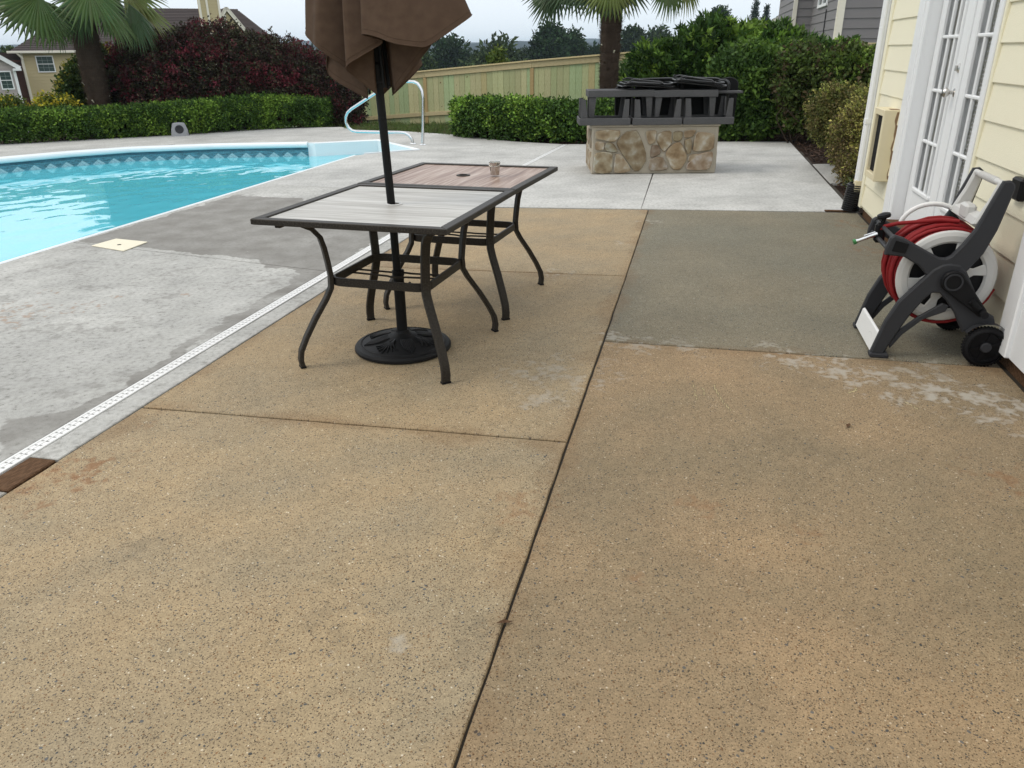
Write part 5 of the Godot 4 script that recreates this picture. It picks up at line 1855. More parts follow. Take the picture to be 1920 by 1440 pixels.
func make_pile() -> void:
	var fr := counter_frame()
	var on := 0.573
	# three turned over, legs in the air
	var fl := Basis(Vector3.RIGHT, PI)
	var spots := [[0.150, 0.61, 0.288], [0.772, 0.585, 0.284], [1.382, 0.60, 0.288]]
	var lb := ["grey plastic side table upside down at the hedge end of the counter", "grey plastic side table upside down in the middle of the counter", "grey plastic side table upside down at the house end of the counter"]
	for k in 3:
		var q: Array = spots[k]
		resin_table("side_table", lb[k], fr * Transform3D(fl, Vector3(q[0], on + q[2], -0.195 + [0.0, 0.01, -0.005][k])), q[1], 0.46, q[2], "grey plastic side tables on the stone counter")
	# two standing on them, set back
	resin_table("side_table", "grey plastic slotted table standing upright on the overturned side tables", fr * T(Vector3(0.345, on + 0.082, -0.27), 0.01), 0.785, 0.40, 0.305, "grey plastic side tables on the stone counter")
	resin_table("side_table", "grey plastic table standing upright next to the slotted one on the pile", fr * T(Vector3(1.115, on + 0.082, -0.265), -0.012), 0.755, 0.40, 0.298, "grey plastic side tables on the stone counter")
	var mb := MB.new()
	mb.box(fr * T(Vector3(1.66, on + 0.335, -0.47)), Vector3(0.42, 0.028, 0.14), 0.004)
	mb.box(fr * T(Vector3(1.53, on + 0.165, -0.47)), Vector3(0.05, 0.33, 0.06), 0.006)
	tag(part("plastic_shelf", mb, M.grey_resin, self), "narrow grey plastic shelf sticking out past the pile on the counter", "shelf")
	folded_chair("folded black chair lying flat on the slotted grey table", fr * Transform3D(Basis(Vector3.BACK, -0.05) * Basis(Vector3.UP, 0.06) * Basis.from_scale(Vector3(1, 0.72, 1)), Vector3(0.66, on + 0.41, -0.30)))
	folded_chair("folded black chair lying tilted beside the other folded chair on the grey tables", fr * Transform3D(Basis(Vector3.BACK, -0.10) * Basis(Vector3.UP, -0.05) * Basis.from_scale(Vector3(1, 0.72, 1)), Vector3(1.28, on + 0.425, -0.30)))
	folded_chair("folded black chair stood on edge behind the middle overturned table", fr * Transform3D(Basis(Vector3.RIGHT, PI / 2 - 0.06) * Basis(Vector3.UP, 0.02), Vector3(0.86, on + 0.25, -0.585)))
	folded_chair("folded black chair stood on edge behind the overturned table at the house end", fr * Transform3D(Basis(Vector3.RIGHT, PI / 2 - 0.05) * Basis(Vector3.UP, -0.03), Vector3(1.42, on + 0.25, -0.60)))
	# rounded black chair shells stood on edge behind
	for q in [[0.43, 0.44, -0.60, 0.15], [1.76, 0.50, -0.69, -0.1]]:
		var s := thing("chair_shell", "rounded black plastic chair shell on edge near the palm trunk" if q[0] < 1.0 else "rounded black plastic chair shell on edge above the narrow grey shelf", "chair shell", Vector3.ZERO)
		s.transform = fr * Transform3D(Basis(Vector3.UP, q[3]), Vector3(q[0], on - 0.0, q[2]))
		var poly := PackedVector2Array([Vector2(-0.10, 0.0), Vector2(0.10, 0.0)])
		for k in 13:
			var a := PI * k / 12.0
			poly.append(Vector2(cos(a) * 0.115, q[1] - 0.09 + sin(a) * 0.09))
		mb = MB.new()
		mb.prism(poly, Transform3D(Basis(), Vector3.ZERO), 0.035, 0.01)
		part("shell", mb, M.black_plastic, s)
		mb = MB.new()
		for k in 5:
			mb.box(T(Vector3(0, 0.07 + 0.055 * k, 0.037)), Vector3(0.13, 0.012, 0.006), 0.002)
		part("rib", mb, M.rubber, s)
	mb = MB.new()  # upright arm of a folded black chair, kept as its own object
	mb.box(fr * T(Vector3(1.10, on + 0.26, -0.70)), Vector3(0.075, 0.52, 0.05), 0.012)
	mb.box(fr * T(Vector3(1.12, on + 0.515, -0.69)), Vector3(0.13, 0.035, 0.07), 0.01)
	tag(part("chair_arm", mb, M.black_plastic, self), "upright black plastic chair arm between the two folded chairs", "post")

# ---------------------------------------------------------------- small things by the pool
func make_small() -> void:
	# grab rail
	var t := thing("pool_handrail", "bent stainless steel handrail over the white pool steps", "handrail")
	var pts := [[-4.373, 0.0], [-4.350, 0.40], [-4.329, 0.72], [-4.345, 0.83], [-4.377, 0.889], [-4.415, 0.935], [-4.47, 0.96], [-4.58, 0.966], [-4.75, 0.962], [-4.86, 0.94], [-5.002, 0.872], [-5.32, 0.70], [-5.60, 0.548], [-5.68, 0.49], [-5.723, 0.416], [-5.724, 0.33], [-5.69, 0.245], [-5.63, 0.20], [-5.55, 0.185], [-5.2, 0.182], [-4.80, 0.182], [-4.71, 0.172], [-4.645, 0.135], [-4.60, 0.08], [-4.586, 0.0]]
	var path := []
	for k in pts.size():
		var f := float(k) / (pts.size() - 1)
		path.append(Vector3(pts[k][0], pts[k][1] + 0.001, -12.44 - 0.12 * f))
	var mb := MB.new()
	mb.tube(path, 0.024, 14)
	part("rail", mb, M.steel, t)
	for p in [path[0], path[-1]]:
		mb = MB.new()
		mb.lathe([Vector2(0.058, 0.001), Vector2(0.058, 0.006), Vector2(0.045, 0.014), Vector2(0.026, 0.02)], 22, T(Vector3(p.x, 0, p.z)), false)
		part("flange", mb, M.steel, t)
	# rock speaker
	var sp := thing("rock_speaker", "grey rock shaped garden speaker on the deck before the hedge", "speaker", Vector3(-9.50, 0.0, -13.36), 0.62)
	mb = MB.new()
	var rows := []
	for r in 9:
		var f := r / 8.0
		var row := []
		for k in 20:
			var a := TAU * k / 20.0
			var sq := 1.0 / pow(pow(absf(cos(a)), 4.0) + pow(absf(sin(a)), 4.0), 0.25)
			var wd := lerpf(0.155, 0.10, f * f) * sq * (1.0 + 0.10 * fbm(cos(a) * 1.5, sin(a) * 1.5 + f * 2.0, 2.0, 4.0))
			row.append(Vector3(cos(a) * wd, f * 0.225, sin(a) * wd * (0.85 if sin(a) < 0 else 0.75 - 0.3 * f)))
		rows.append(row)
	var cap := []
	for k in 20:
		cap.append(Vector3(rows[-1][k].x * 0.3, 0.235, rows[-1][k].z * 0.3))
	rows.append(cap)
	mb.grid(rows, true, true)
	mb.face(cap, Vector3.ZERO)
	part("shell", mb, M.grey_rock, sp)
	mb = MB.new()
	mb.lathe([Vector2(0.075, 0.0), Vector2(0.075, 0.012), Vector2(0.065, 0.016), Vector2(0.0, 0.006)], 28, Transform3D(Basis(Vector3.RIGHT, PI / 2 - 0.12), Vector3(0, 0.118, 0.088)), false)
	part("grille", mb, M.charcoal_plastic, sp)
	# skimmer lid
	mb = MB.new()
	var poly := PackedVector2Array()
	for q in [gnd(172, 462), gnd(218, 449), gnd(277, 455), gnd(232, 472)]:
		poly.append(Vector2(q.x, -q.z))
	mb.prism(poly, Transform3D(Basis(Vector3.RIGHT, Vector3.FORWARD, Vector3.UP), Vector3(0, 0.001, 0)), 0.008, 0.003)
	var lid := thing("skimmer_lid", "square cream skimmer lid in the deck beside the pool", "lid")
	part("lid", mb, M.cream_plastic, lid)
	mb = MB.new()
	var hc := gnd(224, 461)
	mb.lathe([Vector2(0.016, 0.0085), Vector2(0.016, 0.0095), Vector2(0.0, 0.0095)], 14, T(Vector3(hc.x, 0.001, hc.z)), false)
	part("finger_hole", mb, M.rubber, lid)
	# slotted drain
	var dr := thing("channel_drain", "long white slotted channel drain set between the two concretes", "drain")
	var line := [Vector3(-2.42, 0, 0.7), Vector3(-2.42, 0, -6.2), Vector3(-2.36, 0, -7.6), Vector3(-2.20, 0, -10.6), Vector3(-2.07, 0, -12.82)]
	var side := MB.new()
	var bars := MB.new()
	var trough := MB.new()
	for k in line.size() - 1:
		var a: Vector3 = line[k]
		var b: Vector3 = line[k + 1]
		var d := (b - a).normalized()
		var nn := Vector3(-d.z, 0, d.x)
		for s in [-1.0, 1.0]:
			side.bar(a + nn * s * 0.025 + Vector3(0, -0.007, 0), b + nn * s * 0.025 + Vector3(0, -0.007, 0), 0.014, 0.02, Vector3.UP, 0.002)
		side.bar(a + Vector3(0, -0.007, 0), b + Vector3(0, -0.007, 0), 0.006, 0.019, Vector3.UP)
		trough.bar(a + Vector3(0, -0.022, 0), b + Vector3(0, -0.022, 0), 0.064, 0.006, Vector3.UP)
		var l := a.distance_to(b)
		for j in int(l / 0.036):
			var c := a + d * (j + 0.5) * 0.036 + Vector3(0, -0.0075, 0)
			bars.box(Transform3D(Basis(nn, Vector3.UP, nn.cross(Vector3.UP)), c), Vector3(0.042, 0.017, 0.027))
	part("edge", side, M.white_plastic, dr)
	var bo := part("bar", bars, M.white_plastic, dr)
	bo.set_meta("kind", "stuff")
	part("trough", trough, M.rubber, dr)
	# fallen leaves
	var leaf := MB.new()
	leaf.face([Vector3(-0.022, 0.004, 0), Vector3(0.0, 0.010, 0.009), Vector3(0.024, 0.005, 0), Vector3(0.0, 0.008, -0.009)], Vector3(0, -1, 0))
	for q in [[1590, 800, 1.2, "dark dry leaf lying on the brown slab by the house"], [945, 1170, 0.3, "tiny reddish leaf beside the long joint"], [720, 500, 2.0, ""]]:
		if q[3] == "":
			continue
		var p := gnd(q[0], q[1])
		var o := part("dry_leaf", leaf, M.rotten_wood, self, T(Vector3(p.x, 0.001, p.z), q[2]))
		tag(o, q[3], "leaf")

# ---------------------------------------------------------------- fence
func make_fence() -> void:
	var A := Vector3(-1.64, 0, -16.5)
	var B := Vector3(-7.9, 0, -18.4)
	var u := (B - A).normalized()
	var nn := Vector3(u.z, 0, -u.x)
	if nn.z < 0:
		nn = -nn
	var f := thing("picket_fence", "new pale green treated board fence with a tan top rail behind the hedge", "fence")
	var g := RandomNumberGenerator.new()
	g.seed = 31
	# top edge falls away from the house
	var topy := func(s: float) -> float: return 1.315 - 0.062 * s - 0.0018 * s * s
	var n := 84
	var shapes := {}
	for k in n:
		var s := -3.0 + k * 0.1425
		var p := A + u * s
		var y1: float = topy.call(s) - 0.03
		var y0 := y1 - 1.40
		var mb := MB.new()
		mb.colored = true
		var gr := g.randf()
		var c := Color(0.86, 0.98, 0.80).lerp(Color(1.0, 0.97, 0.86), g.randf())
		if gr > 0.78:
			c = Color(0.76, 0.96, 0.82)
		elif gr > 0.70:
			c = Color(1.02, 0.92, 0.74)
		mb.c = c * g.randf_range(0.74, 0.92)
		var b := Basis(u, Vector3.UP, u.cross(Vector3.UP)) * Basis(Vector3.UP, g.randf_range(-0.015, 0.015))
		mb.box(Transform3D(b, Vector3.ZERO), Vector3(0.138, y1 - y0, 0.017), 0.002)
		part("board", mb, M.fence_board, f, Transform3D(Basis(), p + Vector3(0, (y0 + y1) / 2, 0) + nn * g.randf_range(-0.002, 0.002)))
		# knots: dark ovals with a resin streak on a few boards
		if g.randf() < 0.4:
			for j in 1 + g.randi() % 2:
				var kn := MB.new()
				kn.colored = true
				kn.c = Color(0.30, 0.20, 0.14)
				var r := g.randf_range(0.008, 0.016)
				var kp := p + u * g.randf_range(-0.04, 0.04) + Vector3(0, lerpf(y0 + 0.2, y1 - 0.15, g.randf()), 0) + nn * 0.0095
				kn.box(Transform3D(Basis(u, Vector3.UP, u.cross(Vector3.UP)) * Basis(Vector3.BACK, 0.6), kp), Vector3(r * 1.6, r * 2.2, 0.005), 0.002)
				part("knot", kn, M.fence_board, f)
	var runs := [-3.0, -0.6, 1.93, 4.70, 7.2, 8.8]
	for k in runs.size() - 1:
		var a: float = runs[k]
		var b: float = runs[k + 1]
		for q in [[0.0, 0.115, 0.022], [-0.86, 0.085, 0.03]]:
			var mb := MB.new()
			mb.colored = true
			mb.c = Color(1.0, 0.98, 0.92) * g.randf_range(0.72, 0.9)
			var pa = A + u * a + Vector3(0, topy.call(a) + q[0] - q[1] / 2, 0) + nn * (0.012 + q[2] / 2)
			var pb = A + u * (b - 0.004) + Vector3(0, topy.call(b) + q[0] - q[1] / 2, 0) + nn * (0.012 + q[2] / 2)
			mb.bar(pa, pb, q[2], q[1], Vector3.UP, 0.003)
			part("rail", mb, M.fence_rail, f)
		var mc := MB.new()
		mc.colored = true
		mc.c = Color(1.1, 1.06, 0.95) * 0.9
		mc.bar(A + u * a + Vector3(0, topy.call(a) + 0.016, 0) + nn * 0.012, A + u * (b - 0.004) + Vector3(0, topy.call(b) + 0.016, 0) + nn * 0.012, 0.10, 0.03, Vector3.UP, 0.003)
		part("cap", mc, M.fence_rail, f)
		var mp := MB.new()
		mp.colored = true
		mp.c = Color(0.78, 0.66, 0.52) * 0.9
		var yt: float = topy.call(b) - 0.12
		mp.box(Transform3D(Basis(u, Vector3.UP, u.cross(Vector3.UP)), A + u * b + Vector3(0, yt - 0.62, 0) + nn * 0.018), Vector3(0.088, 1.24, 0.018), 0.003)
		part("post", mp, M.fence_rail, f)
	# the run behind the bushes towards the grey house
	var f2 := thing("picket_fence", "treated board fence whose top shows between the bushes and the grey house", "fence")
	var A2 := Vector3(1.0, 0, -16.9)
	var B2 := Vector3(6.0, 0, -17.2)
	var u2 := (B2 - A2).normalized()
	for k in 34:
		var mb := MB.new()
		mb.colored = true
		mb.c = Color(0.9, 0.98, 0.8) * g.randf_range(0.65, 0.9)
		mb.box(Transform3D(Basis(u2, Vector3.UP, u2.cross(Vector3.UP)), A2 + u2 * (k * 0.1425) + Vector3(0, 0.73, 0)), Vector3(0.138, 1.4, 0.017), 0.002)
		part("board", mb, M.fence_board, f2)
	var mr := MB.new()
	mr.colored = true
	mr.c = Color(0.9, 0.88, 0.8)
	mr.bar(A2 + Vector3(0, 1.455, 0.01), B2 + Vector3(0, 1.455, 0.01), 0.1, 0.03, Vector3.UP, 0.003)
	mr.bar(A2 + Vector3(0, 1.38, 0.022), B2 + Vector3(0, 1.38, 0.022), 0.022, 0.11, Vector3.UP, 0.003)
	part("rail", mr, M.fence_rail, f2)

# ---------------------------------------------------------------- plants
func clump(sd: int, n: int, len: float, wid: float, spread: float, rise := 0.6) -> Array:
	# a twig end: n leaves round its tip, four corners each: [corners, normals, tone of each corner, triangles]
	var g := RandomNumberGenerator.new()
	g.seed = sd
	var v := PackedVector3Array()
	var nn := PackedVector3Array()
	var tone := PackedFloat32Array()
	var idx := PackedInt32Array()
	for k in n:
		var d := Vector3(g.randfn(), g.randfn() + rise, g.randfn()).normalized()
		var o := Vector3(g.randf_range(-1, 1), g.randf_range(-1, 1), g.randf_range(-1, 1)) * spread
		var s := d.cross(Vector3(g.randfn(), g.randfn(), g.randfn())).normalized()
		var up := s.cross(d)
		if up.y < 0:
			up = -up
			s = -s
		var l := len * g.randf_range(0.65, 1.2)
		var w := wid * g.randf_range(0.75, 1.2)
		var q := g.randf_range(0.7, 1.25)
		var at := v.size()
		v.append_array([o, o + d * l * 0.45 + s * w / 2 + up * w * 0.15, o + d * l - up * l * 0.12, o + d * l * 0.45 - s * w / 2 + up * w * 0.15])
		nn.append_array([up, up, up, up])
		tone.append_array([q, q, q, q])
		idx.append_array([at, at + 1, at + 2, at, at + 2, at + 3])
	# faces turned to match their normals
	for k in range(0, idx.size(), 3):
		var fn := (v[idx[k + 1]] - v[idx[k]]).cross(v[idx[k + 2]] - v[idx[k]])
		if fn.dot(nn[idx[k]]) > 0:
			var t := idx[k + 1]
			idx[k + 1] = idx[k + 2]
			idx[k + 2] = t
	return [v, nn, tone, idx]

func turned(q: Array) -> Transform3D:
	var up: Vector3 = (q[1] + Vector3(rng.randfn(), rng.randfn(), rng.randfn()) * 0.35).normalized()
	var s := up.cross(Vector3(rng.randfn(), rng.randfn(), rng.randfn())).normalized()
	return Transform3D(Basis(s, up, s.cross(up)).scaled(Vector3.ONE * q[2]), q[0])

# leaves of one plant as one mesh; places: [position, outward, size, colour]
func grow(parent: Node3D, called: String, kinds: Array, m: Material, places: Array) -> void:
	var v := PackedVector3Array()
	var n := PackedVector3Array()
	var c := PackedColorArray()
	var idx := PackedInt32Array()
	var tones := {}
	for k in places.size():
		var q: Array = places[k]
		var which := k % kinds.size()
		var kind: Array = kinds[which]
		var xf := turned(q)
		var col: Color = q[3]
		var key := "%d %d %d %d" % [which, int(col.r * 300), int(col.g * 300), int(col.b * 300)]
		if not tones.has(key):
			var pc := PackedColorArray()
			for own in kind[2]:  # each leaf its own tone, the same at all its corners
				pc.append(Color(col.r * own, col.g * own, col.b * own))
			tones[key] = pc
		var at := v.size()
		v.append_array(xf * (kind[0] as PackedVector3Array))
		n.append_array(Transform3D(xf.basis.orthonormalized(), Vector3.ZERO) * (kind[1] as PackedVector3Array))
		c.append_array(tones[key])
		for i in kind[3]:
			idx.append(at + i)
	var a := []
	a.resize(Mesh.ARRAY_MAX)
	a[Mesh.ARRAY_VERTEX] = v
	a[Mesh.ARRAY_NORMAL] = n
	a[Mesh.ARRAY_COLOR] = c
	a[Mesh.ARRAY_INDEX] = idx
	var am := ArrayMesh.new()
	am.add_surface_from_arrays(Mesh.PRIMITIVE_TRIANGLES, a)
	var o := part(called, am, m, parent)
	o.set_meta("kind", "stuff")

func scatter(parent: Node3D, called: String, mesh: Mesh, m: Material, places: Array) -> void:
	var mm := MultiMesh.new()
	mm.transform_format = MultiMesh.TRANSFORM_3D
	mm.use_colors = true
	mm.mesh = mesh
	mm.instance_count = places.size()
	for k in places.size():
		mm.set_instance_transform(k, turned(places[k]))
		mm.set_instance_color(k, places[k][3])
	var o := MultiMeshInstance3D.new()
	o.name = called
	o.multimesh = mm
	o.material_override = m
	o.set_meta("kind", "stuff")
	parent.add_child(o, true)

func shade_of(pal: Array) -> Color:
	# a leaf colour: one of the palette's, each [colour, weight]
	var sum := 0.0
	for p in pal:
		sum += p[1]
	var r := rng.randf() * sum
	for p in pal:
		r -= p[1]
		if r <= 0:
			return p[0] * [0.75, 0.9, 1.05, 1.25][rng.randi() % 4]
	return pal[0][0]

# union of lumps [centre, radii]; leaves sit in the outer part, denser at the skin
func lumps(list: Array, count: int, depth: float, size: float, pal: Array, young: Array, y_min := -9.0, gap := -0.55) -> Array:
	var out := []
	var area := []
	var total := 0.0
	for l in list:
		var r: Vector3 = l[1]
		total += r.x * r.y + r.y * r.z + r.x * r.z
		area.append(total)
	var tries := 0
	while out.size() < count and tries < count * 6:
		tries += 1
		var pick := rng.randf() * total
		var i := 0
		while area[i] < pick:
			i += 1
		var c: Vector3 = list[i][0]
		var r: Vector3 = list[i][1]
		var d := Vector3(rng.randfn(), rng.randfn(), rng.randfn()).normalized()
		var inn := depth * pow(rng.randf(), 1.6)
		var p := c + d * r
		var bump := 0.16 * nz2.get_noise_3d(p.x * 2.6, p.y * 2.6, p.z * 2.6) + 0.10 * nz2.get_noise_3d(p.x * 7.0 + 30.0, p.y * 7.0, p.z * 7.0)
		p = c + d * (r * (1.0 + bump)) - d * inn
		if p.y < y_min:
			continue
		var hid := false
		for j in list.size():
			if j != i:
				var q: Vector3 = (p - list[j][0]) / (list[j][1] - Vector3.ONE * minf(depth, 0.4 * list[j][1].x))
				if q.length_squared() < 1.0:
					hid = true
					break
		if hid or nz2.get_noise_3d(p.x * 3.0 + 9.0, p.y * 3.0, p.z * 3.0) < gap:
			continue
		var nn := (d / r).normalized()
		var patch := nz2.get_noise_3d(p.x * 1.4 + 50.0, p.y * 1.4, p.z * 1.4)
		var col := shade_of(young if rng.randf() < clampf(0.2 + 1.2 * patch, 0.03, 0.8) else pal)
		out.append([p, nn, size * rng.randf_range(0.75, 1.3), col])
	return out

# clipped hedge along a line of [x, z, height, half width]
func hedge_places(line: Array, count: int, size: float, pal: Array, young: Array, y0 := 0.0) -> Array:
	var out := []
	var lens := []
	var total := 0.0
	for k in line.size() - 1:
		total += Vector2(line[k][0], line[k][1]).distance_to(Vector2(line[k + 1][0], line[k + 1][1]))
		lens.append(total)
	var tries := 0
	while out.size() < count and tries < count * 5:
		tries += 1
		var s := rng.randf_range(-0.25, total + 0.25)
		var i := 0
		while i < lens.size() - 1 and lens[i] < s:
			i += 1
		var a: Array = line[i]
		var b: Array = line[i + 1]
		var l0: float = lens[i - 1] if i > 0 else 0.0
		var t = (s - l0) / (lens[i] - l0)
		var p2 := Vector2(a[0], a[1]).lerp(Vector2(b[0], b[1]), t)
		var h: float = lerpf(a[2], b[2], clampf(t, 0, 1))
		var w: float = lerpf(a[3], b[3], clampf(t, 0, 1))
		var endk := 1.0
		if s < 0.25:
			endk = sqrt(maxf(0.0, 1.0 - pow((0.25 - s) / 0.5, 2.0)))
		elif s > total - 0.25:
			endk = sqrt(maxf(0.0, 1.0 - pow((s - total + 0.25) / 0.5, 2.0)))
		var side := (Vector2(b[0], b[1]) - Vector2(a[0], a[1])).normalized().orthogonal()
		# section: upright sides, rounded shoulders, flat top
		var top := rng.randf() < 0.45
		var sd := -1.0 if rng.randf() < 0.5 else 1.0
		var bump := 1.0 + 0.09 * nz2.get_noise_3d(p2.x * 2.0, s, p2.y * 2.0) + 0.07 * nz2.get_noise_3d(p2.x * 6.0 + sd * 5.0, s * 2.0, p2.y * 6.0)
		var k := bump * (1.0 - 0.40 * pow(rng.randf(), 1.8))
		var yy: float
		var ce: float
		var se: float
		if top:
			var f := rng.randf_range(-1, 1)
			ce = f * 0.92
			se = 1.0
			yy = h * (1.0 - 0.16 * pow(absf(f), 3.0)) * (0.4 + 0.6 * k) * (0.86 + 0.14 * endk)
		else:
			var f := pow(rng.randf(), 0.9)
			ce = sd * (1.0 - 0.14 * pow(f, 4.0))
			se = 0.15
			yy = 0.03 + f * h * 0.9
		var wall := w * ce * (k if not top else 1.0) * endk * (1.0 if yy > 0.2 * h else 0.9)
		var pos := Vector3(p2.x + side.x * wall, y0 + maxf(yy, 0.03), p2.y + side.y * wall)
		# thin, open patches low down
		if yy < 0.4 * h and nz2.get_noise_3d(pos.x * 3.2, pos.y * 4.0, pos.z * 3.2) > 0.3:
			continue
		var nn := Vector3(side.x * ce, maxf(se, 0.0) + 0.12, side.y * ce).normalized()
		var patch := nz2.get_noise_3d(pos.x * 1.3, pos.y * 1.3, pos.z * 1.3)
		var fresh := rng.randf() < clampf(0.2 + 1.1 * patch, 0.04, 0.85)
		out.append([pos, nn, size * rng.randf_range(0.75, 1.25), shade_of(young if fresh else pal)])
	return out

func stems(parent: Node3D, feet: Array, reach: float, h: float, n: int, called := "stem") -> void:
	for f in feet:
		for k in n:
			var mb := MB.new()
			var p: Vector3 = f + Vector3(rng.randf_range(-0.06, 0.06), -0.05, rng.randf_range(-0.06, 0.06))
			var path := [p]
			var rad := [0.016]
			var d := Vector3(rng.randfn() * 0.4, 1.0, rng.randfn() * 0.4).normalized()
			for s in 5:
				d = (d + Vector3(rng.randfn(), rng.randfn() * 0.4 + 0.2, rng.randfn()) * 0.25).normalized()
				p = p + d * h / 5.0 * Vector3(reach, 1, reach)
				path.append(p)
				rad.append(0.014 * (1.0 - s / 6.5))
			mb.tube(path, rad, 5)
			part(called, mb, M.bark, parent)

func hedge(label: String, line: Array, count: int, size: float, mesh: Array, pal: Array, young: Array, group := "") -> void:
	var h := thing("clipped_hedge", label, "hedge", Vector3.ZERO, 0.0, group)
	grow(h, "foliage", mesh, M.leaf, hedge_places(line, count, size, pal, young))
	var feet := []
	for k in line.size() - 1:
		for j in 4:
			var t := (j + 0.5) / 4.0
			feet.append(Vector3(lerpf(line[k][0], line[k + 1][0], t), 0.0, lerpf(line[k][1], line[k + 1][1], t)))
	stems(h, feet, 1.0, 0.36, 2)

func bush(called: String, label: String, list: Array, count: int, depth: float, size: float, mesh: Array, pal: Array, young: Array, feet: Array, sh: float, gap := -0.55) -> void:
	var b := thing(called, label, "bush")
	grow(b, "foliage", mesh, M.leaf, lumps(list, count, depth, size, pal, young, 0.02, gap))
	stems(b, feet, 1.4, sh, 4)

func make_plants() -> void:
	var tiny := [clump(1, 12, 0.040, 0.022, 0.035), clump(2, 12, 0.042, 0.021, 0.04), clump(11, 12, 0.04, 0.022, 0.045)]
	var small := [clump(3, 12, 0.055, 0.028, 0.05), clump(4, 12, 0.056, 0.03, 0.05), clump(12, 12, 0.055, 0.028, 0.055)]
	var broad := [clump(5, 10, 0.115, 0.040, 0.03, 0.9), clump(6, 10, 0.12, 0.042, 0.035, 0.9), clump(13, 10, 0.11, 0.04, 0.03, 0.9)]
	var round := [clump(7, 10, 0.056, 0.040, 0.05), clump(8, 10, 0.06, 0.042, 0.055)]
	var fine := [clump(9, 14, 0.036, 0.016, 0.06), clump(10, 14, 0.034, 0.016, 0.06)]
	var box := [[Color(0.055, 0.113, 0.022), 1.0], [Color(0.082, 0.155, 0.029), 1.0], [Color(0.040, 0.082, 0.022), 0.6]]
	var box_y := [[Color(0.155, 0.273, 0.040), 1.0], [Color(0.218, 0.346, 0.055), 0.6]]
	hedge("long clipped dark green hedge behind the far side of the pool", [[-12.6, -11.35, 0.51, 0.40], [-11.62, -12.15, 0.51, 0.42], [-10.62, -13.05, 0.49, 0.42], [-9.62, -14.02, 0.55, 0.45], [-8.78, -15.02, 0.63, 0.46], [-7.75, -15.62, 0.53, 0.40]], 13500, 1.15, tiny, box, box_y)
	hedge("short clipped green hedge in front of the pale fence", [[-4.05, -14.0, 0.61, 0.34], [-3.1, -13.62, 0.61, 0.40], [-2.2, -13.45, 0.59, 0.40], [-1.35, -13.38, 0.59, 0.38], [-0.7, -13.5, 0.53, 0.36]], 6200, 1.1, small, box, [[Color(0.164, 0.291, 0.040), 1.0], [Color(0.237, 0.364, 0.064), 0.6]])
	# purple-leaved bush behind the hedge
	var pur := [[Color(0.040, 0.030, 0.022), 1.0], [Color(0.060, 0.060, 0.032), 1.2], [Color(0.060, 0.026, 0.026), 0.6]]
	var pur_y := [[Color(0.150, 0.028, 0.038), 1.0], [Color(0.10, 0.035, 0.035), 1.0], [Color(0.20, 0.04, 0.06), 0.25]]
	bush("purple_bush", "large purple red leaved bush behind the long hedge", [[Vector3(-10.75, 0.75, -14.75), Vector3(1.15, 1.12, 0.95)], [Vector3(-9.85, 0.85, -15.35), Vector3(1.25, 1.15, 1.0)], [Vector3(-9.0, 0.75, -15.95), Vector3(1.2, 1.05, 0.95)], [Vector3(-8.15, 0.5, -16.35), Vector3(1.0, 0.95, 0.85)], [Vector3(-7.75, 0.25, -16.3), Vector3(0.72, 0.7, 0.65)]], 19000, 0.42, 1.2, tiny, pur, pur_y, [Vector3(-10.6, -0.1, -14.5), Vector3(-9.7, -0.1, -15.1), Vector3(-8.9, -0.1, -15.6), Vector3(-8.1, -0.1, -16.0)], 1.0)
	# green and gold shrubs at the left end
	bush("green_shrub", "dark green and gold leaved shrub beside the thick palm trunk", [[Vector3(-11.95, 0.55, -14.1), Vector3(0.55, 0.75, 0.5)], [Vector3(-11.7, 0.9, -14.3), Vector3(0.4, 0.65, 0.4)]], 2600, 0.3, 1.2, round, [[Color(0.042, 0.077, 0.020), 1.0], [Color(0.070, 0.098, 0.025), 0.8]], [[Color(0.308, 0.280, 0.042), 1.0], [Color(0.112, 0.168, 0.028), 1.0]], [Vector3(-11.9, -0.1, -14.1)], 0.6)
	bush("gold_shrub", "yellow tipped shrub poking over the long hedge below the beige house", [[Vector3(-11.75, 0.42, -12.95), Vector3(0.42, 0.30, 0.35)], [Vector3(-12.3, 0.42, -12.45), Vector3(0.3, 0.30, 0.3)]], 1600, 0.22, 1.1, small, [[Color(0.098, 0.140, 0.028), 1.0]], [[Color(0.588, 0.476, 0.042), 1.0], [Color(0.364, 0.364, 0.042), 0.8]], [Vector3(-11.75, -0.1, -12.95)], 0.3)
	bush("green_shrub", "olive green shrub with yellow tips before the mauve house", [[Vector3(-13.2, 0.45, -12.3), Vector3(0.75, 0.36, 0.5)], [Vector3(-14.3, 0.45, -11.6), Vector3(0.8, 0.36, 0.5)]], 2600, 0.3, 1.2, small, [[Color(0.063, 0.084, 0.035), 1.0], [Color(0.084, 0.098, 0.042), 1.0]], [[Color(0.280, 0.266, 0.042), 1.0], [Color(0.168, 0.196, 0.042), 1.0]], [Vector3(-13.2, -0.1, -12.3), Vector3(-14.2, -0.1, -11.7)], 0.35)
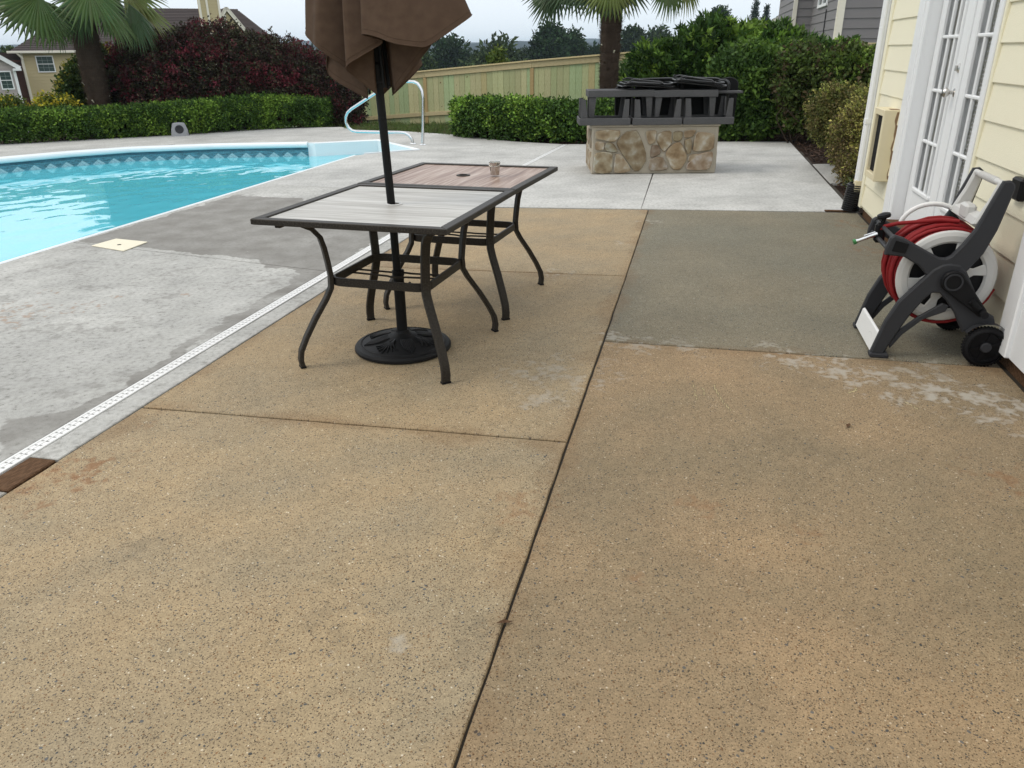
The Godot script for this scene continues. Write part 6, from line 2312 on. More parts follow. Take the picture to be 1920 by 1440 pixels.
	# evergreens on the right
	bush("broadleaf_bush", "tall broad leaved evergreen bush behind the stone counter", [[Vector3(-0.75, 0.55, -15.3), Vector3(0.85, 0.95, 0.7)], [Vector3(0.15, 0.85, -15.5), Vector3(1.0, 1.05, 0.85)], [Vector3(1.1, 0.8, -15.6), Vector3(1.05, 1.02, 0.85)], [Vector3(2.2, 0.6, -15.6), Vector3(0.95, 0.9, 0.8)], [Vector3(-1.05, 0.35, -15.0), Vector3(0.5, 0.55, 0.5)]], 7500, 0.5, 1.1, broad, [[Color(0.049, 0.105, 0.021), 1.0], [Color(0.079, 0.149, 0.031), 1.0], [Color(0.035, 0.070, 0.021), 0.6]], [[Color(0.158, 0.271, 0.044), 1.0], [Color(0.227, 0.350, 0.061), 0.7]], [Vector3(-0.6, 0, -15.2), Vector3(0.3, 0, -15.4), Vector3(1.2, 0, -15.5)], 1.0)
	bush("rounded_bush", "dark green small leaved bush standing right of the stone counter", [[Vector3(0.75, 0.85, -13.95), Vector3(0.62, 0.60, 0.5)], [Vector3(0.55, 0.55, -14.0), Vector3(0.42, 0.5, 0.42)], [Vector3(0.95, 0.5, -13.9), Vector3(0.4, 0.45, 0.4)]], 4600, 0.34, 1.15, round, [[Color(0.045, 0.091, 0.022), 1.0], [Color(0.070, 0.131, 0.031), 1.0]], [[Color(0.122, 0.210, 0.039), 1.0]], [Vector3(0.75, 0, -13.95), Vector3(0.95, 0, -14.0)], 0.6)
	bush("rounded_bush", "twiggy green bush with bare lower branches behind the yellow green bush", [[Vector3(1.55, 0.95, -13.6), Vector3(0.52, 0.50, 0.5)], [Vector3(2.15, 0.92, -13.3), Vector3(0.6, 0.50, 0.5)], [Vector3(1.75, 0.55, -13.6), Vector3(0.5, 0.4, 0.4)]], 4600, 0.36, 1.1, round, [[Color(0.061, 0.096, 0.025), 1.0], [Color(0.096, 0.131, 0.035), 1.0], [Color(0.088, 0.066, 0.035), 0.5]], [[Color(0.140, 0.227, 0.044), 1.0], [Color(0.210, 0.297, 0.061), 0.6]], [Vector3(1.5, 0, -13.6), Vector3(1.75, 0, -13.6), Vector3(2.1, 0, -13.3)], 0.8, -0.3)
	bush("yellow_green_bush", "yellow green fine leaved bush beside the white downspout", [[Vector3(1.72, 0.62, -10.9), Vector3(0.36, 0.33, 0.4)], [Vector3(2.05, 0.62, -10.5), Vector3(0.36, 0.33, 0.4)]], 3800, 0.3, 1.1, fine, [[Color(0.131, 0.140, 0.039), 1.0], [Color(0.210, 0.175, 0.070), 0.8], [Color(0.088, 0.105, 0.031), 0.6]], [[Color(0.385, 0.367, 0.105), 1.0], [Color(0.280, 0.315, 0.070), 1.0]], [Vector3(1.8, 0, -10.8), Vector3(1.95, 0, -10.5)], 0.5, -0.45)
	bush("yellow_green_bush", "low yellow olive bush hanging over the walk by the drain pipe", [[Vector3(1.80, 0.42, -9.75), Vector3(0.30, 0.36, 0.32)], [Vector3(1.78, 0.18, -9.4), Vector3(0.22, 0.22, 0.3)], [Vector3(2.05, 0.4, -9.5), Vector3(0.3, 0.34, 0.3)]], 3800, 0.26, 1.05, fine, [[Color(0.149, 0.149, 0.044), 1.0], [Color(0.227, 0.175, 0.079), 1.0], [Color(0.105, 0.079, 0.044), 0.7]], [[Color(0.420, 0.385, 0.114), 1.0], [Color(0.280, 0.297, 0.070), 0.8]], [Vector3(1.8, 0, -9.7), Vector3(1.95, 0, -9.5)], 0.35, -0.4)
	# grass-like plant at the pipe
	var gp := thing("grassy_plant", "small strappy green plant at the foot of the drain pipe", "plant", Vector3(1.62, 0.0, -8.35))
	var mb := MB.new()
	mb.colored = true
	for k in 46:
		var a := rng.randf() * TAU
		var r := rng.randf_range(0.08, 0.2)
		var h := rng.randf_range(0.10, 0.26)
		var o := Vector3(rng.randf_range(-0.10, 0.10), 0, rng.randf_range(-0.3, 0.3))
		var s := Vector3(-sin(a), 0, cos(a)) * 0.006
		var d := Vector3(cos(a), 0, sin(a))
		mb.c = shade_of([[Color(0.06, 0.10, 0.025), 1.0], [Color(0.12, 0.16, 0.05), 0.7]])
		var p1 := o + d * r * 0.35 + Vector3(0, h * 0.75, 0)
		var p2 := o + d * r + Vector3(0, h, 0)
		mb.face([o - s, o + s, p1 + s, p1 - s])
		mb.face([p1 - s, p1 + s, p2])
	part("blades", mb, M.leaf, gp)
	# grass at the foot of the fence
	var gm := MB.new()
	gm.colored = true
	for k in 40:
		var a := rng.randf() * TAU
		var d := Vector3(cos(a), 0, sin(a))
		var s := Vector3(-sin(a), 0, cos(a)) * 0.004
		var o := Vector3(rng.randf_range(-0.12, 0.12), 0, rng.randf_range(-0.12, 0.12))
		var h := rng.randf_range(0.03, 0.09)
		var q := rng.randf_range(0.7, 1.2)
		gm.c = Color(q, q, q)
		gm.face([o - s, o + s, o + d * h * 0.5 + Vector3(0, h, 0)])
	var places := []
	while places.size() < 5200:
		var x := rng.randf_range(-9.0, -2.0)
		var z := rng.randf_range(-20.5, -13.2)
		var edge := -14.9 if x < -5.6 else lerpf(-14.75, -12.95, (x + 5.6) / 3.5)
		if z > edge or (x > -4.3 and z > -14.3) or (x < -6.9 and z > -17.2):
			continue
		places.append([Vector3(x, land(x, z), z), Vector3.UP, rng.randf_range(0.8, 1.4), shade_of([[Color(0.07, 0.12, 0.025), 1.0], [Color(0.11, 0.15, 0.04), 0.8], [Color(0.16, 0.15, 0.07), 0.3]])])
	var gh := Node3D.new()
	gh.name = "grass"
	add_child(gh)
	tag(gh, "strip of short green grass along the foot of the pale fence", "grass")
	gh.set_meta("kind", "stuff")
	scatter(gh, "blades", gm.mesh(), M.leaf, places)
	# bark chips on the beds
	var chip := MB.new()
	chip.box(Transform3D(), Vector3(0.05, 0.008, 0.018), 0.0)
	places = []
	while places.size() < 3800:
		var x := rng.randf_range(-4.2, 3.0)
		var z := rng.randf_range(-15.0, -7.8)
		var ok := (x > 1.52 and not (z < -9.3 and z > -11.2)) or (z < -13.75 + 0.0 * x and x > -0.4) or (z < -13.0 - maxf(0, -x - 2.1) * 0.5 and x < 0.3 and z > -14.4)
		if not ok:
			continue
		places.append([Vector3(x, land(x, z) + 0.055, z), Vector3.UP, rng.randf_range(0.5, 1.3), shade_of([[Color(0.05, 0.03, 0.02), 1.0], [Color(0.09, 0.055, 0.04), 0.7], [Color(0.025, 0.016, 0.012), 1.0]])])
	var ch := Node3D.new()
	ch.name = "bark_mulch"
	add_child(ch)
	tag(ch, "dark bark mulch under the bushes beside the grey walk", "mulch")
	ch.set_meta("kind", "stuff")
	scatter(ch, "chips", chip.mesh(), M.far_leaf, places)

# ---------------------------------------------------------------- palms
func fan(sd: int, blade: float, wid: float, half: float, n: int, droop: float) -> ArrayMesh:
	# fan leaf in the xy plane round the origin, middle blade along +y, pleats along z
	var g := RandomNumberGenerator.new()
	g.seed = sd
	var mb := MB.new()
	mb.colored = true
	for k in n:
		var f := (k + 0.5) / n * 2.0 - 1.0
		var a := f * half + g.randf_range(-0.02, 0.02)
		var l := blade * (1.0 - 0.28 * f * f) * g.randf_range(0.92, 1.05)
		var d := Vector3(sin(a), cos(a), 0)
		var s := Vector3(cos(a), -sin(a), 0)
		var q := g.randf_range(0.75, 1.25)
		mb.c = Color(q * g.randf_range(0.9, 1.2), q, q * 0.9)
		var w0 := wid * 0.30
		var prev := []
		for j in 6:
			var t := j / 5.0
			var w := lerpf(w0, wid, minf(t * 2.2, 1.0)) * (1.0 - maxf(0.0, t - 0.45) / 0.55 * 0.96) * 0.5
			var z := -droop * l * t * t * (0.6 + 0.5 * absf(f)) + 0.06 * l * sin(t * 2.5)
			var c := d * l * t + Vector3(0, -droop * 0.25 * l * pow(t, 3.0), z)
			var ring := [c - s * w, c + Vector3(0, 0, w * 0.75), c + s * w]
			if j > 0:
				mb.face([prev[0], prev[1], ring[1], ring[0]])
				mb.face([prev[1], prev[2], ring[2], ring[1]])
			prev = ring
	return mb.mesh()

func palm(label: String, foot: Vector3, trunk: Array, crown: Vector3, given: Array, extra: int, blade: float, sd: int) -> void:
	var t := thing("palm_tree", label, "palm tree", foot)
	var g := RandomNumberGenerator.new()
	g.seed = sd
	var mb := MB.new()
	var rows := []
	var h := crown.y - foot.y
	for r in 90:
		var f := r / 89.0
		var row := []
		var rad: float = lerpf(trunk[0], trunk[1], f) * (1.0 + 0.03 * sin(f * h * 42.0))
		for k in 40:
			var a := TAU * k / 40.0
			var rr := rad * (1.0 + 0.09 * nz2.get_noise_3d(cos(a) * 3.0, f * h * 6.0, sin(a) * 3.0 + sd) + 0.05 * nz.get_noise_3d(cos(a) * 9.0, f * h * 9.0, sin(a) * 9.0))
			row.append((crown - foot) * Vector3(f, 0, f) + Vector3(cos(a) * rr, f * h - 0.05, sin(a) * rr))
		rows.append(row)
	mb.grid(rows, true, true)
	var tr := part("trunk", mb, M.palm_fibre, t)
	# stubs of old leaf stalks
	for k in 70:
		var f := g.randf_range(0.05, 0.92)
		var a := g.randf() * TAU
		var rad: float = lerpf(trunk[0], trunk[1], f)
		var p := (crown - foot) * Vector3(f, 0, f) + Vector3(cos(a) * rad, f * h, sin(a) * rad)
		var st := MB.new()
		var d := Vector3(cos(a), 1.3, sin(a)).normalized()
		st.bar(p - d * 0.02, p + d * g.randf_range(0.03, 0.055), 0.022, 0.009, Vector3(cos(a), 0, sin(a)))
		part("stub", st, M.cream_plastic if g.randf() < 0.16 else M.palm_fibre, tr)
	# loose fibres
	var fib := MB.new()
	for k in 10:
		var o := Vector3(g.randf_range(-0.03, 0.03), 0, g.randf_range(-0.03, 0.03))
		var d := Vector3(g.randf_range(-0.6, 0.6), g.randf_range(-0.8, 0.9), g.randf_range(-0.2, 0.2)) * 0.06 + Vector3(0, 0, 0)
		var s := Vector3(0.0018, 0, 0)
		fib.face([o - s, o + s, o + d + Vector3(0, 0.03, 0)])
	var places := []
	for k in 2600:
		var f := g.randf()
		var a := g.randf() * TAU
		var rad: float = lerpf(trunk[0], trunk[1], f) * 0.98
		places.append([(crown - foot) * Vector3(f, 0, f) + Vector3(cos(a) * rad, f * h, sin(a) * rad), Vector3(cos(a), 0.2, sin(a)), g.randf_range(0.5, 1.15), Color(0.10, 0.07, 0.05) * g.randf_range(0.3, 1.4)])
	scatter(tr, "fibre", fib.mesh(), M.far_leaf, places)
	var fans := [fan(sd, blade, 0.075 * blade / 0.8, 1.6, 27, 0.18), fan(sd + 1, blade * 0.95, 0.07 * blade / 0.8, 1.4, 24, 0.3), fan(sd + 2, blade * 1.05, 0.06 * blade / 0.8, 0.62, 20, 0.2)]
	var all := given.duplicate()
	for k in extra:
		var a := TAU * k / extra + g.randf_range(-0.2, 0.2)
		var el := g.randf_range(0.35, 1.3)
		var d := Vector3(cos(a) * cos(el), sin(el), sin(a) * cos(el))
		var hub := crown + d * g.randf_range(0.7, 0.95) * blade
		all.append([hub, d, Vector3(-cos(a) * sin(el), cos(el), -sin(a) * sin(el)), k % 2])
	for q in all:
		var hub: Vector3 = q[0]
		var y: Vector3 = q[1].normalized()
		var z: Vector3 = (q[2] - y * q[2].dot(y)).normalized()
		var x := y.cross(z)
		var m: StandardMaterial3D = M.get("frond%d" % (g.randi() % 3))
		var fr := part("frond", fans[q[3]], m, t, Transform3D(Basis(x, y, z), hub - foot))
		var pt := MB.new()
		var a0 := crown - foot + Vector3(0, -0.12, 0)
		var b0 := hub - foot
		var mid := (a0 + b0) / 2.0 + Vector3(0, 0.08, 0)
		pt.tube([a0, mid, b0], [0.014, 0.010, 0.008], 6)
		part("stalk", pt, M.frond0, t)
		fr.set_meta("label", "fan shaped palm leaf")

func make_palms() -> void:
	for k in 3:
		var m := mat("frond%d" % k, [Color(0.075, 0.125, 0.030), Color(0.13, 0.165, 0.035), Color(0.045, 0.080, 0.028)][k], 0.45)
		m.vertex_color_use_as_albedo = true
		m.backlight_enabled = true
		m.backlight = lin(0.3, 0.3, 0.3)
	var D := 17.6
	var foot := atd(194, 230, D)
	foot.y = land(foot.x, foot.z)
	var crown := atd(163, -12, D)
	crown.x = foot.x
	crown.z = foot.z
	var cam := EYE
	var giv := []
	# [hub pixel, distance, tip pixel, facing (towards viewer, side, up), shape]
	for q in [[72, -8, D - 0.7, 20, 30, 0.75, 0], [70, -2, D - 0.5, 45, 75, 0.55, 0], [165, -22, D - 1.0, 172, 20, 0.9, 1], [150, -6, D - 0.3, 135, 60, 0.7, 2], [185, 5, D - 0.4, 235, 62, 0.35, 2], [242, 8, D - 0.2, 275, 96, 0.55, 2], [243, 6, D + 0.3, 300, 40, 0.3, 2], [235, -16, D + 0.2, 305, 0, 0.5, 1], [100, 6, D + 0.6, 98, 62, 0.6, 2], [40, -22, D - 0.2, -10, 20, 0.5, 0], [210, -12, D + 0.5, 214, 30, 0.5, 2]]:
		var hub := atd(q[0], q[1], q[2])
		var tip := atd(q[3], q[4], q[2] - 0.15)
		var dirv := tip - hub
		var to := (cam - hub).normalized()
		giv.append([hub, dirv, to * q[5] + Vector3.UP * (1.0 - q[5]) + CR * 0.2, q[6]])
	palm("thick trunked fan palm rising behind the long pool hedge", foot, [0.165, 0.235], crown, giv, 12, 0.90, 61)
	D = 14.05
	foot = atd(1137, 240, D)
	foot.y = land(foot.x, foot.z)
	crown = atd(1146, -40, D)
	crown.x = foot.x + 0.02
	crown.z = foot.z
	giv = []
	for q in [[1042, -34, D - 0.2, 1018, 40, 0.55, 2], [1070, -42, D - 0.4, 1060, 10, 0.6, 1], [1118, -38, D - 0.8, 1098, 22, 0.75, 1], [1143, -40, D - 0.9, 1150, 30, 0.9, 1], [1165, -40, D - 0.7, 1182, 12, 0.7, 1], [1250, -48, D - 0.1, 1257, 14, 0.4, 2], [1275, -52, D + 0.2, 1290, 0, 0.4, 2], [1035, -40, D + 0.5, 1028, 5, 0.5, 1]]:
		var hub := atd(q[0], q[1], q[2])
		var tip := atd(q[3], q[4], q[2] - 0.1)
		giv.append([hub, tip - hub, (cam - hub).normalized() * q[5] + Vector3.UP * (1.0 - q[5]) + CR * 0.2, q[6]])
	palm("slimmer fan palm with shaggy dark trunk behind the stone counter", foot, [0.12, 0.18], crown, giv, 11, 0.72, 71)

# ---------------------------------------------------------------- far away
func make_trees() -> void:
	var big := [clump(21, 10, 0.75, 0.45, 0.7), clump(22, 10, 0.8, 0.45, 0.7)]
	# [px of the middle, px of the top, half width px, distance, kind, label]
	var list := [
		[843, 71, 44, 118, 0, "round dark green tree beyond the fence beside the umbrella"],
		[935, 80, 58, 108, 1, "wide lighter green tree beyond the middle of the fence"],
		[1033, 46, 40, 112, 0, "tall dark tree below the fronds of the slim palm"],
		[1072, 58, 30, 116, 0, "dark tree close to the tallest one beyond the fence"],
		[1118, 86, 34, 122, 0, "low tree just beside the slim palm trunk"],
		[1186, 52, 34, 132, 2, "hazy tree on the bush side of the slim palm"],
		[1232, 56, 42, 138, 2, "hazy tree half hidden by the broad leaved bush"],
		[1350, 14, 24, 150, 0, "treetop showing above the tall broad leaved bush"],
		[1418, 6, 15, 140, 3, "slim pointed conifer above the bush near the grey house"],
		[1438, 18, 11, 146, 3, "smaller pointed conifer next to the grey house roof"],
		[985, 92, 26, 170, 2, "small far tree between the wide tree and the tall one"],
		[792, 100, 24, 95, 1, "small green tree just past the umbrella edge"],
		[18, 92, 16, 90, 1, "light green tree between the mauve and the beige house"],
	]
	var pals := [[[Color(0.022, 0.045, 0.018), 1.0], [Color(0.034, 0.06, 0.022), 1.0]], [[Color(0.05, 0.075, 0.025), 1.0], [Color(0.038, 0.06, 0.022), 1.0]], [[Color(0.03, 0.052, 0.022), 1.0], [Color(0.04, 0.06, 0.026), 1.0]], [[Color(0.018, 0.036, 0.018), 1.0]]]
	for q in list:
		var dist: float = q[3]
		var top := atd(q[0], q[1], dist)
		var k := dist / F * 1.05
		var w: float = q[2] * k
		var gy := land(top.x, top.z)
		var t := thing("leafy_tree" if q[4] != 3 else "conifer_tree", q[5], "tree", Vector3(top.x, gy, top.z), 0.0, "trees beyond the fence")
		var h := top.y - gy
		var ls := []
		if q[4] == 3:
			for j in 5:
				ls.append([Vector3(0, h * (0.25 + 0.17 * j), 0), Vector3(w * (1.0 - 0.19 * j), h * 0.14, w * (1.0 - 0.19 * j))])
		else:
			var g := RandomNumberGenerator.new()
			g.seed = int(q[0])
			ls.append([Vector3(0, h - w * 0.95, 0), Vector3(w * 0.72, w * 0.95, w * 0.7)])
			for j in 9:
				var a := TAU * j / 9.0 + g.randf() * 0.5
				var r := g.randf_range(0.42, 0.7)
				var yy := h - w * g.randf_range(0.7, 1.9)
				ls.append([Vector3(cos(a) * w * r, maxf(yy, 1.2), sin(a) * w * r), Vector3.ONE * w * g.randf_range(0.28, 0.48)])
		var sz := clampf(w / 5.0, 0.35, 1.0)
		grow(t, "crown", big, M.far_leaf, lumps(ls, 1000, w * 0.35, sz, pals[q[4]], [[pals[q[4]][0][0] * 1.7, 1.0]], 0.3, -0.35))
		var mb := MB.new()
		mb.tube([Vector3(0, -0.3, 0), Vector3(0.1, h * 0.4, 0), Vector3(0, h * 0.8, 0.1)], [0.3, 0.22, 0.08], 7)
		part("trunk", mb, M.bark, t)
		for j in 4:
			var a := TAU * j / 4.0
			mb = MB.new()
			mb.tube([Vector3(0.08, h * 0.4, 0), Vector3(cos(a) * w * 0.5, h * 0.62, sin(a) * w * 0.5)], [0.12, 0.05], 5)
			part("limb", mb, M.bark, t)
	# small yellow green sapling right behind the fence
	var s := thing("young_tree", "small bright yellow green sapling top just above the fence", "tree", Vector3.ZERO)
	var sp := atd(932, 118, 24)
	s.position = Vector3(sp.x, land(sp.x, sp.z), sp.z)
	var sh := sp.y - s.position.y
	grow(s, "crown", [clump(25, 12, 0.10, 0.05, 0.1)], M.leaf, lumps([[Vector3(0, sh - 0.05, 0), Vector3(0.28, 0.3, 0.25)], [Vector3(0.05, sh + 0.2, 0), Vector3(0.1, 0.2, 0.1)]], 150, 0.2, 1.0, [[Color(0.10, 0.15, 0.03), 1.0]], [[Color(0.2, 0.25, 0.05), 1.0]]))
	var mb := MB.new()
	mb.tube([Vector3(0, -0.2, 0), Vector3(0, sh + 0.2, 0)], [0.04, 0.01], 6)
	part("trunk", mb, M.bark, s)
	# the wood that closes the view
	var w := Node3D.new()
	w.name = "distant_wood"
	add_child(w)
	tag(w, "far mass of dark trees below the hills", "woods")
	w.set_meta("kind", "stuff")
	var pl := []
	for k in 3800:
		var px := rng.randf_range(-250, 1750)
		var dist := rng.randf_range(170, 300)
		var crest := 4.6 + 2.6 * nz2.get_noise_2d(px * 0.02, 1.0) + 2.0 * nz2.get_noise_2d(px * 0.09, dist * 0.02)
		if px > 1250:
			crest += (px - 1250) * 0.02
		var p := atd(px, 96, dist)
		var yy := -6.5 + crest * rng.randf() * 1.35
		pl.append([Vector3(p.x, yy, p.z), Vector3(0, 1, 0.5), rng.randf_range(1.2, 2.2), shade_of([[Color(0.03, 0.055, 0.02), 1.0], [Color(0.045, 0.07, 0.026), 1.0], [Color(0.022, 0.042, 0.018), 0.7]])])
	grow(w, "crowns", big, M.far_leaf, pl)
	# hills
	for q in [[1500.0, 16.0, 7.0, 3.0], [2300.0, 29.0, 10.0, 60.0]]:
		var rows := []
		var hm := MB.new()
		for r in 5:
			var row := []
			for k in 161:
				var px := -500.0 + k * 17.5
				var f := r / 4.0
				var dist: float = q[0] * (0.75 + 0.4 * f)
				var p := atd(px, 96, dist)
				var crest: float = q[1] + q[2] * nz2.get_noise_2d(px * 0.003, q[3]) + 1.6 * nz2.get_noise_2d(px * 0.03, q[3]) + 0.8 * nz2.get_noise_2d(px * 0.13, q[3])
				row.append(Vector3(p.x, lerpf(-7.0, crest, sin(f * PI / 2 * 1.15)), p.z))
			rows.append(row)
		hm.grid(rows, false, true)
		for k in hm.n.size():
			if hm.n[k].y < 0:
				hm.n[k] = -hm.n[k]
		var o := part("hill", hm, M.hill_woods, self)
		o.set_meta("kind", "structure")

# a frame standing across the line of sight at a pixel: x to the right, y up, z towards the viewer, origin at eye height
func across(px: float, dist: float, turn := 0.0) -> Transform3D:
	var p := atd(px, 100, dist)
	p.y = 0.0
	var z := Vector3(-p.x, 0, -p.z).normalized()
	var x := Vector3.UP.cross(z)
	return Transform3D(Basis(x, Vector3.UP, z) * Basis(Vector3.UP, turn), p)

func local(fr: Transform3D, px: float, py: float, z := 0.0) -> Vector2:
	# where the line of sight through a pixel meets the plane z of the frame
	var d := ray(px, py)
	var n := fr.basis.z
	var t := (fr.origin + n * z - EYE).dot(n) / d.dot(n)
	var q := fr.affine_inverse() * (EYE + d * t)
	return Vector2(q.x, q.y)

func far_window(parent: Node3D, x0: float, x1: float, y0: float, y1: float, z: float, cols: int, rows: int) -> void:
	var mb := MB.new()
	var b := 0.06
	for q in [[x0 - b, x1 + b, y1, y1 + b], [x0 - b, x1 + b, y0 - b, y0], [x0 - b, x0, y0, y1], [x1, x1 + b, y0, y1]]:
		mb.box(T(Vector3((q[0] + q[1]) / 2, (q[2] + q[3]) / 2, z + 0.02)), Vector3(q[1] - q[0], q[3] - q[2], 0.06))
	mb.box(T(Vector3((x0 + x1) / 2, (y0 + y1) / 2, z + 0.018)), Vector3(x1 - x0, 0.04, 0.05))
	var w := part("window", mb, M.white_paint, parent)
	mb = MB.new()
	for k in range(1, cols):
		mb.box(T(Vector3(lerpf(x0, x1, float(k) / cols), (y0 + y1) / 2, z + 0.012)), Vector3(0.018, y1 - y0, 0.02))
	for k in range(1, rows):
		mb.box(T(Vector3((x0 + x1) / 2, lerpf(y0, y1, float(k) / rows), z + 0.012)), Vector3(x1 - x0, 0.018, 0.018))
	part("muntin", mb, M.grey_trim, w)
	mb = MB.new()
	mb.face([Vector3(x0, y0, z + 0.006), Vector3(x1, y0, z + 0.006), Vector3(x1, y1, z + 0.006), Vector3(x0, y1, z + 0.006)])
	part("pane", mb, M.dark_glass, w)

func laps(parent: Node3D, x0: float, x1: float, y0: float, y1: float, z: float, pitch: float, m: Material) -> void:
	var mb := MB.new()
	var y := y0
	while y < y1:
		var h := minf(pitch, y1 - y)
		mb.prism(PackedVector2Array([Vector2(0, 0), Vector2(0.022, 0), Vector2(0.004, h), Vector2(0, h)]), Transform3D(Basis(Vector3.BACK, Vector3.UP, Vector3.LEFT), Vector3(x1, y, z)), x1 - x0, 0.0)
		y += pitch
	var o := part("siding", mb, m, parent)
	o.set_meta("kind", "stuff")

func roof_plane(parent: Node3D, pts: Array, c := Color.WHITE, called := "roof") -> void:
	# courses of shingle along the slope: pts are eave left, eave right, ridge right, ridge left
	var mb := MB.new()
	mb.colored = true
	var n := 26
	for k in n:
		var t0 := float(k) / n
		var t1 := float(k + 1) / n
		var a: Vector3 = pts[0].lerp(pts[3], t0)
		var b: Vector3 = pts[1].lerp(pts[2], t0)
		var d: Vector3 = pts[1].lerp(pts[2], t1)
		var e: Vector3 = pts[0].lerp(pts[3], t1)
		var nn := (b - a).cross(e - a)
		if nn.length() < 1e-6:
			nn = (b - a).cross(d - a)
		nn = nn.normalized()
		if nn.y < 0:
			nn = -nn
		var q := rng.randf_range(0.85, 1.15)
		mb.c = c * q
		mb.face([a + nn * 0.035, b + nn * 0.035, d + nn * 0.008, e + nn * 0.008], a - nn * 9.0)
		mb.face([a + nn * 0.035, b + nn * 0.035, b, a], a + (e - a) * 3.0)
	part(called, mb, M.roof_shingle, parent)

func make_neighbours() -> void:
	# beige house
	var fr := across(220, 60)
	var h := thing("neighbour_house", "beige two storey house with dark shingle roof and a tall chimney", "house", Vector3.ZERO)
	h.transform = fr
	var L := func(px: float, py: float, z := 0.0) -> Vector2: return local(fr, px, py, z)
	var wl: Vector2 = L.call(40, 104)
	var wr: Vector2 = L.call(372, 97)
	var ev: float = L.call(90, 99).y
	var mb := MB.new()
	mb.box(T(Vector3((wl.x + wr.x) / 2, (ev - 4.0) / 2, -4.0)), Vector3(wr.x - wl.x, ev + 4.0, 8.0))
	part("wall", mb, M.beige_siding, h)
	laps(h, wl.x, wr.x, -3.9, ev, 0.0, 0.195, M.beige_siding)
	mb = MB.new()
	mb.box(T(Vector3(wl.x, (ev - 4) / 2, 0.03)), Vector3(0.14, ev + 4, 0.1))
	part("corner_board", mb, M.cream_trim, h)
	mb = MB.new()
	mb.box(T(Vector3((wl.x + wr.x) / 2 - 0.2, ev + 0.05, 0.42)), Vector3(wr.x - wl.x + 1.0, 0.14, 0.14), 0.02)
	part("gutter", mb, M.cream_trim, h)
	mb = MB.new()
	var g0: Vector2 = L.call(31, 101, 0.4)
	mb.tube([Vector3(g0.x, ev, 0.4), Vector3(g0.x + 0.25, ev - 0.3, 0.3), Vector3(wl.x - 0.02, ev - 0.5, 0.15), Vector3(wl.x - 0.02, -3.9, 0.15)], 0.06, 6)
	part("downspout", mb, M.cream_trim, h)
	var w0: Vector2 = L.call(74, 134)
	var w1: Vector2 = L.call(97, 106)
	far_window(h, w0.x, w1.x, w0.y, w1.y, 0.02, 3, 4)
	w0 = L.call(77, 196)
	w1 = L.call(92, 180)
	far_window(h, w0.x, w1.x, w0.y, w1.y, 0.02, 2, 2)
	w0 = L.call(95, 196)
	w1 = L.call(110, 180)
	far_window(h, w0.x, w1.x, w0.y, w1.y, 0.02, 2, 2)
	var rl: Vector2 = L.call(150, 14, -4.0)
	var rr: Vector2 = L.call(445, 12, -4.0)
	var xl: float = wl.x - 0.55
	roof_plane(h, [Vector3(xl, ev + 0.1, 0.45), Vector3(wr.x + 3.0, ev + 0.1, 0.45), Vector3(rr.x, rl.y, -4.0), Vector3(rl.x, rl.y, -4.0)])
	roof_plane(h, [Vector3(xl, ev + 0.1, -8.4), Vector3(xl, ev + 0.1, 0.45), Vector3(rl.x, rl.y, -4.0), Vector3(rl.x, rl.y, -4.001)])
	# cross gable on the right
	var pk: Vector2 = L.call(424, 13, 1.0)
	var gr: Vector2 = L.call(482, 82, 1.0)
	var half := gr.x - pk.x + 1.0
	var drop := (pk.y - gr.y) / (gr.x - pk.x) * half
	mb = MB.new()
	mb.prism(PackedVector2Array([Vector2(pk.x - half + 0.3, pk.y - drop), Vector2(pk.x + half - 0.3, pk.y - drop), Vector2(pk.x, pk.y - 0.3)]), T(Vector3(0, 0, 0.75)), 0.1)
	part("gable_wall", mb, M.beige_siding, h)
	mb = MB.new()
	var yy := pk.y - drop
	while yy < pk.y - 0.4:
		var hw := (pk.y - 0.35 - yy) / drop * (half - 0.3)
		mb.box(T(Vector3(pk.x, yy + 0.09, 0.86)), Vector3(hw * 2.0 - 0.1, 0.17, 0.02))
		yy += 0.195
	part("siding", mb, M.beige_siding, h).set_meta("kind", "stuff")
	mb = MB.new()
	for s in [-1.0, 1.0]:
		mb.bar(Vector3(pk.x, pk.y - 0.05, 1.0), Vector3(pk.x + s * half, pk.y - drop - 0.05, 1.0), 0.06, 0.22, Vector3.UP)
	part("bargeboard", mb, M.cream_trim, h)
	roof_plane(h, [Vector3(pk.x + half, pk.y - drop, 1.05), Vector3(pk.x + half, pk.y - drop, -6.0), Vector3(pk.x, pk.y, -6.0), Vector3(pk.x, pk.y, 1.05)])
	roof_plane(h, [Vector3(pk.x - half, pk.y - drop, -6.0), Vector3(pk.x - half, pk.y - drop, 1.05), Vector3(pk.x, pk.y, 1.05), Vector3(pk.x, pk.y, -6.0)])
	var v0: Vector2 = L.call(420, 40, 0.9)
	mb = MB.new()
	mb.box(T(Vector3(v0.x, v0.y, 0.92)), Vector3(0.34, 0.75, 0.05))
	part("vent", mb, M.cream_trim, h)
	mb = MB.new()
	for k in 7:
		mb.box(T(Vector3(v0.x, v0.y - 0.3 + 0.1 * k, 0.95)), Vector3(0.24, 0.05, 0.02))
	part("louvre", mb, M.charcoal_plastic, h)
	# the hipped wing behind it
	var h1: Vector2 = L.call(436, 20, -3.0)
	var h2: Vector2 = L.call(447, 20, -3.0)
	var h3: Vector2 = L.call(520, 84, -1.0)
	roof_plane(h, [Vector3(h1.x - 1.0, h3.y, 0.6), Vector3(h3.x, h3.y, 0.6), Vector3(h2.x, h1.y, -3.0), Vector3(h1.x, h1.y, -3.0)], Color(1.25, 1.15, 1.1))
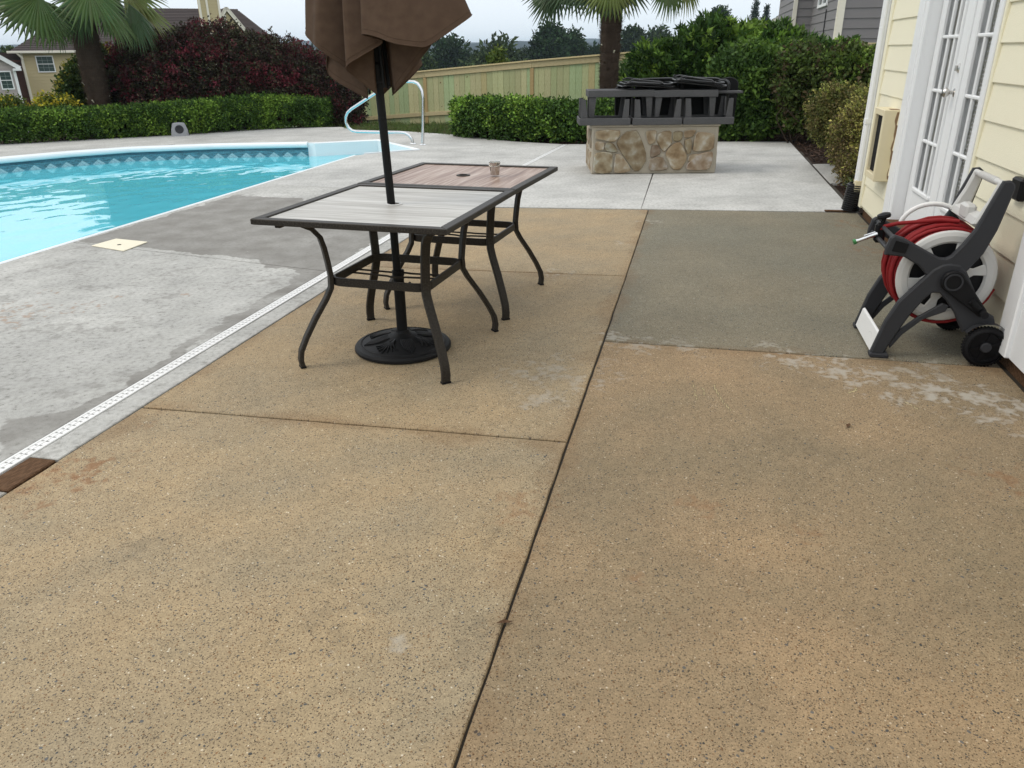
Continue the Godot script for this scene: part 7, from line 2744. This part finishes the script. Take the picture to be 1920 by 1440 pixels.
	roof_plane(h, [Vector3(h3.x, h3.y, 0.6), Vector3(h3.x, h3.y, -7.0), Vector3(h2.x, h1.y, -3.001), Vector3(h2.x, h1.y, -3.0)], Color(1.25, 1.15, 1.1))
	mb = MB.new()
	mb.box(T(Vector3((h1.x + h3.x) / 2 - 0.3, h3.y - 3.0, -3.2)), Vector3(h3.x - h1.x + 0.6, 6.0, 7.0))
	part("wall", mb, M.beige_siding, h)
	# chimney
	var c0: Vector2 = L.call(374, 10, 1.2)
	var c1: Vector2 = L.call(410, 10, 1.2)
	var cm: Vector2 = L.call(388, 10, 1.2)
	mb = MB.new()
	mb.box(T(Vector3((c0.x + c1.x) / 2, 1.0, 0.6)), Vector3(c1.x - c0.x, 11.0, 1.2))
	var ch := part("chimney", mb, M.beige_siding, h)
	laps(ch, c0.x, c1.x, 0.5, 6.4, 1.2, 0.195, M.beige_siding)
	mb = MB.new()
	for x in [c0.x, cm.x, c1.x]:
		mb.box(T(Vector3(x, 1.0, 1.22)), Vector3(0.13, 11.0, 0.08))
	part("corner_board", mb, M.cream_trim, ch)
	# mauve house
	var fm := across(10, 54)
	var m2 := thing("neighbour_house", "mauve grey gabled house at the far left with white trim", "house", Vector3.ZERO)
	m2.transform = fm
	var e0: Vector2 = local(fm, 38, 128)
	var e1: Vector2 = local(fm, 0, 107)
	var c2: Vector2 = local(fm, 28, 130)
	var slope := (e1.y - e0.y) / (e0.x - e1.x)
	var rx := e0.x - 4.2
	var ry := e0.y + slope * 4.2
	mb = MB.new()
	mb.prism(PackedVector2Array([Vector2(c2.x, -5), Vector2(c2.x, e0.y + 0.2), Vector2(rx, ry - 0.15), Vector2(2 * rx - c2.x, e0.y + 0.2), Vector2(2 * rx - c2.x, -5)]), T(Vector3(0, 0, -6.0)), 6.0)
	part("wall", mb, M.mauve_siding, m2)
	mb = MB.new()
	yy = -4.5
	while yy < ry - 0.3:
		var hw: float = c2.x - rx if yy < e0.y else (ry - 0.2 - yy) / slope
		mb.box(T(Vector3(rx, yy + 0.085, 0.012)), Vector3(hw * 2.0 - 0.02, 0.175, 0.02))
		yy += 0.195
	part("siding", mb, M.mauve_siding, m2).set_meta("kind", "stuff")
	mb = MB.new()
	mb.bar(Vector3(e0.x, e0.y, 0.25), Vector3(rx, ry, 0.25), 0.08, 0.22, Vector3.UP)
	mb.bar(Vector3(rx, ry, 0.25), Vector3(2 * rx - e0.x, e0.y, 0.25), 0.08, 0.22, Vector3.UP)
	mb.box(T(Vector3(e0.x - 0.16, e0.y - 0.06, 0.2)), Vector3(0.4, 0.12, 0.25))
	part("bargeboard", mb, M.white_paint, m2)
	mb = MB.new()
	mb.box(T(Vector3(c2.x - 0.05, e0.y / 2 - 2.5, 0.03)), Vector3(0.14, e0.y + 5.0, 0.06))
	part("corner_board", mb, M.white_paint, m2)
	roof_plane(m2, [Vector3(e0.x, e0.y + 0.1, 0.3), Vector3(e0.x, e0.y + 0.1, -6.3), Vector3(rx, ry + 0.1, -6.3), Vector3(rx, ry + 0.1, 0.3)], Color(1.5, 0.95, 0.9))
	roof_plane(m2, [Vector3(2 * rx - e0.x, e0.y + 0.1, -6.3), Vector3(2 * rx - e0.x, e0.y + 0.1, 0.3), Vector3(rx, ry + 0.1, 0.3), Vector3(rx, ry + 0.1, -6.3)], Color(1.5, 0.95, 0.9))
	w0 = local(fm, 6, 166)
	w1 = local(fm, 18, 135)
	far_window(m2, w0.x, w1.x, w0.y, w1.y, 0.03, 2, 4)
	# brick wing behind, with a red-brown roof
	mb = MB.new()
	var b0: Vector2 = local(fm, 56, 130, -6.5)
	mb.box(T(Vector3((c2.x + b0.x) / 2, -1.8, -7.6)), Vector3(b0.x - c2.x + 0.4, 6.0, 2.0))
	part("brick_wing", mb, M.brick_brown, m2)
	var br: Vector2 = local(fm, 20, 105, -6.5)
	roof_plane(m2, [Vector3(br.x - 2.0, 1.0, -6.4), Vector3(b0.x + 0.6, 1.0, -6.4), Vector3(b0.x + 0.6, br.y + 0.2, -9.5), Vector3(br.x - 2.0, br.y + 0.2, -9.5)], Color(1.6, 0.9, 0.85))
	# roofs further down the hill
	for q in [["small gabled roof with white trim peeping past the purple bush", 540, 81, 84, 30, 0.7], ["low dark hipped roof far behind the umbrella", 612, 97, 95, 46, 1.0]]:
		var fz := across(q[1], q[3])
		var o := thing("distant_house", q[0], "house", Vector3.ZERO, 0.0, "roofs down the hill")
		o.transform = fz
		var tp := local(fz, q[1], q[2])
		var hw: float = q[4] * float(q[3]) / F
		mb = MB.new()
		mb.box(T(Vector3(0, tp.y - 4.2, -2)), Vector3(hw * 1.7, 5.0, 5.0))
		part("wall", mb, M.beige_siding, o)
		var rh := 1.9
		roof_plane(o, [Vector3(-hw, tp.y - rh, 0.7), Vector3(hw, tp.y - rh, 0.7), Vector3(hw * 0.5 * q[5], tp.y, -2), Vector3(-hw * 0.5, tp.y, -2)], Color(0.85, 0.85, 0.85))
		roof_plane(o, [Vector3(-hw, tp.y - rh, -4.7), Vector3(-hw, tp.y - rh, 0.7), Vector3(-hw * 0.5, tp.y, -2), Vector3(-hw * 0.5, tp.y, -2.01)], Color(0.85, 0.85, 0.85))
		roof_plane(o, [Vector3(hw, tp.y - rh, 0.7), Vector3(hw, tp.y - rh, -4.7), Vector3(hw * 0.5 * q[5], tp.y, -2.01), Vector3(hw * 0.5 * q[5], tp.y, -2)], Color(0.85, 0.85, 0.85))
		if q[1] < 600:
			mb = MB.new()
			mb.bar(Vector3(-0.1, tp.y + 0.05, 0.9), Vector3(1.6, tp.y - 1.5, 0.9), 0.06, 0.16, Vector3.UP)
			mb.bar(Vector3(-0.1, tp.y + 0.05, 0.9), Vector3(-0.9, tp.y - 0.9, 0.9), 0.06, 0.16, Vector3.UP)
			part("bargeboard", mb, M.cream_trim, o)
			mb = MB.new()
			mb.box(T(Vector3(1.9, tp.y - 0.5, 0.0)), Vector3(1.1, 0.55, 0.9))
			part("chimney_cap", mb, M.charcoal_plastic, o)
	make_grey_house()

func make_grey_house() -> void:
	var h := thing("neighbour_house", "dark grey clapboard house with pale corner boards behind the bushes", "house")
	var xc := 2.685
	var zc := -19.0
	var zi := -23.5
	var mb := MB.new()
	mb.box(T(Vector3(xc + 3.5, 2.2, -21.5)), Vector3(7.0, 6.0, 4.96))
	mb.box(T(Vector3(5.9, 2.2, zi - 2.5)), Vector3(7.35, 6.0, 4.96))
	part("wall", mb, M.grey_siding, h)
	var y := 0.2
	for k in 16:
		# the front, the return and the wall set back
		mb = MB.new()
		mb.prism(PackedVector2Array([Vector2(0, 0), Vector2(0.02, 0), Vector2(0.004, 0.2), Vector2(0, 0.2)]), Transform3D(Basis(Vector3.BACK, Vector3.UP, Vector3.LEFT), Vector3(xc + 4.0, y, zc + 0.022)), 4.0 - 0.09)
		part("siding_board", mb, M.grey_siding, h)
		mb = MB.new()
		mb.prism(PackedVector2Array([Vector2(0, 0), Vector2(0.02, 0), Vector2(0.004, 0.2), Vector2(0, 0.2)]), Transform3D(Basis(Vector3.LEFT, Vector3.UP, Vector3.FORWARD), Vector3(xc - 0.002, y, zc - 0.1)), zc - 0.1 - zi)
		part("siding_board", mb, M.grey_siding, h)
		mb = MB.new()
		mb.prism(PackedVector2Array([Vector2(0, 0), Vector2(0.02, 0), Vector2(0.004, 0.2), Vector2(0, 0.2)]), Transform3D(Basis(Vector3.BACK, Vector3.UP, Vector3.LEFT), Vector3(xc - 0.02, y, zi - 0.018)), xc - 0.02 - 2.22)
		part("siding_board", mb, M.grey_siding, h)
		mb = MB.new()
		mb.prism(PackedVector2Array([Vector2(0, 0), Vector2(0.02, 0), Vector2(0.004, 0.2), Vector2(0, 0.2)]), Transform3D(Basis(Vector3.LEFT, Vector3.UP, Vector3.FORWARD), Vector3(2.225, y, zi - 0.1)), 4.6)
		part("siding_board", mb, M.grey_siding, h)
		y += 0.195
	for q in [[xc + 0.045, zc + 0.035, 0.13, 0.03], [xc - 0.018, zc - 0.03, 0.03, 0.10], [2.235, zi + 0.01, 0.10, 0.03], [2.205, zi - 0.05, 0.03, 0.10], [xc - 0.015, zi + 0.03, 0.03, 0.03]]:
		mb = MB.new()
		mb.box(T(Vector3(q[0], 2.2, q[1])), Vector3(q[2], 6.0, q[3]), 0.003)
		part("corner_board", mb, M.cream_trim if q[2] + q[3] > 0.07 else M.grey_siding, h)
	# window in the return wall
	var wa := onx(1537, 11, xc)
	var wb := onx(1553, 7, xc)
	mb = MB.new()
	for q in [[wa.z, wb.z, 2.28, 2.34], [wa.z, wb.z, 3.2, 3.26]]:
		mb.box(T(Vector3(xc - 0.03, (q[2] + q[3]) / 2, (q[0] + q[1]) / 2)), Vector3(0.05, q[3] - q[2], absf(q[1] - q[0]) + 0.1))
	for z in [wa.z, (wa.z + wb.z) / 2, wb.z]:
		mb.box(T(Vector3(xc - 0.03, 2.77, z)), Vector3(0.048, 0.9, 0.07))
	var w := part("window", mb, M.white_paint, h)
	mb = MB.new()
	mb.face([Vector3(xc - 0.024, 2.3, wa.z), Vector3(xc - 0.024, 2.3, wb.z), Vector3(xc - 0.024, 3.22, wb.z), Vector3(xc - 0.024, 3.22, wa.z)], Vector3(9, 0, -20))
	part("pane", mb, M.dark_glass, w)
	# meter pipe down the return wall
	mb = MB.new()
	var mp := onx(1549, 40, xc)
	mb.tube([Vector3(xc - 0.03, 0.2, mp.z), Vector3(xc - 0.03, 2.2, mp.z)], 0.014, 6)
	part("conduit", mb, M.charcoal_plastic, h)
	# garage further back: dark roof slope and white barge board
	var fz := across(1440, 34)
	var o := thing("neighbour_garage", "dark sloping garage roof with a white edge left of the grey house", "garage", Vector3.ZERO)
	o.transform = fz
	var lo := local(fz, 1430, 45)
	var hi := local(fz, 1472, 16)
	var b1 := local(fz, 1443, 45)
	var b2 := local(fz, 1470, 28)
	var sl := (b2.y - b1.y) / (b2.x - b1.x)
	mb = MB.new()
	mb.bar(Vector3(b1.x - 1.0, b1.y - sl * 1.0, 0.05), Vector3(b1.x + 3.0, b1.y + sl * 3.0, 0.05), 0.05, 0.16, Vector3.UP)
	part("bargeboard", mb, M.cream_trim, o)
	mb = MB.new()
	mb.prism(PackedVector2Array([Vector2(b1.x - 0.8, -2), Vector2(b1.x - 0.8, b1.y - sl * 0.8), Vector2(b1.x + 3.0, b1.y + sl * 3.0), Vector2(b1.x + 3.0, -2)]), T(Vector3(0, 0, -6)), 5.9)
	part("wall", mb, M.grey_siding, o)
	var off := Vector3((lo.x - b1.x) * 1.0, 0.0, 0.0)
	roof_plane(o, [Vector3(b1.x - 1.0, b1.y - sl + 0.08, 0.1), Vector3(b1.x - 1.0, b1.y - sl + 0.08, -7.0), Vector3(b1.x + 3.0, b1.y + sl * 3.0 + 0.08, -7.0), Vector3(b1.x + 3.0, b1.y + sl * 3.0 + 0.08, 0.1)], Color(0.65, 0.65, 0.67))

func build_rest() -> void:
	make_house()
	make_fence()
	make_neighbours()
	make_counter()
	make_pile()
	make_tables()
	make_reel()
	make_small()
	make_palms()
	make_plants()
	make_trees()

func _ready() -> void:
	make_view()
	make_materials()
	make_ground()
	make_pool()
	build_rest()
